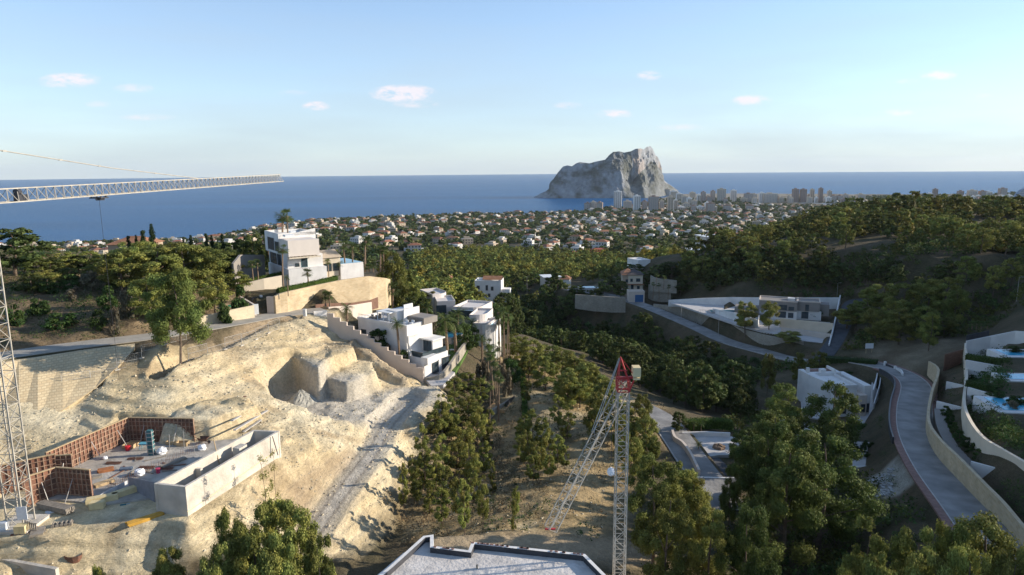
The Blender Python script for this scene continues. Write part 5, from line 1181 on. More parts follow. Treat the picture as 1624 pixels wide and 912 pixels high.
ptag(bw,'boulder_wall',M_BOULD,'tall cream boulder retaining wall under the road at the left','retaining wall')
fl=L3([(45,578,125.05),(100,571,124.95),(160,563,124.85),(225,553,124.7),(290,543,124.4),(350,532,124.0),(400,522,123.6),(445,511,123.1)])
FLN=smooth_line([(x,y,z) for x,y,z in fl],8); acc_=0; last=None; fps=[]
tot=0
for a,b in zip(FLN,FLN[1:]):
    d=(b-a).length
    while acc_<=tot+d: fps.append(a.lerp(b,(acc_-tot)/d)); acc_+=3.4
    tot+=d
M_MESH=mat('fence_wire',(.45,.45,.44),.5,.2,2,metal=.4)
FP=None
for i in range(len(fps)-1):
    a,b=fps[i],fps[i+1]; d=b-a; rz=math.atan2(d.y,d.x); L=3.36
    if FP is None:
        root=empty('fence_panel'); m=MB()
        for x in (0,L): m.tube((x,0,.1),(x,0,2.0),.035,n=5)
        for z in (.2,1.1,2.0): m.tube((0,0,z),(L,0,z),.028,n=4)
        m.build('frame',M_STEEL,root); m=MB()
        for k in range(1,14): m.bar((L*k/14,0,.2),(L*k/14,0,2),.008)
        for k in range(1,8): m.bar((0,0,.2+k*.22),(L,0,.2+k*.22),.008)
        m.build('mesh',M_MESH,root); m=MB(); m.box(-.35,-.12,0,.35,.12,.16); m.build('foot',M_CONC,root); FP=root
        o=root
    else: o=copy_tree(FP)
    o.location=(a.x,a.y,gz(a.x,a.y)+.02); o.rotation_euler=(0,0,rz); tag(o,'wire fence panel on concrete feet along the outer edge of the left road','fence panel','site fence panels along the road')
M_LOW=brickmat('cream_block_wall',(.66,.56,.38),(.60,.50,.34),(.55,.47,.34),1.0,.8,.3,.02)
wallI('stone_wall',[(285,520,124.2,511),(320,514,124.1,502),(360,507,123.9,493),(404,500,123.7,484)],.3,M_LOW,'low cream stone wall with clutter behind it, on the uphill side of the left road','wall')
c=PZ(406,498,123.7); m=MB(c); m.obox((c.x,c.y,c.z+.9),(1.0,.5,1.9),.5); ptag(m,'meter_cabinet',M_WHITEM,'white meter cabinet at the right end of the low stone wall','cabinet')
c=PZ(483.5,501,122.8); m=MB(c); m.obox((c.x,c.y,c.z+.6),(.55,.5,1.3)); m.obox((c.x,c.y,c.z+1.28),(.62,.57,.08)); ptag(m,'white_pillar',M_RENDER,'small white pillar at the edge of the road below the honey stone wall','pillar')
for k,(u,v,r,mm,lab) in enumerate([(322,497,.5,mat('green_net',(.05,.22,.12),.8,.2,2),'green netting bundle behind the low stone wall, left one'),(336,494,.6,M_PLAST,'white sack behind the low stone wall'),(362,489,.5,MATS['green_net'],'green netting bundle behind the low stone wall, right one'),(350,491,.4,MATS['grey_sheet'],'grey bundle behind the low stone wall')]):
    c=PZ(u,v+4,124.3); ptag(bagmesh((c.x,c.y+.8,c.z+.6),r,60+k),'bundle',mm,lab,'bundle')

# ---------------------------------------------------------------- hilltop villa and its walls
wallI('stone_wall',[(438,496,123.2,470),(446,495,123.1,466),(457,494,123.0,463),(503,486,122.4,452.5),(547,481,121.9,443.5),(587,478.6,121.2,438),(613,476,120.6,441),(620,470,120.4,443)],.5,M_STONE,'long tall honey-coloured stone retaining wall below the hilltop villa','retaining wall',sink=2)
wallI('stone_wall',[(388,470,124.8,450),(420,466,124.9,442),(462,458,125.2,434.5)],.4,M_CREAM,'upper cream garden wall left of the hilltop villa','wall',sink=2)
wallI('side_wall',[(424,496,123.1,471),(439,497,123.0,470)],.4,M_PINK,'brownish gate wall between the steel gate and the long stone wall','wall')
wallI('side_wall',[(380,478,124.8,470),(404,497,123.6,484)],.4,M_PINK,'sloping plaster wall left of the steel gate','wall')
c=PZ(401,490,123.6); d_=PZ(413,489,123.5); g_=empty('entrance_gate',tuple(c),math.atan2(d_.y-c.y,d_.x-c.x),'grey slatted steel driveway gate at the end of the left road','gate'); L=(d_-c).length
m=MB()
for k in range(12): m.box(L*k/12+.03,-.04,.1,L*(k+1)/12-.03,.02,2.1)
m.build('leaf',M_GREYC,g_); m=MB(); m.box(L,-.25,0,L+.5,.25,2.5); m.build('pillar',M_RENDER,g_); m=MB(); m.box(-.1,-.08,0,-.0,.08,2.3); m.box(-.1,-.06,2.12,L,.05,2.25); m.build('frame',M_FRAME,g_)
# hedge builder
def hedge(name,P,w,h,label,m_=None,dens=90,seed=1,zf=None,group=None,leaf=.16):
    rg=np.random.default_rng(seed); C=[];Nn=[]
    for a,b in zip(P,P[1:]):
        a=Vector(a); b=Vector(b); L=(b-a).length; d=(b-a)/L; s_=Vector((-d.y,d.x,0)).normalized(); n=int(L*(w+2*h)*dens)
        for _ in range(n):
            t=rg.random(); q=rg.random()*(w+2*h); p=a.lerp(b,t)
            if q<h: p=p+s_*w/2+Vector((0,0,q)); nn=s_
            elif q<h+w: p=p+s_*(w/2-(q-h))+Vector((0,0,h)); nn=Vector((0,0,1))
            else: p=p-s_*w/2+Vector((0,0,q-h-w)); nn=-s_
            jj=rg.normal(size=3)*.09; C.append((p.x+jj[0],p.y+jj[1],p.z+jj[2])); Nn.append((nn.x,nn.y,nn.z))
    C=np.array(C); Nn=np.array(Nn)+rg.normal(size=C.shape)*.5; V,F_=leafcloud(C-np.array(P[0]),Nn,leaf,rg,.7); cc=np.repeat(rg.uniform(.7,1.3,(len(C),1)),3,0)*np.ones(3)
    # solid core so that it is not see-through
    mb=MB(P[0]); 
    for a,b in zip(P,P[1:]):
        d=(Vector(b)-Vector(a)).normalized(); s_=Vector((-d.y,d.x,0)).normalized()*w*.42; mb.prism([(a[0]+s_.x,a[1]+s_.y),(b[0]+s_.x,b[1]+s_.y),(b[0]-s_.x,b[1]-s_.y),(a[0]-s_.x,a[1]-s_.y)],[a[2],b[2],b[2],a[2]],[a[2]+h*.92,b[2]+h*.92,b[2]+h*.92,a[2]+h*.92])
    bm_v=np.array([(v[0]-P[0][0],v[1]-P[0][1],v[2]-P[0][2]) for v in mb.v]); tris=[]
    for f in mb.f:
        for k in range(1,len(f)-1): tris.append((f[0],f[k],f[k+1]))
    V2=np.concatenate([V,bm_v]); F2=np.concatenate([F_,np.array(tris)+len(V)]); c2=np.concatenate([cc,np.full((len(bm_v),3),.7)])
    o=npmesh(name,V2,F2,m_ or M_HEDGE,colr=c2); o.location=P[0]; return tag(o,label,'hedge',group)
def hI(q,w,h,label,seed=1,**kw): return hedge('hedge',[tuple(PZ(*p)) for p in q],w,h,label,seed=seed,**kw)
hI([(441,464.5,126.6),(457,461.5,126.6),(503,452,126.6),(534,444,126.8)],.9,.9,'trimmed green hedge along the top of the long honey stone wall',1)
hI([(394,450,127.0),(425,443,127.3),(460,435,127.6)],.9,.9,'trimmed green hedge on the upper cream garden wall',2)
UP_RZ=R(35); up0=PZ(459,449,126.6)
uv=empty('hilltop_villa',tuple(up0),UP_RZ,'large white cubic villa on the hilltop with a pale projecting upper block','villa')
ztop=PY(459,382,up0.y).z-up0.z
m=MB(); m.box(0,0,-2,8.3,15,2.9); m.build('basement_wall',M_RENDER,uv)
m=MB(); m.box(.35,1.6,2.9,8.1,15,5.6); m.build('ground_floor_wall',M_RENDER,uv)
m=MB(); m.box(.2,.0,5.6,6.9,6,ztop); m.build('upper_block',mat('rosy_cream_plaster',(.72,.64,.56),.85,.08,.5),uv)
m=MB(); m.box(-.25,4.2,-1,.1,16.5,ztop+1.0); m.box(.1,4.2,5.6,.4,16.5,ztop+1.0) 
m=MB(); m.box(0,6.0,5.6,8.3,16.4,ztop+.5); m.face([(0,6.0,ztop+.5),(8.3,6.0,ztop+.5),(8.3,6.0,ztop+1.9),(3,6.0,ztop+.9)]); m.build('rear_block',M_RENDER,uv)
m=MB(); parapet(m,0,6,8.3,16.4,ztop+.5,.6,.3); m.build('parapet',M_RENDER,uv)
m=MB(); 
for k in range(9): m.box(.3+k*.75,-.9,5.3,.42+k*.75,1.6,5.5)
m.box(0,-.95,5.2,6.9,-.85,5.5); m.build('pergola',M_CREAM,uv)
m=MB(); m.box(8.3,4,-2,13,12,4.2); m.build('wing_wall',M_CREAM,uv); m=MB(); m.face([(8.3,3.6,4.2),(13.3,3.6,4.2),(13.3,8,5.6),(8.3,8,5.6)]); m.face([(8.3,12.4,4.2),(8.3,8,5.6),(13.3,8,5.6),(13.3,12.4,4.2)]); m.face([(13.3,3.6,4.2),(13.3,12.4,4.2),(13.3,8,5.6)]); m.face([(8.3,3.6,4.19),(8.3,12.4,4.19),(13.3,12.4,4.19),(13.3,3.6,4.19)]); m.build('wing_roof',M_CREAMH,uv)
m=MB(); m.box(.5,2.5,ztop+.6,2.5,4.2,ztop+1.0); m.box(3.4,8,ztop+.5,4.6,9.5,ztop+1.3); m.build('roof_units',M_WHITEM,uv)
window(uv,3.4,3.0,1.2,2.4,1.6,fm=MATS['teal_form']); window(uv,9.2,1.2,1.6,1.6,4.0); window(uv,11.3,1.2,1.2,1.6,4.0); window(uv,2.0,3.2,.01+.8,.6,1.6)
for k,(a,z,w,h) in enumerate([(-14,3.1,4.6,2.3),(-8.6,3.1,2.6,2.3),(-14,6.2,4.6,2.6),(-8.6,6.2,2.6,2.0)]): window(uv,-a-w,z,w,h,x=0.0 if z>5.7 else .35,face='-x')
# pool terrace
pter=empty('pool_terrace',tuple(PZ(541,437,126.6)),R(38),'raised white infinity pool terrace with pale blue water right of the hilltop villa','pool')
m=MB(); m.box(0,0,-2.5,5.6,10,2.6); m.build('wall',M_RENDER,pter); m=MB(); m.box(.25,-.0+.25,2.5,5.35,9.7,2.66); m.build('water',mat('pale_pool_water',(.16,.36,.48),.1,.1,.5,spec=.5),pter)
wallI('dark_wall',[(372,440,129,418),(384,436,128.6,404),(421,428,128,404)],.4,M_GREYC,'shaded grey retaining wall behind the palms left of the hilltop villa','retaining wall')
wallI('timber_fence',[(501,492,122.2,483),(520,489,122.1,481),(560,485,121.5,480),(588,481,121,476),(600,478,120.8,471),(612,476,120.6,466)],.12,M_HARD,'brown timber slat fence at the foot of the long stone wall','fence')
wallI('low_white_wall',[(498,502,122.2,494),(519,501,122.0,493)],.35,M_RENDER,'low white wall at the top of the stepped wall','wall')
wallI('pale_wall',[(522,500,121.2,487),(560,496,120.6,484),(590,488,120.2,479)],.3,M_PINK,'pale plaster wall behind the garden palms at the top of the white villa','wall')
palm_top('fan',444,337,158,30,'tall fan palm behind the hilltop villa, left one of the pair',z0=127); palm_top('fan',452,335,156,26,'tall fan palm behind the hilltop villa, right one of the pair',z0=127)
palm_top('fan',445,391,136,24,'fan palm in front of the glazed side of the hilltop villa',z0=126.9); palm_top('fan',400,415,140,18,'small fan palm left of the hilltop villa, nearest the steel gate',z0=127); palm_top('fan',407,413,142,18,'small fan palm left of the hilltop villa, second one',z0=127)
palm_top('fan',488,428,139,20,'small dark palm against the white basement of the hilltop villa',z0=126.7); palm_top('feather',455,436,130,14,'little palm at the corner of the stone wall',z0=126.5)
palm_top('fan',577,376,160,26,'very tall single fan palm right of the pool terrace',z0=126.8); palm_top('fan',546,384,156,24,'tall fan palm before the pool terrace, left of a group',z0=126.8); palm_top('fan',557,386,157,24,'tall fan palm before the pool terrace, right of a group',z0=126.8)
palm_top('fan',602,392,165,22,'tall fan palm at the right end of the stone wall, left of a pair',z0=126.0); palm_top('fan',607,393,166,20,'tall fan palm at the right end of the stone wall, right of a pair',z0=126.0); palm_top('fan',585,422,160,22,'shorter fan palm between the tall ones at the right of the stone wall',z0=126.6)
palm_top('feather',592,428,160,18,'bushy young palm beside the shorter fan palm',z0=126.6); palm_top('feather',537,414,154,18,'young palm left of the pool terrace wall',z0=126.8); palm_top('fan',520,412,152,12,'slim palm in front of the wing of the hilltop villa',z0=126.8)
palm_top('fan',516,464,138,18,'low fan palm by the brown timber fence, left of a pair',z0=122); palm_top('fan',522,464,138,20,'low fan palm by the brown timber fence, right of a pair',z0=122)
palm_top('date',550,482,131,28,'broad bright green palm inside the top of the stepped wall',z0=119.5); palm_top('fan',622,452,158,26,'dark fan palm at the lower right end of the stone wall',z0=118)

# ---------------------------------------------------------------- white villa with the stepped wall
st=[]; N_=14
a0=PZ(519,508,122.0); a1=PZ(671.5,609.5,111.6); 
for i in range(N_+1):
    t=i/N_; p=a0.lerp(a1,t); zt=PY(519+(672-519)*t, 498.5+(591-498.5)*t+0, p.y).z; 
    st.append((p.x,p.y,gz(p.x,p.y)-2,zt+.2))
wallW('stepped_wall',st,.3,M_PINK,'long pinkish garden wall descending in regular steps beside the white villa','wall',side=1,steps=True)
wallI('stone_wall',[(673,611,111.4,600),(686,616,110.8,598),(703,619,110.2,592),(718,604,110.2,574),(733,584,110.4,552),(745,556,110.8,538)],.5,M_STONEG,'curved grey rubble-stone wall below the lawn of the white villa','retaining wall',smoothn=3,sink=2.5)
VR=math.atan2(-11,14.8); v0=Vector((-30.5,132.0,112.3)); wv=empty('white_villa',tuple(v0),VR,'modern white villa with roof terraces behind the long stepped wall','villa')
ZT=PY(572,505,132).z-112.3
m=MB(); m.box(0,0,3.6,13.4,7.0,ZT-.3); m.build('upper_wall',M_RENDER,wv)
m=MB(); 
m.prism([(0,0),(17.2,0),(18.0,0.0),(17.4,6.9),(0,6.9)],-2.5,3.597); m.build('lower_wall',M_RENDER,wv)
m=MB(); parapet(m,-.1,-.1,13.5,7.1,ZT-.3,.65,.3); m.build('parapet',M_RENDER,wv)
m=MB(); m.box(.3,.3,ZT-.29,13.1,6.7,ZT-.22); m.build('roof_terrace',M_PAVE,wv)
m=MB(); m.box(5.5,2.6,ZT-.2,8.4,6.5,ZT+1.9); m.box(9.2,3.4,ZT-.2,9.5,7.6,ZT+2.3); m.box(7.0,5.6,ZT+1.4,7.3,8.0,ZT+2.6); m.build('stair_tower',M_RENDER,wv)
m=MB(); 
for k in range(3): m.box(4.0+k*1.6,1.4,ZT-.2,4.14+k*1.6,1.54,ZT+1.6); m.box(4.0+k*1.6,4.4,ZT-.2,4.14+k*1.6,4.54,ZT+1.6)
m.box(3.8,1.35,ZT+1.6,7.6,4.6,ZT+1.75); m.build('pergola',M_WHITEM,wv)
m=MB(); m.box(9.4,4.2,ZT-.25,13.9,8.0,ZT+.9); 
for k in range(7): m.box(9.35,4.14,ZT-.1+k*.13,13.96,4.19,ZT-.03+k*.13)
m.box(9.6,4.4,ZT+.9,13.7,7.8,ZT+.96,0); m.build('slatted_block',M_GREYC,wv)
m=MB(); m.prism([(13.4,-.35),(13.9,-.35),(13.9,3.4),(13.4,3.4)],[ZT-1.8]*4,ZT+.4); m.face([(13.41,-.36,ZT-1.8),(13.9,-.36,ZT-1.8),(15.2,-.36,3.6),(14.8,-.36,3.6)]); m.prism([(13.9,-.3),(14.2,-.3),(14.2,0),(13.9,0)],3.6,ZT-1.6); m.build('slanted_fin',M_RENDER,wv)
m=MB(); m.prism([(17.2,-.3),(18.9,-.3),(18.3,3.0),(17.2,3.0)],2.6,3.9); m.prism([(17.5,-.3),(18.0,-.3),(18.0,.1),(17.5,.1)],-2,2.6); m.build('terrace_fin',M_RENDER,wv)
m=MB(); m.box(14.3,.1,3.6,17.3,.16,4.6); m.box(17.24,.16,3.6,17.3,6.5,4.6); m.build('glass_railing',M_GLASS,wv)
m=MB(); m.box(13.5,4.0,3.6,16.2,6.8,6.0); m.box(13.5,3.4,6.0,16.8,6.9,6.25); m.build('terrace_room',M_RENDER,wv)
window(wv,.9,3.9,1.3,3.0,0.0); window(wv,13.9,3.8,1.9,2.0,4.0); window(wv,8.8,.6,1.2,1.2,0); window(wv,2.0,.3,1.6,2.2,x=17.85,face='+x'); window(wv,5.0,.3,1.8,2.2,x=17.62,face='+x')
window(wv,3.6,4.6,1.0,1.2,0.0); window(wv,10.4,.5,1.4,1.6,0); window(wv,5.6,.4,.8,1.8,0)
for k,(x,y) in enumerate([(1.4,1.6),(2.6,1.6),(2.0,3.0),(10.6,2.0),(11.8,2.4)]):
    m=MB(); m.box(x,y,ZT-.22,x+.7,y+.7,ZT+.25); m.box(x,y+.6,ZT+.25,x+.7,y+.7,ZT+.65); m.build('roof_seat',M_TIMBG if k<3 else M_WHITEM,wv)
m=MB(); 
for k in range(12): m.box(.2+k*.42,-.02,ZT+.38,.24+k*.42,.02,ZT+.95)
m.box(.2,-.03,ZT+.93,5.0,.03,ZT+.99); m.build('roof_railing',M_STEEL,wv)
# courtyard in front, between facade and stepped wall
hI([(626,553,113.4),(641,561,113.2)],.9,1.0,'short dark hedge in the strip before the white villa',5,m_=M_LEAF)
# terrace and lawn
sheet('terrace_paving',[(676,603),(684,612),(703,611),(722,590),(706,578),(692,580)],112.35,M_PAVE,'pale paved terrace at the near corner of the white villa','terrace')
sheet('lawn',[(693,577),(722,590),(742,556),(743,542),(716,541)],112.42,M_GRASS,'small bright green lawn behind the curved stone wall','lawn')
def lounger(u,v,z,rz,label):
    c=PZ(u,v,z); root=empty('sun_lounger',tuple(c),rz,label,'sun lounger','white sun loungers on the lawn'); m=MB(); m.box(-1,-.33,.28,.45,.33,.36); m.build('bed',M_PLAST,root); m=MB(); m.face([(.45,-.33,.36),(1.0,-.33,.8),(1.0,.33,.8),(.45,.33,.36)]); m.face([(.45,-.33,.30),(.45,.33,.30),(1.0,.33,.74),(1.0,-.33,.74)]); m.build('backrest',M_PLAST,root)
    for x in(-.85,.35):
        for y in(-.28,.28): m=MB(); m.box(x-.03,y-.03,.0,x+.03,y+.03,.28); m.build('leg',M_PLAST,root)
lounger(711,566,112.46,-.4,'white sun lounger on the lawn, nearer of two'); lounger(721,557,112.46,-.4,'white sun lounger on the lawn, farther of two')
pl=empty('swimming_pool',tuple(PZ(676,531,113.6)),VR,'turquoise garden pool behind the palms of the white villa','pool'); m=MB(); m.box(-1,0,-1.5,7.5,5.5,.3); m.build('edge',M_PAVE,pl); m=MB(); m.box(0,.5,.28,7,5,.34); m.build('water',M_WATER,pl)
palm_top('date',632,505,124,26,'palm with brown skirt standing in front of the white villa facade',z0=112.6); palm_top('feather',708,498,136,44,'large feathery palm on the lawn, left one',z0=112.4); palm_top('feather',722,503,139,46,'large feathery palm on the lawn, right one',z0=112.4); palm_top('feather',697,521,133,30,'low feathery palm at the edge of the terrace',z0=112.4); palm_top('date',763,530,140,24,'round-headed date palm above the hedge below the second villa',z0=106.5)
tree_top('round',602,520,127,36,'grey-green olive tree in front of the white villa','tree',lod=1); 
def cone_shrub(u,vb,z,h,w,label):
    p=PZ(u,vb,z); L=protos('cypress',0); return place(L[0],(p.x,p.y,z-.05),(w/1.9,w/1.9,h/9),1,label,'conifer')
cone_shrub(656,577,112.6,3.3,2.2,'dark cone-shaped conifer at the right end of the white villa yard')
# hedge band and planted strips below
hI([(756,545,108.3),(760,560,108.0),(766,580,107.6),(768,595,107.3),(762,612,107)],1.6,1.6,'tall climbing green hedge along the garden path below the villas',7,m_=M_LEAF,dens=60)
sheet('ochre_bed',[(703,618),(733,586),(748,590),(742,615),(722,632),(705,630)],108.9,M_OCHRE,'ochre gravel bed at the foot of the curved stone wall','gravel bed')
sheet('paved_yard',[(733,586),(746,556),(757,560),(765,585),(757,597)],109.2,M_PAVE,'pale paved yard between the stone wall and the green hedge','yard')
GP=smooth_line(L3([(775,575,106.6),(779,600,106.7),(790,622,106.8),(798,636,106.9),(786,650,107.0)]),5)
mb=MB(GP[0])
for i in range(len(GP)-1):
    a,b=GP[i],GP[i+1]; d=(b-a); d.z=0; d.normalize(); s_=Vector((-d.y,d.x,0))*(1.7); mb.prism([tuple((a-s_)[:2]),tuple((b-s_)[:2]),tuple((b+s_)[:2]),tuple((a+s_)[:2])],a.z-2.5,a.z+.05+i*.002)
tag(mb.build('garden_path',M_OCHRE),kind='structure')
wallI('stone_wall',[(779,673,105,652),(790,668,104.9,645),(803,661,104.8,638),(816,642,105,628),(816,628,105.2,616),(809,612,105.4,602),(799,592,105.8,583)],.5,M_STONEG,'winding stone wall with a dark railing panel around the ochre garden path','retaining wall',smoothn=3,sink=3)
wallI('steel_railing',[(802,652.5,106.3,638),(810,646,106.3,632),(816.5,639,106.2,627)],.06,M_FRAME,'dark steel railing panel fixed to the winding stone wall','railing',sink=0)
for k in range(11):
    t=k/10; a=PZ(800+6*t,588+38*t,106.2-.05*k); b=PZ(823+3*t,592+42*t,106.0-.05*k); m=MB(a); m.bar(a,b,.35,h=.5); ptag(m,'timber_sleeper',M_HARD,'timber sleeper edging one of the small terraces beside the winding wall','sleeper','sleepers of the small terraces')
hI([(827,588,105.6),(830,620,105.6),(832,650,105.6),(833,676,105.4)],.8,2.2,'narrow tall green hedge running down the slope',8)
wallI('pale_wall',[(834,680,105,664),(835,650,105,636),(834,610,105.2,600),(832,590,105.4,580)],.25,M_PINK,'pale wall behind the narrow tall hedge','wall')
hI([(800,582,106.4),(812,582,106.2),(824,584,105.8)],1.6,1.8,'dark hedge across the top of the small terraces',9,m_=M_LEAF)
for k,(u,vt,Y,w) in enumerate([(778,548,126,24),(781,556,122,20),(786,566,120,18),(789,580,118,18),(790,592,115,20),(773,541,131,22),(788,545,130,14),(776,606,112,14)]):
    palm_top('fan',u,vt,Y,w,'bushy young palm beside the ochre garden path, '+('topmost of the row','second from the top of the row','third of the row','fourth of the row','lowest big one of the row','one right under the date palm','small one by the paved steps','small one against the hedge')[k],z0=106.6)
for k,(u,vt,w) in enumerate([(792,486,20),(797,492,16),(803,489,20),(808,500,14),(789,500,14),(799,503,16)]):
    palm_top('fan',u,vt,146+k,w,'tall slender palm in the cluster right of the second villa, '+('tallest with the highest crown','close behind the tallest','rightmost tall one','short one at the right','leftmost short one','short one in the middle')[k],z0=104)
tree_top('bush',741,527,141,26,'leafy shrub between the two villas','shrub',lod=0); tree_top('bush',752,520,146,22,'dark shrub below the second villa','shrub',lod=0)
for k,(kd,u,vt,Y,w,lab) in enumerate([('round',693,502,147,30,'round green tree behind the pool of the white villa'),('round',712,492,152,34,'leafy tree between the pool and the curved villa'),('date',724,490,150,34,'date palm close to the middle of the curved villa'),('bush',684,508,143,26,'green shrub at the back corner of the white villa'),('round',735,512,143,30,'leafy green tree above the end of the curved stone wall'),('date',749,505,146,30,'date palm in front of the curved villa, right of the feathery palms'),('bush',765,560,128,24,'green shrub beside the paved yard'),('round',668,496,152,26,'dark green garden tree above the slatted roof block'),('date',676,480,158,30,'date palm at the top of the garden between the villas'),('bush',800,555,126,24,'green shrub above the small terraces'),('round',812,545,130,28,'rounded green tree at the upper right of the small terraces'),('bush',640,556,123,20,'low green shrub in front of the white villa'),('bush',612,545,126,20,'low shrub beside the olive tree')]):
    if kd=='date': palm_top('date',u,vt,Y,w,lab)
    else: tree_top(kd,u,vt,Y,w,lab,'tree' if kd=='round' else 'shrub',lod=1,hmax=6)
# ---------------------------------------------------------------- second villa (curved parapets)
def blk(root, u0,u1,vt,Y,dep,zb,mm,name,rz=0,curve=False,th=.3,pl=False):
    a=PY(u0,vt,Y); b=PY(u1,vt,Y); m=MB(root.location)
    ca,sa=math.cos(rz),math.sin(rz); w=b.x-a.x; P=[(0,0),(w,0)]
    if curve: P=[(0,0)]+[(w-dep*.35+dep*.35*math.sin(t),dep*.35-dep*.35*math.cos(t)) for t in np.linspace(0,math.pi/2,7)]
    P+= [(w,dep),(0,dep)]; P=[(a.x+x*ca-y*sa,a.y+x*sa+y*ca) for x,y in P]; m.prism(P,zb,a.z-.45); 
    # parapet ring
    cx=sum(p[0] for p in P)/len(P); cy=sum(p[1] for p in P)/len(P)
    for i in range(len(P)):
        p,q=P[i],P[(i+1)%len(P)]; pi=(p[0]+(cx-p[0])*.06,p[1]+(cy-p[1])*.06); qi=(q[0]+(cx-q[0])*.06,q[1]+(cy-q[1])*.06)
        m.face([(*p,a.z-.45),(*q,a.z-.45),(*q,a.z),(*p,a.z)]); m.face([(*qi,a.z-.45),(*pi,a.z-.45),(*pi,a.z),(*qi,a.z)]); m.face([(*p,a.z),(*q,a.z),(*qi,a.z),(*pi,a.z)])
    m.build(name,mm,root); return a,b
M_V2=mat('warm_white_plaster',(.66,.60,.55),.85,.1,.4)
v2=empty('curved_villa',tuple(PY(735,520,158)),0,'pale villa with curved parapets and stepped white volumes in the middle of the slope','villa')
blk(v2,686,716,467,172,9,104,M_V2,'left_block',.5,True); blk(v2,693,722,478,166,8,104,M_V2,'middle_block',.2); blk(v2,718,762,486,162,9,102,M_V2,'long_block',-.35,True); blk(v2,744,770,499,153,8,101,M_V2,'front_block',-.2,True); blk(v2,750,775,512,150,6,100,M_V2,'lower_block',-.3,True)
a=PY(700,490,165.9); m=MB(v2.location); m.obox((a.x,165.6,a.z),(2.5,.3,2.0),.2); m.build('window',M_GLASS,v2)
a=PY(733,500,157); m=MB(v2.location); m.obox((a.x,157.8,a.z),(5.5,.5,2.2),-.35); m.build('window',M_GLASS,v2)
t2=empty('villa_terrace',tuple(PY(780,540,150)),0,'white pool terrace stepping out at the right end of the curved villa','terrace'); blk(t2,770,787,516,149,9,99,M_RENDER,'wall',-.1,True); a=PY(777,520,151); m=MB(t2.location); m.obox((a.x,153,PY(775,516,149).z-.3),(1.6,5.5,.1),-.1); m.build('water',M_WATER,t2)
wallI('terrace_wall',[(757,560,106.5,535),(775,556,106,532),(790,553,105,535)],.4,M_V2,'pale terrace wall below the curved villa','wall',sink=3)
# ---------------------------------------------------------------- villas and houses of the middle distance
def house_b(name,u0,u1,vt,vb,zb,dep,rz,mm,label,roof=None,wins=(),cat='house',stor=2):
    b=PZ((u0+u1)/2,vb,zb); Y=b.y; a=PY(u0,vt,Y); c=PY(u1,vt,Y); W=(c.x-a.x)/max(.5,abs(math.cos(rz))); h=a.z-zb; root=empty(name,(b.x,b.y,zb),rz,label,cat)
    m=MB(); m.box(-W/2,0,-4,W/2,dep,h); m.build('wall',mm,root)
    if roof in('hip','hiplow'):
        m=MB(); e=.6; rr=max(0.2,W/2-dep/2); z=h; A=[(-W/2-e,-e,z),(W/2+e,-e,z),(W/2+e,dep+e,z),(-W/2-e,dep+e,z)]; q=(-rr,dep/2,z+dep*.24); s_=(rr,dep/2,z+dep*.24)
        m.face([A[0],A[1],s_,q]); m.face([A[2],A[3],q,s_]); m.face([A[1],A[2],s_]); m.face([A[3],A[0],q]); m.face([A[3],A[2],A[1],A[0]]); m.build('roof',M_TILE if roof=='hip' else mat('dark_tiles',(.10,.085,.08),.9,.3,.6),root)
    elif roof=='shed': m=MB(); m.box(-W/2-.5,-.5,h,W/2+.5,dep+.5,h+.25); m.build('roof',M_WHITEM,root)
    else:
        m=MB(); parapet(m,-W/2-.04,-.04,W/2+.04,dep+.04,h,.5,.3); m.build('parapet',mm,root)
    for (fx,fz,w,hh) in wins: window(root,-W/2+fx*W,fz*h,w,hh,0)
    return root,W,h
r_,W,h=house_b('white_house',753,795,447,474,93.5,9,-.12,M_RENDER,'white two-storey house alone among the pines below the town',wins=((.08,.55,1.2,1.6),(.42,.5,.9,2.2),(.62,.5,1.0,1.6),(.2,.1,1.0,1.4),(.5,.12,1.0,1.4)))
m=MB(); m.box(W/2,1,-3,W/2+3.8,6,h*.55); m.build('terrace',M_RENDER,r_); m=MB(); m.face([(-W/2+3,2.5,h+.5),(W/2,2.5,h+.5),(W/2,6,h+1.8),(-W/2+3,6,h+1.8)]); m.face([(W/2,9,h+.5),(-W/2+3,9,h+.5),(-W/2+3,6,h+1.8),(W/2,6,h+1.8)]); m.build('roof',M_TILE,r_)
house_b('tiled_house',700,722,453,459,99,7,.3,M_CREAMH,'small house with an orange tiled roof half hidden among pines left of the white house','hip')
house_b('tiled_house',706,716,441,450,94,6,.1,M_REDH,'tiny red and white house among the trees left of the white house','hip')
house_b('grey_roof_house',863,890,440,450,90,9,.2,M_PINK,'low house with a pale blue-white roof beyond the ravine','shed')
house_b('tiled_house',889,903,443,453,91,7,-.2,M_RENDER,'white house with a brown roof right of the pale blue roof','hip')
for k,(u0,u1,vt,vb,lab) in enumerate([(908,925,401,411,'red apartment block at the edge of the town, left one of three'),(927,945,398,412,'red apartment block at the edge of the town, middle and biggest'),(946,963,396,408,'red apartment block at the edge of the town, right one of three')]):
    house_b('apartment_block',u0,u1,vt,vb,66,11,.25,M_REDH,lab,wins=((.15,.55,1.6,1.3),(.6,.55,1.6,1.3),(.15,.15,1.6,1.3),(.6,.15,1.6,1.3)),cat='apartment block')
house_b('beige_house',987,1004,436,462,98,9,-.1,M_CREAMH,'beige house wing with arches left of the hip-roofed house','hip',wins=((.3,.55,.9,1.2),(.3,.15,1.2,1.5)))
hr_,W,h=house_b('beige_house',996,1019,436,464,97.5,8,.0,M_CREAM,'two-storey beige house with a dark hip roof beside the valley road','hiplow',wins=((.15,.62,.9,1.2),(.55,.62,1.6,1.3),(.2,.18,1.0,1.9),(.62,.2,1.0,1.2)))
m=MB(); m.box(-W/2-.4,-1.0,h*.46,W/2+.4,-.02,h*.46+.25); m.build('canopy',M_TILE,hr_)
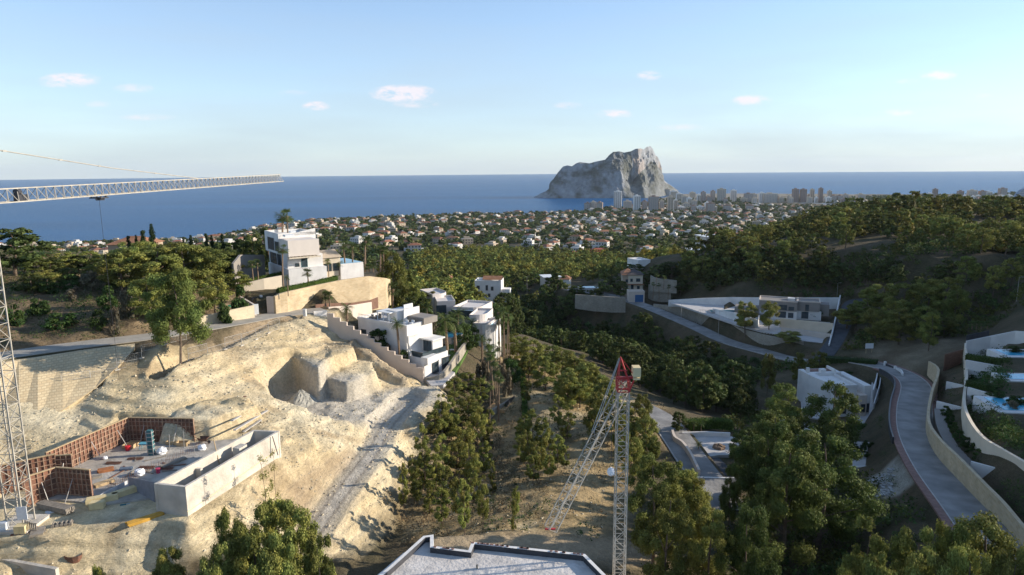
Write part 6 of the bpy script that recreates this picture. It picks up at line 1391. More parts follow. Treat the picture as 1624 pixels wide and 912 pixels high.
gr_,W,h=house_b('garage',997,1022,464,479,96.6,5,.0,M_PINK,'flat garage with a blue door under the beige house',cat='garage',wins=()); m=MB(); m.box(-W*.1,-.06,0,W*.42,-.0,h*.75); m.build('door',mat('blue_door',(.04,.12,.26),.6,.1,2),gr_)
house_b('white_annex',1011,1032,414,425,104,10,.35,M_RENDER,'white flat-roofed building above the beige house')
wallI('curved_terrace_wall',[(1028,462,98,451),(1036,466,97.8,453),(1050,468,97.8,455),(1064,468,98,457)],.5,M_STONEG,'lower curved terrace wall right of the beige house','retaining wall',smoothn=3,sink=3)
wallI('curved_terrace_wall',[(1031,450,102,437),(1040,452,102,441),(1055,453,102,443),(1073,454,102,445)],.5,M_STONEG,'upper curved terrace wall right of the beige house','retaining wall',smoothn=3,sink=3)
for k,(u,vt) in enumerate([(1036,448),(1046,450),(1060,452),(1041,434),(1053,438)]): palm_top('fan',u,vt,272,9,'small palm in front of the curved terrace walls across the ravine','palms on the curved terraces',z0=98 if k<3 else 102)
wallI('valley_wall',[(912,478,96.5,467),(940,482,96.6,469),(970,484,96.6,471),(992,484,96.6,472)],.6,M_STONEG,'stone retaining wall below the garden left of the garage','retaining wall',sink=3)
a=PZ(932,458,98.5); ap_=empty('small_pool',tuple(a),.1,'small pale-blue pool in a garden across the ravine','pool'); m=MB(); m.box(-3.5,0,-2,5.5,5,.3); m.build('edge',M_PAVE,ap_); m=MB(); m.box(-3,.5,.28,5,4.5,.34); m.build('water',MATS['pale_pool_water'],ap_)
dh,W,h=house_b('hillside_villa',1118,1160,376,400,105,13,.18,M_PINK,'large brownish villa with an overhanging roof high on the wooded slope','shed',wins=((.05,.5,4.5,2.2),),cat='villa'); m=MB(); m.box(-W/2-1,-1.6,h*.42,W*.1,-.02,h*.42+.25); m.build('balcony',M_RENDER,dh)
house_b('hillside_wing',1097,1122,397,412,103,9,.1,M_PINK,'lower wing with a white roof edge below the large hillside villa','shed',wins=((.5,.3,3,1.8),),cat='villa')
# wooded-slope masonry above the grey villa
# ---------------------------------------------------------------- grey villa terrace
wallI('stone_wall',[(1036,489,95.5,482),(1088,501,94.8,489),(1130,518,94.7,503),(1169,536,94.6,519),(1195,545,95.0,527),(1218,551,95.4,532.5),(1252,556.5,96.2,539),(1272,559,96.9,542)],.5,M_STONEG,'long curving stone wall between the valley road and the grey villa','retaining wall',smoothn=3,sink=2)
wallI('white_wall',[(1060,478,99.5,476),(1110,480,99.8,473),(1159,481,100.2,471.5),(1204,480,101,472),(1270,483,101.5,472),(1331,481,102.5,472)],.35,M_RENDER,'white boundary wall behind the grey villa','wall',sink=2)
wallI('white_wall',[(1333,474,103,468),(1328,500,101,490),(1322,530,99.5,519),(1315,556,98.2,546)],.35,M_RENDER,'white side wall running down to the road right of the grey villa','wall',sink=2,side=-1)
sheet('villa_terrace_floor',[(1062,480),(1130,478),(1204,482),(1236,505),(1322,512),(1314,545),(1268,540),(1170,515),(1090,488)],99.3,M_PAVE,'pale terraced grounds around the grey villa','terrace')
wallI('white_wall',[(1130,496,99.3,489),(1170,510,99.3,497),(1202,521,99.3,508),(1204,512,99.3,500)],.3,M_RENDER,'white inner terrace wall behind the two pines of the grey villa','wall')
wallI('white_wall',[(1236,519,99.3,505),(1280,524,99.3,509),(1320,530,99.3,513)],.3,M_CREAM,'upper garden wall in front of the grey villa','wall')
wallI('garden_wall',[(1238,530,98.8,519),(1280,535,98.8,525),(1318,542,98.8,530)],.3,M_PINK,'lower garden wall in front of the grey villa','wall')
gb_=PZ(1263,507,99.6); gvl=empty('grey_villa',tuple(gb_),R(-22),'flat-roofed grey villa with large dark windows on the pale terraces','villa'); hh=PY(1263,480,gb_.y).z-99.6
m=MB(); m.box(-12,.0,2.7,0,8,hh); m.build('upper_wall',M_GREYC,gvl); m=MB(); m.box(-8,.6,-2,0,8,2.7); m.build('lower_wall',M_RENDER,gvl); m=MB(); parapet(m,-12.1,-.1,.1,8.1,hh,.35,.3); m.build('parapet',M_PINK,gvl)
m=MB(); m.box(0,2.0,2.7,7.0,9,hh-.1); m.build('right_wing_wall',M_GREYC,gvl); m=MB(); m.box(0,2.6,-2,7.6,9,2.7); m.build('right_wing_base',M_RENDER,gvl); m=MB(); parapet(m,0.1,1.9,7.1,9.1,hh-.1,.4,.3); m.build('parapet',M_PINK,gvl)
m=MB(); m.box(7,4,1,10,9,hh-.9); m.build('end_wall',M_GREYC,gvl); m=MB(); m.box(-3,3,hh,-.8,5,hh+.8); m.build('roof_box',M_RENDER,gvl); m=MB(); m.box(-20,2,-2,-12,8,2.6); m.build('left_wing_wall',M_GREYC,gvl)
window(gvl,-5.6,3.1,2.4,1.6,0); window(gvl,-2.6,3.1,1.6,1.1,0); window(gvl,-2.6,.4,1.5,1.6,.6); window(gvl,-5.6,.3,2.2,2.0,.6); window(gvl,2.6,2.9,1.0,2.0,2.0); window(gvl,1.6,.1,2.0,2.2,2.6)
cp=PZ(1140,496,99.4); cv=empty('pool_cover',tuple(cp),-.1,'dark teal pool cover with pale rims beside the grey villa','pool'); m=MB(); m.box(-3,-1,0,7,3.6,.35); m.build('edge',M_PAVE,cv); m=MB(); m.box(-2.7,-.7,.34,6.7,3.3,.42); m.build('cover',mat('teal_cover',(.03,.12,.15),.5,.2,1),cv)
m=MB()
c0=PZ(1115,496,99.3)
for k in range(16): x=c0.x-1.5+k*.55; m.bar((x,c0.y-.18*k,99.3),(x,c0.y-.18*k,100.4),.06)
m.bar((c0.x-1.5,c0.y,100.4),(c0.x+6.8,c0.y-2.7,100.4),.08); ptag(m,'terrace_railing',M_TIMBG,'pale baluster railing at the pointed end of the villa grounds','railing')
tree_top('pine',1184,477,214,36,'lone pine in front of the grey villa, left one','tree',lod=1); tree_top('pine',1222,478,211,36,'lone pine in front of the grey villa, right one','tree',lod=1); tree_top('pine',1254,526,196,48,'dark pine at the roadside below the grey villa','tree',lod=1); tree_top('round',1293,487,226,26,'dark round tree at the right end of the grey villa','tree',lod=1)
# ---------------------------------------------------------------- villa C with white roofs
sheet('drive_paving',[(1388,585),(1402,580),(1424,586),(1416,600),(1402,640),(1394,684),(1350,684),(1352,655),(1372,650)],98.6,M_PAVE,'pale curved driveway and patio of the white-roofed villa','driveway')
sheet('side_terrace',[(1268,612),(1300,610),(1310,640),(1300,665),(1272,660)],98.4,M_PAVE,'pale side terrace left of the white-roofed villa','terrace')
cv0=PZ(1358,660,98.6); vc=empty('roadside_villa',tuple(cv0),R(6),'white villa with several open flat roofs and curved walls below the road','villa')
hC=PY(1358,615,cv0.y).z-98.6
m=MB(); m.box(-4.2,1.0,-3,.3,9.5,hC-.2); m.build('middle_wall',M_RENDER,vc); m=MB(); parapet(m,-4.3,.9,.4,9.6,hC-.2,.5,.25); m.build('parapet',M_RENDER,vc)
m=MB(); m.box(.3,-.3,-3,1.9,8.5,hC-1.6); m.build('stair_wall',M_PINK,vc); m=MB(); m.box(1.9,.8,-3,3.4,11,hC+.1); m.build('right_wall',M_RENDER,vc)
m=MB(); P=[(-4.2,3)]+[(-4.2-1.9*math.sin(t),10.5-7.5*math.cos(t)) for t in np.linspace(0.05,math.pi/2,9)]+[(-6.1,13),(2,13),(2,9.5),(-4.2,9.5)]; m.prism(P,-3,hC+.4); m.build('curved_wall',M_RENDER,vc)
m=MB(); m.box(-5.7,10,hC+.4,-5.1,10.6,hC+1.5); m.box(-2.6,9.8,hC-.2,-1.4,10.8,hC+1.1); m.box(.4,9.6,hC-.2,.7,12.8,hC+1.1); m.build('chimney',M_RENDER,vc)
m=MB(); m.box(-5.0,10.7,hC+.41,1.2,12.6,hC+.5); m.build('roof_tiles',M_BRICKP,vc)
window(vc,-3.4,.4,1.6,1.8,1.0); window(vc,2.2,.5,.9,1.8,.8)
window(vc,-3.6,2.9,1.2,1.1,1.0); window(vc,-1.4,2.6,1.0,1.3,1.0); window(vc,.7,1.0,.8,1.6,-.3)
m=MB(); m.box(-4.6,-.6,2.5,-.1,.98,2.65); m.build('canopy',M_RENDER,vc)
wallI('white_wall',[(1384,640,98.6,618),(1390,610,99,600),(1392,598,99.2,590)],.25,M_RENDER,'tall narrow white wall between the villa and its driveway','wall')
wallI('white_wall',[(1386,650,98.7,640),(1395,620,98.9,610),(1398,595,99.2,589)],.2,M_RENDER,'low white kerb wall along the driveway of the roadside villa','wall')
ga=PZ(1403,586,99.4); gc=PZ(1419,591,99.8); eg=empty('driveway_gate',tuple(ga),math.atan2(gc.y-ga.y,gc.x-ga.x),'black driveway gate between white posts above the roadside villa','gate'); L=(gc-ga).length
m=MB(); m.box(.3,-.05,.15,L-.3,.05,1.7); m.build('leaf',M_FRAME,eg)
for x in(0,L): m=MB(); m.box(x-.25,-.25,-.5,x+.25,.25,2.1); m.build('post',M_RENDER,eg)
wallI('white_wall',[(1420,592,99.9,583),(1427,597,100.2,586),(1430,603,100.6,592)],.3,M_RENDER,'short curved white wall carrying a dark rail beside the gate','wall',smoothn=2)
RL=ROADS['right'][0]
def along(i0,i1,off,zo=0): 
    out=[]
    for i in range(i0,i1):
        a=RL[max(i-1,0)]; b=RL[min(i+1,len(RL)-1)]; d=Vector((b[0]-a[0],b[1]-a[1],0)).normalized(); s_=Vector((-d.y,d.x,0)); p=Vector(RL[i]); out.append((p.x+s_.x*off,p.y+s_.y*off,p.z+zo))
    return out
LW=along(16,38,4.15)
wallW('road_parapet',[(x,y,z-5,z+.75) for x,y,z in LW],.25,M_FRAME,'dark railing wall along the left edge of the right-hand road','railing',side=-1)
hI([(1398,664,99.2),(1396,676,99.2),(1392,688,99.2)],1.2,1.6,'dark hedge at the right edge of the villa patio',11,m_=M_LEAF); hI([(1345,676,98.6),(1370,683,98.6),(1392,690,98.6)],1.1,1.3,'low dark hedge along the near edge of the villa patio',12,m_=M_LEAF)
hI([(1300,574,98.6),(1345,577,99),(1390,581,99.6)],2.6,1.6,'broad clipped hedge bank under the road junction',13,m_=M_LEAF,dens=30)
for k in range(6): hI([(1290+k*4,592+k*4.5,98.1),(1352-k*1.5,592+k*4.5,98.6)],.7,.5,'low clipped hedge row in the terraced garden, '+('topmost','second','third','fourth','fifth','lowest')[k]+' of six',20+k,m_=M_LEAF,dens=25,group='garden hedge rows')
sheet('rock_garden',[(1352,700),(1400,703),(1408,741),(1352,740)],102.5,M_PAVE,'pale gravel garden with dark shrubs beside the road wall','gravel garden')
for k,(u,v) in enumerate([(1356,713),(1368,716),(1377,726),(1384,712),(1372,706),(1360,725)]):
    p=PZ(u,v,102.5); L=protos('bush',0); place(L[0 if k%2 else 2],(p.x,p.y,102.5),(.6,.6,.55),k,'small dark shrub in the pale gravel garden, '+('far left','middle','near right','far right','farthest','near left')[k],'shrub','shrubs in the gravel garden')
wallI('garden_wall',[(1345,748,102,740),(1380,748,102,740),(1410,748,102.6,740)],.3,M_RENDER,'white-topped wall at the near side of the gravel garden','wall')
# ---------------------------------------------------------------- road walls and gardens at the right
wallI('stone_wall',[(1470,596,102.2,573),(1484,612,103.0,586),(1474,640,104.4,620),(1468,680,106.2,662),(1482.5,718,107.6,692),(1518,759,108.6,728),(1559,800,109.6,770),(1584,822,110.1,795),(1612,850,110.6,828),(1640,880,111,860)],.45,M_STONE,'long curving stone wall on the right side of the right-hand road','retaining wall',smoothn=4,sink=2,side=1)
wallI('stone_wall',[(1528,560,107,544),(1529,610,107.6,590),(1524,655,108.4,632),(1530,690,109,660),(1550,725,109.6,690),(1580,748,110.2,710),(1610,772,110.6,728),(1650,800,111,752)],.45,M_CREAM,'second tall pale retaining wall between the stepped gardens and the pools','retaining wall',smoothn=4,sink=2.5,side=1)
for k,q in enumerate([[(1484,648,107.0,636),(1524,656,107.6,646)],[(1538,748,110.0,732),(1590,760,110.2,746)],[(1500,612,106.4,605),(1526,618,106.8,611)],[(1533,627,110.6,614),(1578,640,110.8,627)],[(1531,582,110.4,571),(1598,592,110.6,583)],[(1532,553,109.6,541),(1570,548,110.4,533),(1608,545,111.4,525)],[(1608,545,111.4,525),(1640,547,112,527)]]):
    wallI('white_wall',q,.3,M_RENDER,('white cross wall in the lower road-side garden, upper one','white cross wall in the lower road-side garden, nearest the camera','white cross wall below the brown fence','white wall holding the nearest pool garden','white wall holding the middle pool garden','stepped white wall behind the top pool','highest white wall at the right edge')[k],'wall',sink=3)
wallI('dark_fence',[(1532,541,111.2,532),(1568,534,112,524)],.1,M_FRAME,'black fence on top of the stepped white wall','fence',sink=.2); wallI('brown_fence',[(1497,583,105.4,562),(1525,576,106,554)],.15,M_HARD,'brown fence panel beside the dirt path at the road wall','fence',sink=1)
hI([(1533,612,111.2),(1580,622,111.4)],1.0,1.1,'dark hedge above the wall of the nearest pool garden',31,m_=M_LEAF); hI([(1531,570,111.2),(1598,579,111.4)],1.0,1.1,'dark hedge above the wall of the middle pool garden',32,m_=M_LEAF)
def pool(u,v,z,w,d,rz,label):
    c=PZ(u,v,z); root=empty('swimming_pool',tuple(c),rz,label,'pool'); m=MB(); m.box(-1.2,-1.2,-2.5,w+.6,d+.8,.2); m.build('edge',M_RENDER,root); m=MB(); m.box(0,0,.18,w,d,.26); m.build('water',M_WATER,root)
pool(1592,652,112.0,7,6,-.15,'nearest bright blue swimming pool at the right edge'); pool(1604,603,112,7,3.2,-.1,'middle pale blue swimming pool at the right edge'); pool(1598,565,112,7,4.2,-.1,'farthest swimming pool at the right edge')
for k,(u0,v0,z) in enumerate([(1488,660,107.4),(1500,690,108.2),(1515,715,108.9),(1532,733,109.4)]): pass
SP=smooth_line([tuple(PZ(u,v,z)) for u,v,z in ((1490,650,107.3),(1494,675,107.9),(1508,704,108.6),(1530,730,109.3),(1545,745,109.7))],5); mb=MB(SP[0])
for i in range(len(SP)-1):
    a,b=SP[i],SP[i+1]; d=(b-a); d.z=0; d.normalize(); s_=Vector((-d.y,d.x,0))*.8; mb.prism([tuple((a-s_)[:2]),tuple((b-s_)[:2]),tuple((b+s_)[:2]),tuple((a+s_)[:2])],a.z-3,a.z+.15)
tag(mb.build('stair_path',M_GREYC),kind='structure')
for k,(u,v,z) in enumerate([(1500,655,108),(1506,668,108.3),(1514,682,108.7),(1522,695,109),(1532,706,109.3),(1542,716,109.6),(1553,726,109.9)]):
    p=PZ(u,v,z); L=protos('bush',0); place(L[0],(p.x,p.y,z-.3),(.7,.7,.75),k,'clipped shrub in the row beside the grey stair path, number from the top: '+('first','second','third','fourth','fifth','sixth','seventh')[k],'shrub','shrubs along the stair path')
for k,(u,vt,Y,w,lab) in enumerate([(1546,597,128,22,'first'),(1560,590,130,24,'second'),(1574,594,130,20,'third'),(1553,640,112,26,'fourth'),(1566,655,110,26,'fifth'),(1580,665,108,22,'sixth'),(1612,660,105,30,'seventh'),(1610,570,136,26,'eighth'),(1596,700,103,22,'ninth'),(1545,625,118,20,'tenth'),(1600,690,105,20,'eleventh')]):
    tree_top('round' if k%2 else 'bush',u,vt,Y,w,'dark leafy garden shrub among the pools at the right, '+lab+' from the top left','shrub','garden shrubs among the pools',lod=0)
for k,(u,vt) in enumerate([(1541,525),(1548,524),(1556,522),(1566,522)]): palm_top('fan',u,vt,166,13,'small bright palm in the row by the top pool, '+('leftmost','second from left','third from left','rightmost')[k],z0=110)
# sign, lamps
sg=gnd(1378,560,102.5); root=empty('site_sign',tuple(sg),.05,'white blank notice board on two posts by the dirt path','sign'); m=MB(); m.box(-1.1,-.05,1.3,1.1,.05,2.7); m.build('board',M_PLAST,root)
for x in(-.8,.8): m=MB(); m.box(x-.05,.05,-.3,x+.05,.13,2.6); m.build('post',M_TIMB,root)
def lamp(u,v,zt_v,zg,label):
    p=gnd(u,v,zg); top=PY(u,zt_v,p.y).z; root=empty('street_lamp',tuple(p),0,label,'street lamp'); h=max(3,top-p.z); m=MB(); m.tube((0,0,-.2),(0,0,h),.07,.045,6); m.build('pole',M_STEEL,root); m=MB(); m.bar((0,0,h),(.8,0,h+.1),.06); m.obox((1.0,0,h+.1),(.6,.22,.1)); m.build('lamp_head',M_STEEL,root)
lamp(1327,475,449,103,'street lamp on the road behind the grey villa'); lamp(1139,533,494,95,'street lamp on the valley road before the stone wall, right one'); lamp(1080,508,482,95,'street lamp on the valley road, left one'); lamp(836,476,438,95,'tall pole standing in the wood beside the white house')
lamp(1612,478,440,110,'street lamp near the right edge under the wood')
# centre pad
wallI('road_wall',[(1064,690,104.8,680),(1068,703,104.9,692),(1080,712,104.9,700),(1092,729,104.8,716),(1100,745,104.6,732),(1106,758,104.5,745)],.4,M_PINK,'curving wall beside the short road, right of the folded crane','wall',smoothn=3,sink=2)
sheet('upper_yard',[(1090,692),(1150,690),(1175,696),(1165,722),(1140,722),(1110,727),(1098,712)],104.6,M_PAVE,'pale concrete yard behind the curving wall','yard'); sheet('dark_ramp',[(1112,728),(1140,726),(1168,752),(1166,758),(1106,756)],104.45,M_ASPHD,'dark asphalt ramp in the yard behind the curving wall','ramp')
wallI('white_wall',[(1106,764,104.2,757),(1140,765,104.2,758),(1172,766,104.2,758)],.3,M_RENDER,'low white wall at the near edge of the dark ramp','wall'); wallI('white_wall',[(1082,692,104.8,686),(1120,690,104.8,685),(1158,692,104.8,687)],.3,M_RENDER,'low white wall at the far edge of the concrete yard','wall')
hI([(1090,680,105),(1125,678,104.6),(1160,680,104.4)],1.6,1.6,'green hedge behind the concrete yard',41)
for k,(u,vt) in enumerate([(1087,662),(1101,668),(1112,672)]): palm_top('feather',u,vt,113,14,'small slender palm behind the concrete yard, '+('left','middle','right')[k]+' one of three',z0=104.8)
tree_top('dark',1077,654,112,28,'dark bushy tree at the top of the curving wall','tree',lod=1); palm_top('feather',1108,700,104,16,'spiky low plant at the corner of the dark ramp',z0=104.6)
c=gnd(1140,714,105); ptag(bagmesh((c.x,c.y,c.z+.3),1.1,71,.6),'soil_heap',mat('brown_soil',(.22,.15,.10),.95,.3,2,.5),'heap of brown soil on the concrete yard','soil heap')
rr_=PZ(1278,700,101); root=empty('domed_outbuilding',tuple(rr_),0,'low outbuilding with a rounded white roof half hidden by the big pine','outbuilding'); m=MB()
for i in range(12):
    a=math.pi*i/12; b=math.pi*(i+1)/12; m.face([(-3*math.cos(a),0,1+1.2*math.sin(a)),(-3*math.cos(b),0,1+1.2*math.sin(b)),(-3*math.cos(b),6,1+1.2*math.sin(b)),(-3*math.cos(a),6,1+1.2*math.sin(a))][::-1]); m.face([(-3*math.cos(a),0,1+1.2*math.sin(a)),(-3*math.cos(a),0,-2),(-3*math.cos(b),0,-2),(-3*math.cos(b),0,1+1.2*math.sin(b))])
m.box(-3,.01,-2,3,6,1); m.build('shell',M_RENDER,root)
# ---------------------------------------------------------------- roof in the foreground
fr=empty('flat_roof_house',(-6.7,50,112),0,'unfinished house seen from above, grey gravel roof with white parapets','house'); o_=fr.location
FPt=[(-13.6,38.5),(-9.3,46.4),(-7.3,50.7),(-6.5,50.9),(-6.3,49.2),(-3.55,48.55),(-3.35,49.75),(5.4,47.9),(6.5,45.4),(9.5,38.5)]
m=MB(o_); m.prism(FPt,110.5,120.55); m.build('wall',M_RENDER,fr)
m=MB(o_); n=len(FPt); cxx,cyy=-2.5,44
ring=[]
for i in range(n):
    a,b,c=Vector(FPt[i-1]),Vector(FPt[i]),Vector(FPt[(i+1)%n]); d1=(b-a).normalized(); d2=(c-b).normalized(); nn=(Vector((d1.y,-d1.x))+Vector((d2.y,-d2.x))).normalized(); k=1/max(.4,nn.dot(Vector((d1.y,-d1.x)))); ring.append(b+nn*.28*k)
inn=[tuple(p) for p in ring]
mi2=MB(o_); zp=[121.05]*n
for i in range(n):
    j=(i+1)%n; a,b,A_,B_2=FPt[i],FPt[j],inn[i],inn[j]; z1=121.05
    m.face([(*a,120.55),(*b,120.55),(*b,z1),(*a,z1)][::-1]); m.face([(*a,z1),(*b,z1),(*B_2,z1),(*A_,z1)][::-1]); mi2.face([(*A_,120.56),(*B_2,120.56),(*B_2,z1-.003),(*A_,z1-.003)])
PAR=m; mi2.build('upstand_membrane',M_BLK,fr)
m=MB(o_); m.prism(inn,120.552,120.60); m.build('roof_gravel',M_GRV,fr)
m=PAR
for k in range(34):
    t=random.random(); i=random.choice([4,6,6,6]); a,b=Vector(FPt[i]),Vector(FPt[i+1]); p=a.lerp(b,t); m.obox((p.x,p.y-.14,121.08),(random.uniform(.12,.3),.14,.06),-.2,1)
m.build('parapet',[M_RENDER,M_BRICKP],fr)
m=MB(o_); m.prism([(-12.6,41.5),(-9.55,47.3),(-8.5,49.6),(-8.75,49.7),(-9.9,47.4),(-13.0,41.6)],110.5,120.2); m.build('side_wall',M_RENDER,fr)
m=MB(o_); m.box(-2.9,44.2,120.6,-2.7,44.4,120.8); m.tube((-2.8,46.8,120.6),(-2.8,46.8,120.9),.08,n=8); m.build('roof_outlet',M_TIMBG,fr)
rub=MB((59,92,105)); rg=random.Random(4)
for u,v,s in [(1355+rg.random()*62,750+rg.random()*42,rg.uniform(.12,.38)) for _ in range(300)]:
    p=PZ(u,v,105.5); z=gz(p.x,p.y); rub.obox((p.x,p.y,z+s*.3),(s*1.3,s,s*.8),rg.random()*3)
tag(rub.build('rubble',mat('broken_concrete',(.46,.44,.41),.9,.3,1)),'broken pale concrete rubble spread beside the road','rubble',kind='stuff')
# gravel heap in the bay
c=PZ(474,646,112.7); V=[];nu,nv=40,14
for j in range(nv):
    for i in range(nu):
        a=2*math.pi*i/nu; r=3.4*(1-j/(nv-1))*(1+.12*math.sin(3*a+1)); V.append((c.x+r*math.cos(a)*1.1,c.y+1.5+r*math.sin(a),c.z-.3+2.9*(j/(nv-1))**1.15+random.uniform(-.12,.12)))
mb=MB(c)
for j in range(nv-1):
    for i in range(nu): k=(i+1)%nu; mb.face([V[j*nu+i],V[j*nu+k],V[(j+1)*nu+k],V[(j+1)*nu+i]])
ptag(mb,'gravel_heap',mat('grey_gravel',(.42,.40,.34),.95,.3,3,.7),'cone-shaped grey gravel heap at the foot of the earth cut','gravel heap')

# ================================================================== INDIVIDUAL TREES
def P_(u,vt,Y,w,lab,kind='pine',grp=None,lod=None,cat='tree'): return tree_top(kind,u,vt,Y,w,lab,cat,grp,lod)
PROTO[('lone',0)]=[tree_proto('pine_tree',777,10,4.0,.42,46,30000,.18,M_PINEM,lean=.08,r0=.016)]
lone=tree_top('lone',270,426,97,108,'leaning lone pine with a bare trunk standing on the edge above the earth cut','tree',lod=0)
for u,vt,Y,w,lab in [(215,382,128,72,'dark green pine at the left end of the roadside pine group'),(245,392,122,80,'second pine of the roadside group, behind the lone pine'),(290,388,126,70,'yellow-green pine in the middle of the roadside group'),(322,392,122,64,'tall pale pine in the roadside group, right of the middle'),(348,396,126,56,'slender pine near the right end of the roadside group'),(375,425,124,34,'bright green pine closest to the steel gate'),(360,400,140,50,'thin pine behind the right end of the roadside group'),(185,395,140,60,'leftmost far pine of the roadside group'),(268,384,138,60,'far pine in the centre of the roadside group'),(305,386,142,60,'far pine right of the centre of the roadside group'),(232,440,112,60,'low dark pine on the bank left of the lone pine'),(335,430,116,46,'young pine low on the bank of the roadside group')]:
    tree_h('slim' if w<50 else 'pine',u,vt,random.uniform(8,11) if u<345 else random.uniform(5.5,7.5),w*1.25,lab,lod=1,Y0=104)
for u,vt,Y,w in [(75,440,118,40),(110,436,122,36),(145,430,124,40),(60,470,108,34),(170,455,112,30),(200,462,110,34),(95,492,104,50),(40,450,118,40),(120,455,116,30),(20,480,104,34),(155,492,104,24),(180,488,104,20),(355,470,118,26),(380,455,124,26),(130,420,140,44),(95,415,146,40),(60,412,150,44),(160,415,144,40),(30,420,140,40)]:
    tree_top('bush',u,vt,Y,w,'scrubby bush on the hill behind the left road','bush','bushes on the left hill',lod=0,hmin=.8)
for k,(u,vt,w) in enumerate([(203,374,10),(215,372,7),(226,365,12),(302,372,9),(326,370,9),(335,372,8),(352,371,10),(290,376,7)]):
    p=PY(u,vt,190); z0=gz(p.x,p.y); place(protos('cypress',0)[k%2],(p.x,p.y,z0),((w*190/1083/2)/1.0,)*2+(max(3,p.z-z0)/9,),k,'dark narrow cypress on the skyline beyond the roadside pines, '+('first','second','third','fourth','fifth','sixth','seventh','eighth')[k]+' of eight','cypress','cypresses on the left skyline')
nf=PY(239,354,185); z0=gz(nf.x,nf.y); place(protos('cypress',0)[1],(nf.x,nf.y,z0),(.9,.9,(nf.z-z0)/9),0,'slim airy conifer taller than the cypresses around it','conifer')
hb_=house_b('ridge_house',175,240,388,412,124,9,.1,M_CREAMH,'house with a brown tiled roof showing above the roadside pines','hip',wins=((.7,.4,1.4,1.2),))
tree_h('dark',14,362,9,105,'big dense rounded pine behind the mast of the tall crane',lod=1,Y0=100)
for k,(u,vt,h,w) in enumerate([(55,402,4,44),(78,408,3.5,40),(100,400,4,44),(122,404,3.5,40),(140,398,4.5,46),(160,404,4,40),(70,424,3.5,40),(108,424,3,36),(146,420,3.5,40),(48,432,3.5,40),(172,428,3.5,36)]): tree_h('dark' if k%2 else 'slim',u,vt,h,w,'low shrubby tree on the left hill, '+('nearest the crane','second along the skyline','third along the skyline','fourth along the skyline','fifth along the skyline','last along the skyline','front row, left','front row, middle','front row, right','front row, nearest the crane','front row, farthest right')[k],lod=1,Y0=104)
# dark trees behind the upper villa
for u,vt,Y,w,lab in [(400,372,190,50,'dark tree mass left behind the hilltop villa'),(425,362,185,50,'green tree just behind the hilltop villa under the palms'),(375,380,195,50,'dark tree behind the grey shaded wall'),(352,385,200,46,'dark tree left of the grey shaded wall'),(345,392,190,40,'lower dark tree left of the grey shaded wall')]: P_(u,vt,Y,w,lab,'dark',lod=1)
for u,vt,Y,w,lab in [(620,398,168,52,'yellow-green pine at the right end of the honey stone wall'),(638,420,175,44,'pine behind the right end of the honey stone wall'),(660,452,165,40,'leafy tree above the white villa'),(672,470,160,34,'tree between the white villa and the curved villa'),(650,470,158,36,'green tree right behind the white villa'),(683,462,175,30,'round tree left of the curved villa')]: P_(u,vt,Y,w,lab,'pine' if Y>164 else 'dark',lod=1)
# slope pines in the centre-left
SL=[(668,672,88,26),(688,650,92,30),(700,625,98,34),(720,600,104,36),(740,590,108,34),(742,620,98,40),(760,600,106,30),(715,655,90,34),(735,665,88,38),(700,690,82,32),(722,700,80,36),(745,700,82,34),(690,720,76,30),(705,740,73,34),(655,720,80,20),(672,700,84,22),(638,735,78,18),(728,745,74,30),(752,740,76,24),(768,700,82,26),(660,750,74,22),(780,735,76,16),(712,630,97,30),(756,640,95,30),(776,650,92,22),(735,760,70,26),(765,752,74,20),(680,765,71,24),(700,775,69,28)]
for k,(u,vt,Y,w) in enumerate(SL): tree_h('slim',u,vt,random.uniform(4.5,7.5),w*1.12,'young yellow-green pine on the dry slope right of the track','tree','young pines on the dry slope',lod=0 if Y<84 else 1)
SM=[(830,655,88,28),(845,650,90,30),(860,662,86,30),(838,680,84,28),(870,680,84,26),(885,690,82,24),(855,700,80,28),(825,690,84,26),(895,705,82,18),(818,768,72,14),(815,775,71,12),(845,720,78,24),(872,715,79,22),(900,640,100,26),(885,625,104,24),(893,600,112,22),(826,672,90,22),(836,600,112,16)]
for k,(u,vt,Y,w) in enumerate(SM): tree_h('slim',u,vt,random.uniform(4,6.5),w*1.12,'young pine in the thicket between the ochre path and the folded crane','tree','young pines left of the folded crane',lod=1)
RB=[(820,530,135,40),(845,540,130,44),(870,545,128,46),(890,553,126,48),(912,560,122,50),(930,575,116,50),(948,590,110,50),(920,600,108,46),(960,606,104,44),(975,625,98,44),(900,585,114,44),(945,625,100,40),(1010,640,92,44),(1025,662,88,40),(1030,690,84,34),(1000,690,82,44),(985,655,92,36),(865,565,122,36),(838,560,124,30),(1020,625,98,30)]
for k,(u,vt,Y,w) in enumerate(RB): tree_h('pine',u,vt,random.uniform(5.5,8),w*1.2,'bright pine on the lit rim of the ravine','tree','pines on the ravine rim',lod=1)
BIG=[(1040,724,66,110,'large pine right of the mast of the folded crane'),(1082,735,70,84,'pine just right of the large one beside the folded crane'),(1100,758,68,76,'pine at the roadside below the curving wall'),(1060,780,60,90,'low pine in front of the large one beside the folded crane'),(1128,808,60,96,'pine near the bottom edge right of the dirt road'),(1190,806,58,110,'broad pine near the bottom edge, right of centre'),(1230,655,102,100,'high pine left of the two biggest pines in the valley'),(1200,690,88,90,'left part of the big pine pair in the valley'),(1225,668,84,110,'tall pine crown at the left of the biggest pine'),(1310,688,78,170,'biggest dark pine in the centre right of the picture'),(1255,700,74,130,'big pine in front of the biggest one'),(1248,612,118,64,'rounded pine left of the roadside villa'),(1324,610,112,76,'dark pine right in front of the roadside villa'),(1185,678,98,56,'dark pine above the concrete yard'),(1160,740,80,40,'smaller pine at the near edge of the concrete yard')]
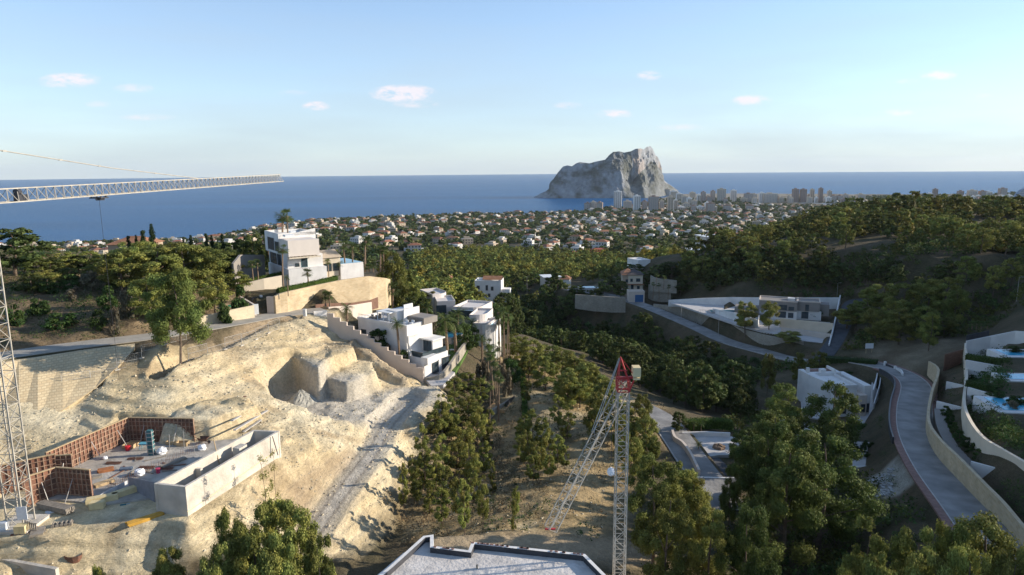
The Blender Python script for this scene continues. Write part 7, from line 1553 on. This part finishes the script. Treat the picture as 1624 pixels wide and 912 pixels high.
for u,vt,h,w,lab in [(985,446,7,26,'dark tree left of the beige hip-roofed house'),(1024,432,8,30,'dark tree behind the beige hip-roofed house'),(1008,418,8,34,'dark tree above the roof of the beige house'),(975,438,7,34,'tree behind the low garden wall across the ravine'),(1045,420,7,34,'tree on the slope above the curved terrace walls'),(1065,415,8,36,'dark tree right of the curved terrace walls'),(1080,440,8,30,'dark tree at the right end of the curved terrace walls'),(957,445,6,24,'tree beside the small pool across the ravine'),(916,452,6,26,'tree left of the small pool across the ravine')]: tree_h('dark',u,vt,h,w*1.2,lab,lod=2,Y0=200,Y1=420)
for u,vt,Y,w,lab in BIG: P_(u,vt,Y,w*(1.3 if 'roadside villa' in lab else 1.0),lab,'green' if u>1140 else 'pine',lod=0 if Y<90 else 1)
FG=[(1378,826,52,70,'pine in the bottom right foreground, leftmost'),(1455,838,50,84,'pine in the bottom right foreground, second from left'),(1470,870,45,80,'low pine crown at the bottom edge, right of centre'),(1512,826,50,70,'pine in the bottom right foreground, third from left'),(1570,818,50,130,'largest pine in the bottom right corner'),(1610,870,44,80,'pine crown cut by the bottom right corner'),(1400,880,44,70,'low pine crown at the bottom edge'),(1540,870,44,90,'low pine in front of the largest corner pine'),
    (400,800,46,100,'foreground pine below the track, left part'),(470,800,47,110,'foreground pine below the track, right part'),(435,782,50,90,'highest foreground pine below the basement box'),(360,800,48,60,'foreground pine nearest the basement box'),(505,840,44,70,'foreground pine at the foot of the track'),(430,850,42,110,'low foreground pine at the bottom edge'),(264,862,46,60,'small pine at the bottom left'),(150,892,44,40,'tip of a pine at the bottom left edge'),(340,860,42,70,'low pine crown left of the foreground group')]
for u,vt,Y,w,lab in FG: P_(u,vt+(6 if u<600 else 0),Y,w*(1.15 if u<600 else 1.35),lab,'pine',lod=0)
for u,vt,Y,w,lab in [(415,722,66,22,'thin wispy sapling in front of the basement box wall, left one'),(432,712,70,16,'thin wispy sapling in front of the basement box wall, right one')]: tree_top('wisp',u,vt,Y,w,lab,'tree',lod=1)
# trees around the right-hand junction and hill front
HF=[(1475,442,205,60),(1502,438,200,66),(1435,450,205,60),(1400,448,215,50),(1520,460,190,40),(1420,470,190,50),(1378,460,215,44),(1360,478,205,50),(1392,490,190,56),(1430,490,180,54),(1470,486,178,50),(1345,488,205,46),(1550,400,250,54),(1590,430,240,50),(1510,395,260,60),(1610,400,270,70),(1220,560,150,26),(1300,556,160,34),(1270,560,158,28),(1500,500,180,44)]
for k,(u,vt,Y,w) in enumerate(HF): P_(u,vt,Y,w,'pine in the grove between the grey villa and the dirt path','pine','pines in the grove by the junction',lod=1)
tree_top('slim',1478,495,168,34,'bare brownish thin tree above the road junction','tree',lod=1)
# scrub and dry bushes
scrub('scrub','low dry scrub on the slopes around the ravine',GOLD,1.7,301,M_DRY,(.5,1.5),.6,nl=60,leaf=.3,m=.4)
scrub('scrub','green scrub dotted over the slope beside the folded crane',GOLD,3.0,321,M_LEAF,(.6,1.8),.5,nl=80,leaf=.3,m=.4)
scrub('scrub','dark green and brown scrub covering the hill behind the left road',LHILL,1.5,302,M_LEAF,(.5,1.9),.62,nl=70,leaf=.26,m=.3)
scrub('scrub','greyish dry bushes between the scrub of the left hill',LHILL,2.3,312,M_DRY,(.5,1.5),.5,nl=60,leaf=.24,m=.3)
stones('loose_stones','loose cream stones and clods lying all over the excavated slope',DUG,5000,.15,9,M_ROCK)
stones('loose_stones','pale stones scattered over the dry slope beside the folded crane',GOLD,1500,.14,10,M_ROCK)
W_R2=zone_px([(1180,600,95),(1300,590,97),(1340,560,99),(1440,540,103),(1624,520,108),(1624,470,111),(1330,470,103),(1200,465,102),(1060,466,98),(1100,430,104),(1200,420,110),(1624,400,118)])
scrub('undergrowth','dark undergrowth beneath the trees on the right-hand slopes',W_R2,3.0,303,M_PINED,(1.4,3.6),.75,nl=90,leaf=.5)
W_R3=zone_px([(1110,700,104),(1200,640,96),(1290,690,99),(1350,745,103),(1420,800,106),(1500,905,110),(1200,912,105),(1050,840,105),(1120,780,104)])
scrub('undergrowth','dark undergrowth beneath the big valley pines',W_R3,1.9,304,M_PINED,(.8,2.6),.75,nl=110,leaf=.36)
W_L3=zone_px([(600,830,107),(640,760,107),(700,700,107),(790,690,106),(830,760,108),(760,850,111),(680,860,110)])
scrub('scrub','brown dry scrub under the young pines of the slope',W_L3,1.3,305,M_DRY,(.6,1.8),.6,nl=80,leaf=.3)
scrub('scrub','sparse green tufts on the excavated earth',DUG,6,306,M_LEAF,(.2,.5),.14,nl=40,leaf=.2,m=-9)
Z1=[G(u,v) for u,v in ((1534,622),(1578,645),(1600,668),(1640,700),(1640,745),(1600,715),(1560,690),(1535,660))]
scrub('garden_planting','dark green garden planting on the slope below the nearest pool',Z1,1.0,331,M_LEAF,(.8,2.0),.85,nl=110,leaf=.3,m=.1)
Z2=[G(u,v) for u,v in ((1490,600),(1522,600),(1520,700),(1560,735),(1590,755),(1540,745),(1505,720),(1482,650))]
scrub('garden_planting','green planting between the two retaining walls beside the right-hand road',Z2,1.3,332,M_LEAF,(.5,1.5),.5,nl=100,leaf=.28,m=.3)
Z3=[G(u,v) for u,v in ((1590,768),(1640,775),(1640,860),(1612,820),(1575,780))]
scrub('garden_planting','dense dark ground planting behind the road wall near the bottom right corner',Z3,1.0,333,M_LEAF,(.6,1.5),.9,nl=100,leaf=.26,m=.1)
Z4=[G(u,v) for u,v in ((1395,600),(1412,612),(1402,660),(1408,720),(1440,790),(1400,760),(1392,690))]
scrub('scrub','low scrub on the bank between the roadside villa and the road',Z4,1.1,334,M_LEAF,(.4,1.2),.6,nl=80,leaf=.24,m=.3)
Z5=[G(u,v) for u,v in ((1532,552),(1600,556),(1598,600),(1536,590))]; Z6=[G(u,v) for u,v in ((1536,592),(1598,600),(1590,630),(1536,612))]
scrub('garden_planting','dark shrubs filling the upper pool gardens at the right',Z5,1.5,335,M_LEAF,(.8,2.0),.55,nl=110,leaf=.3,m=.1); scrub('garden_planting','dark shrubs between the middle and nearest pool gardens',Z6,1.2,336,M_LEAF,(.8,2.2),.7,nl=110,leaf=.3,m=.1)
# unused sources
dead=[o for o in col.objects if o.parent is None and o.get('label') is None and o.get('kind') is None and o.type in('EMPTY','MESH')]
for o in dead:
    for ch in list(o.children):
        for g2 in list(ch.children): bpy.data.objects.remove(g2)
        bpy.data.objects.remove(ch)
    bpy.data.objects.remove(o)
for o in list(col.objects):
    for k in('_H','_R'):
        if o.get(k) is not None: del o[k]
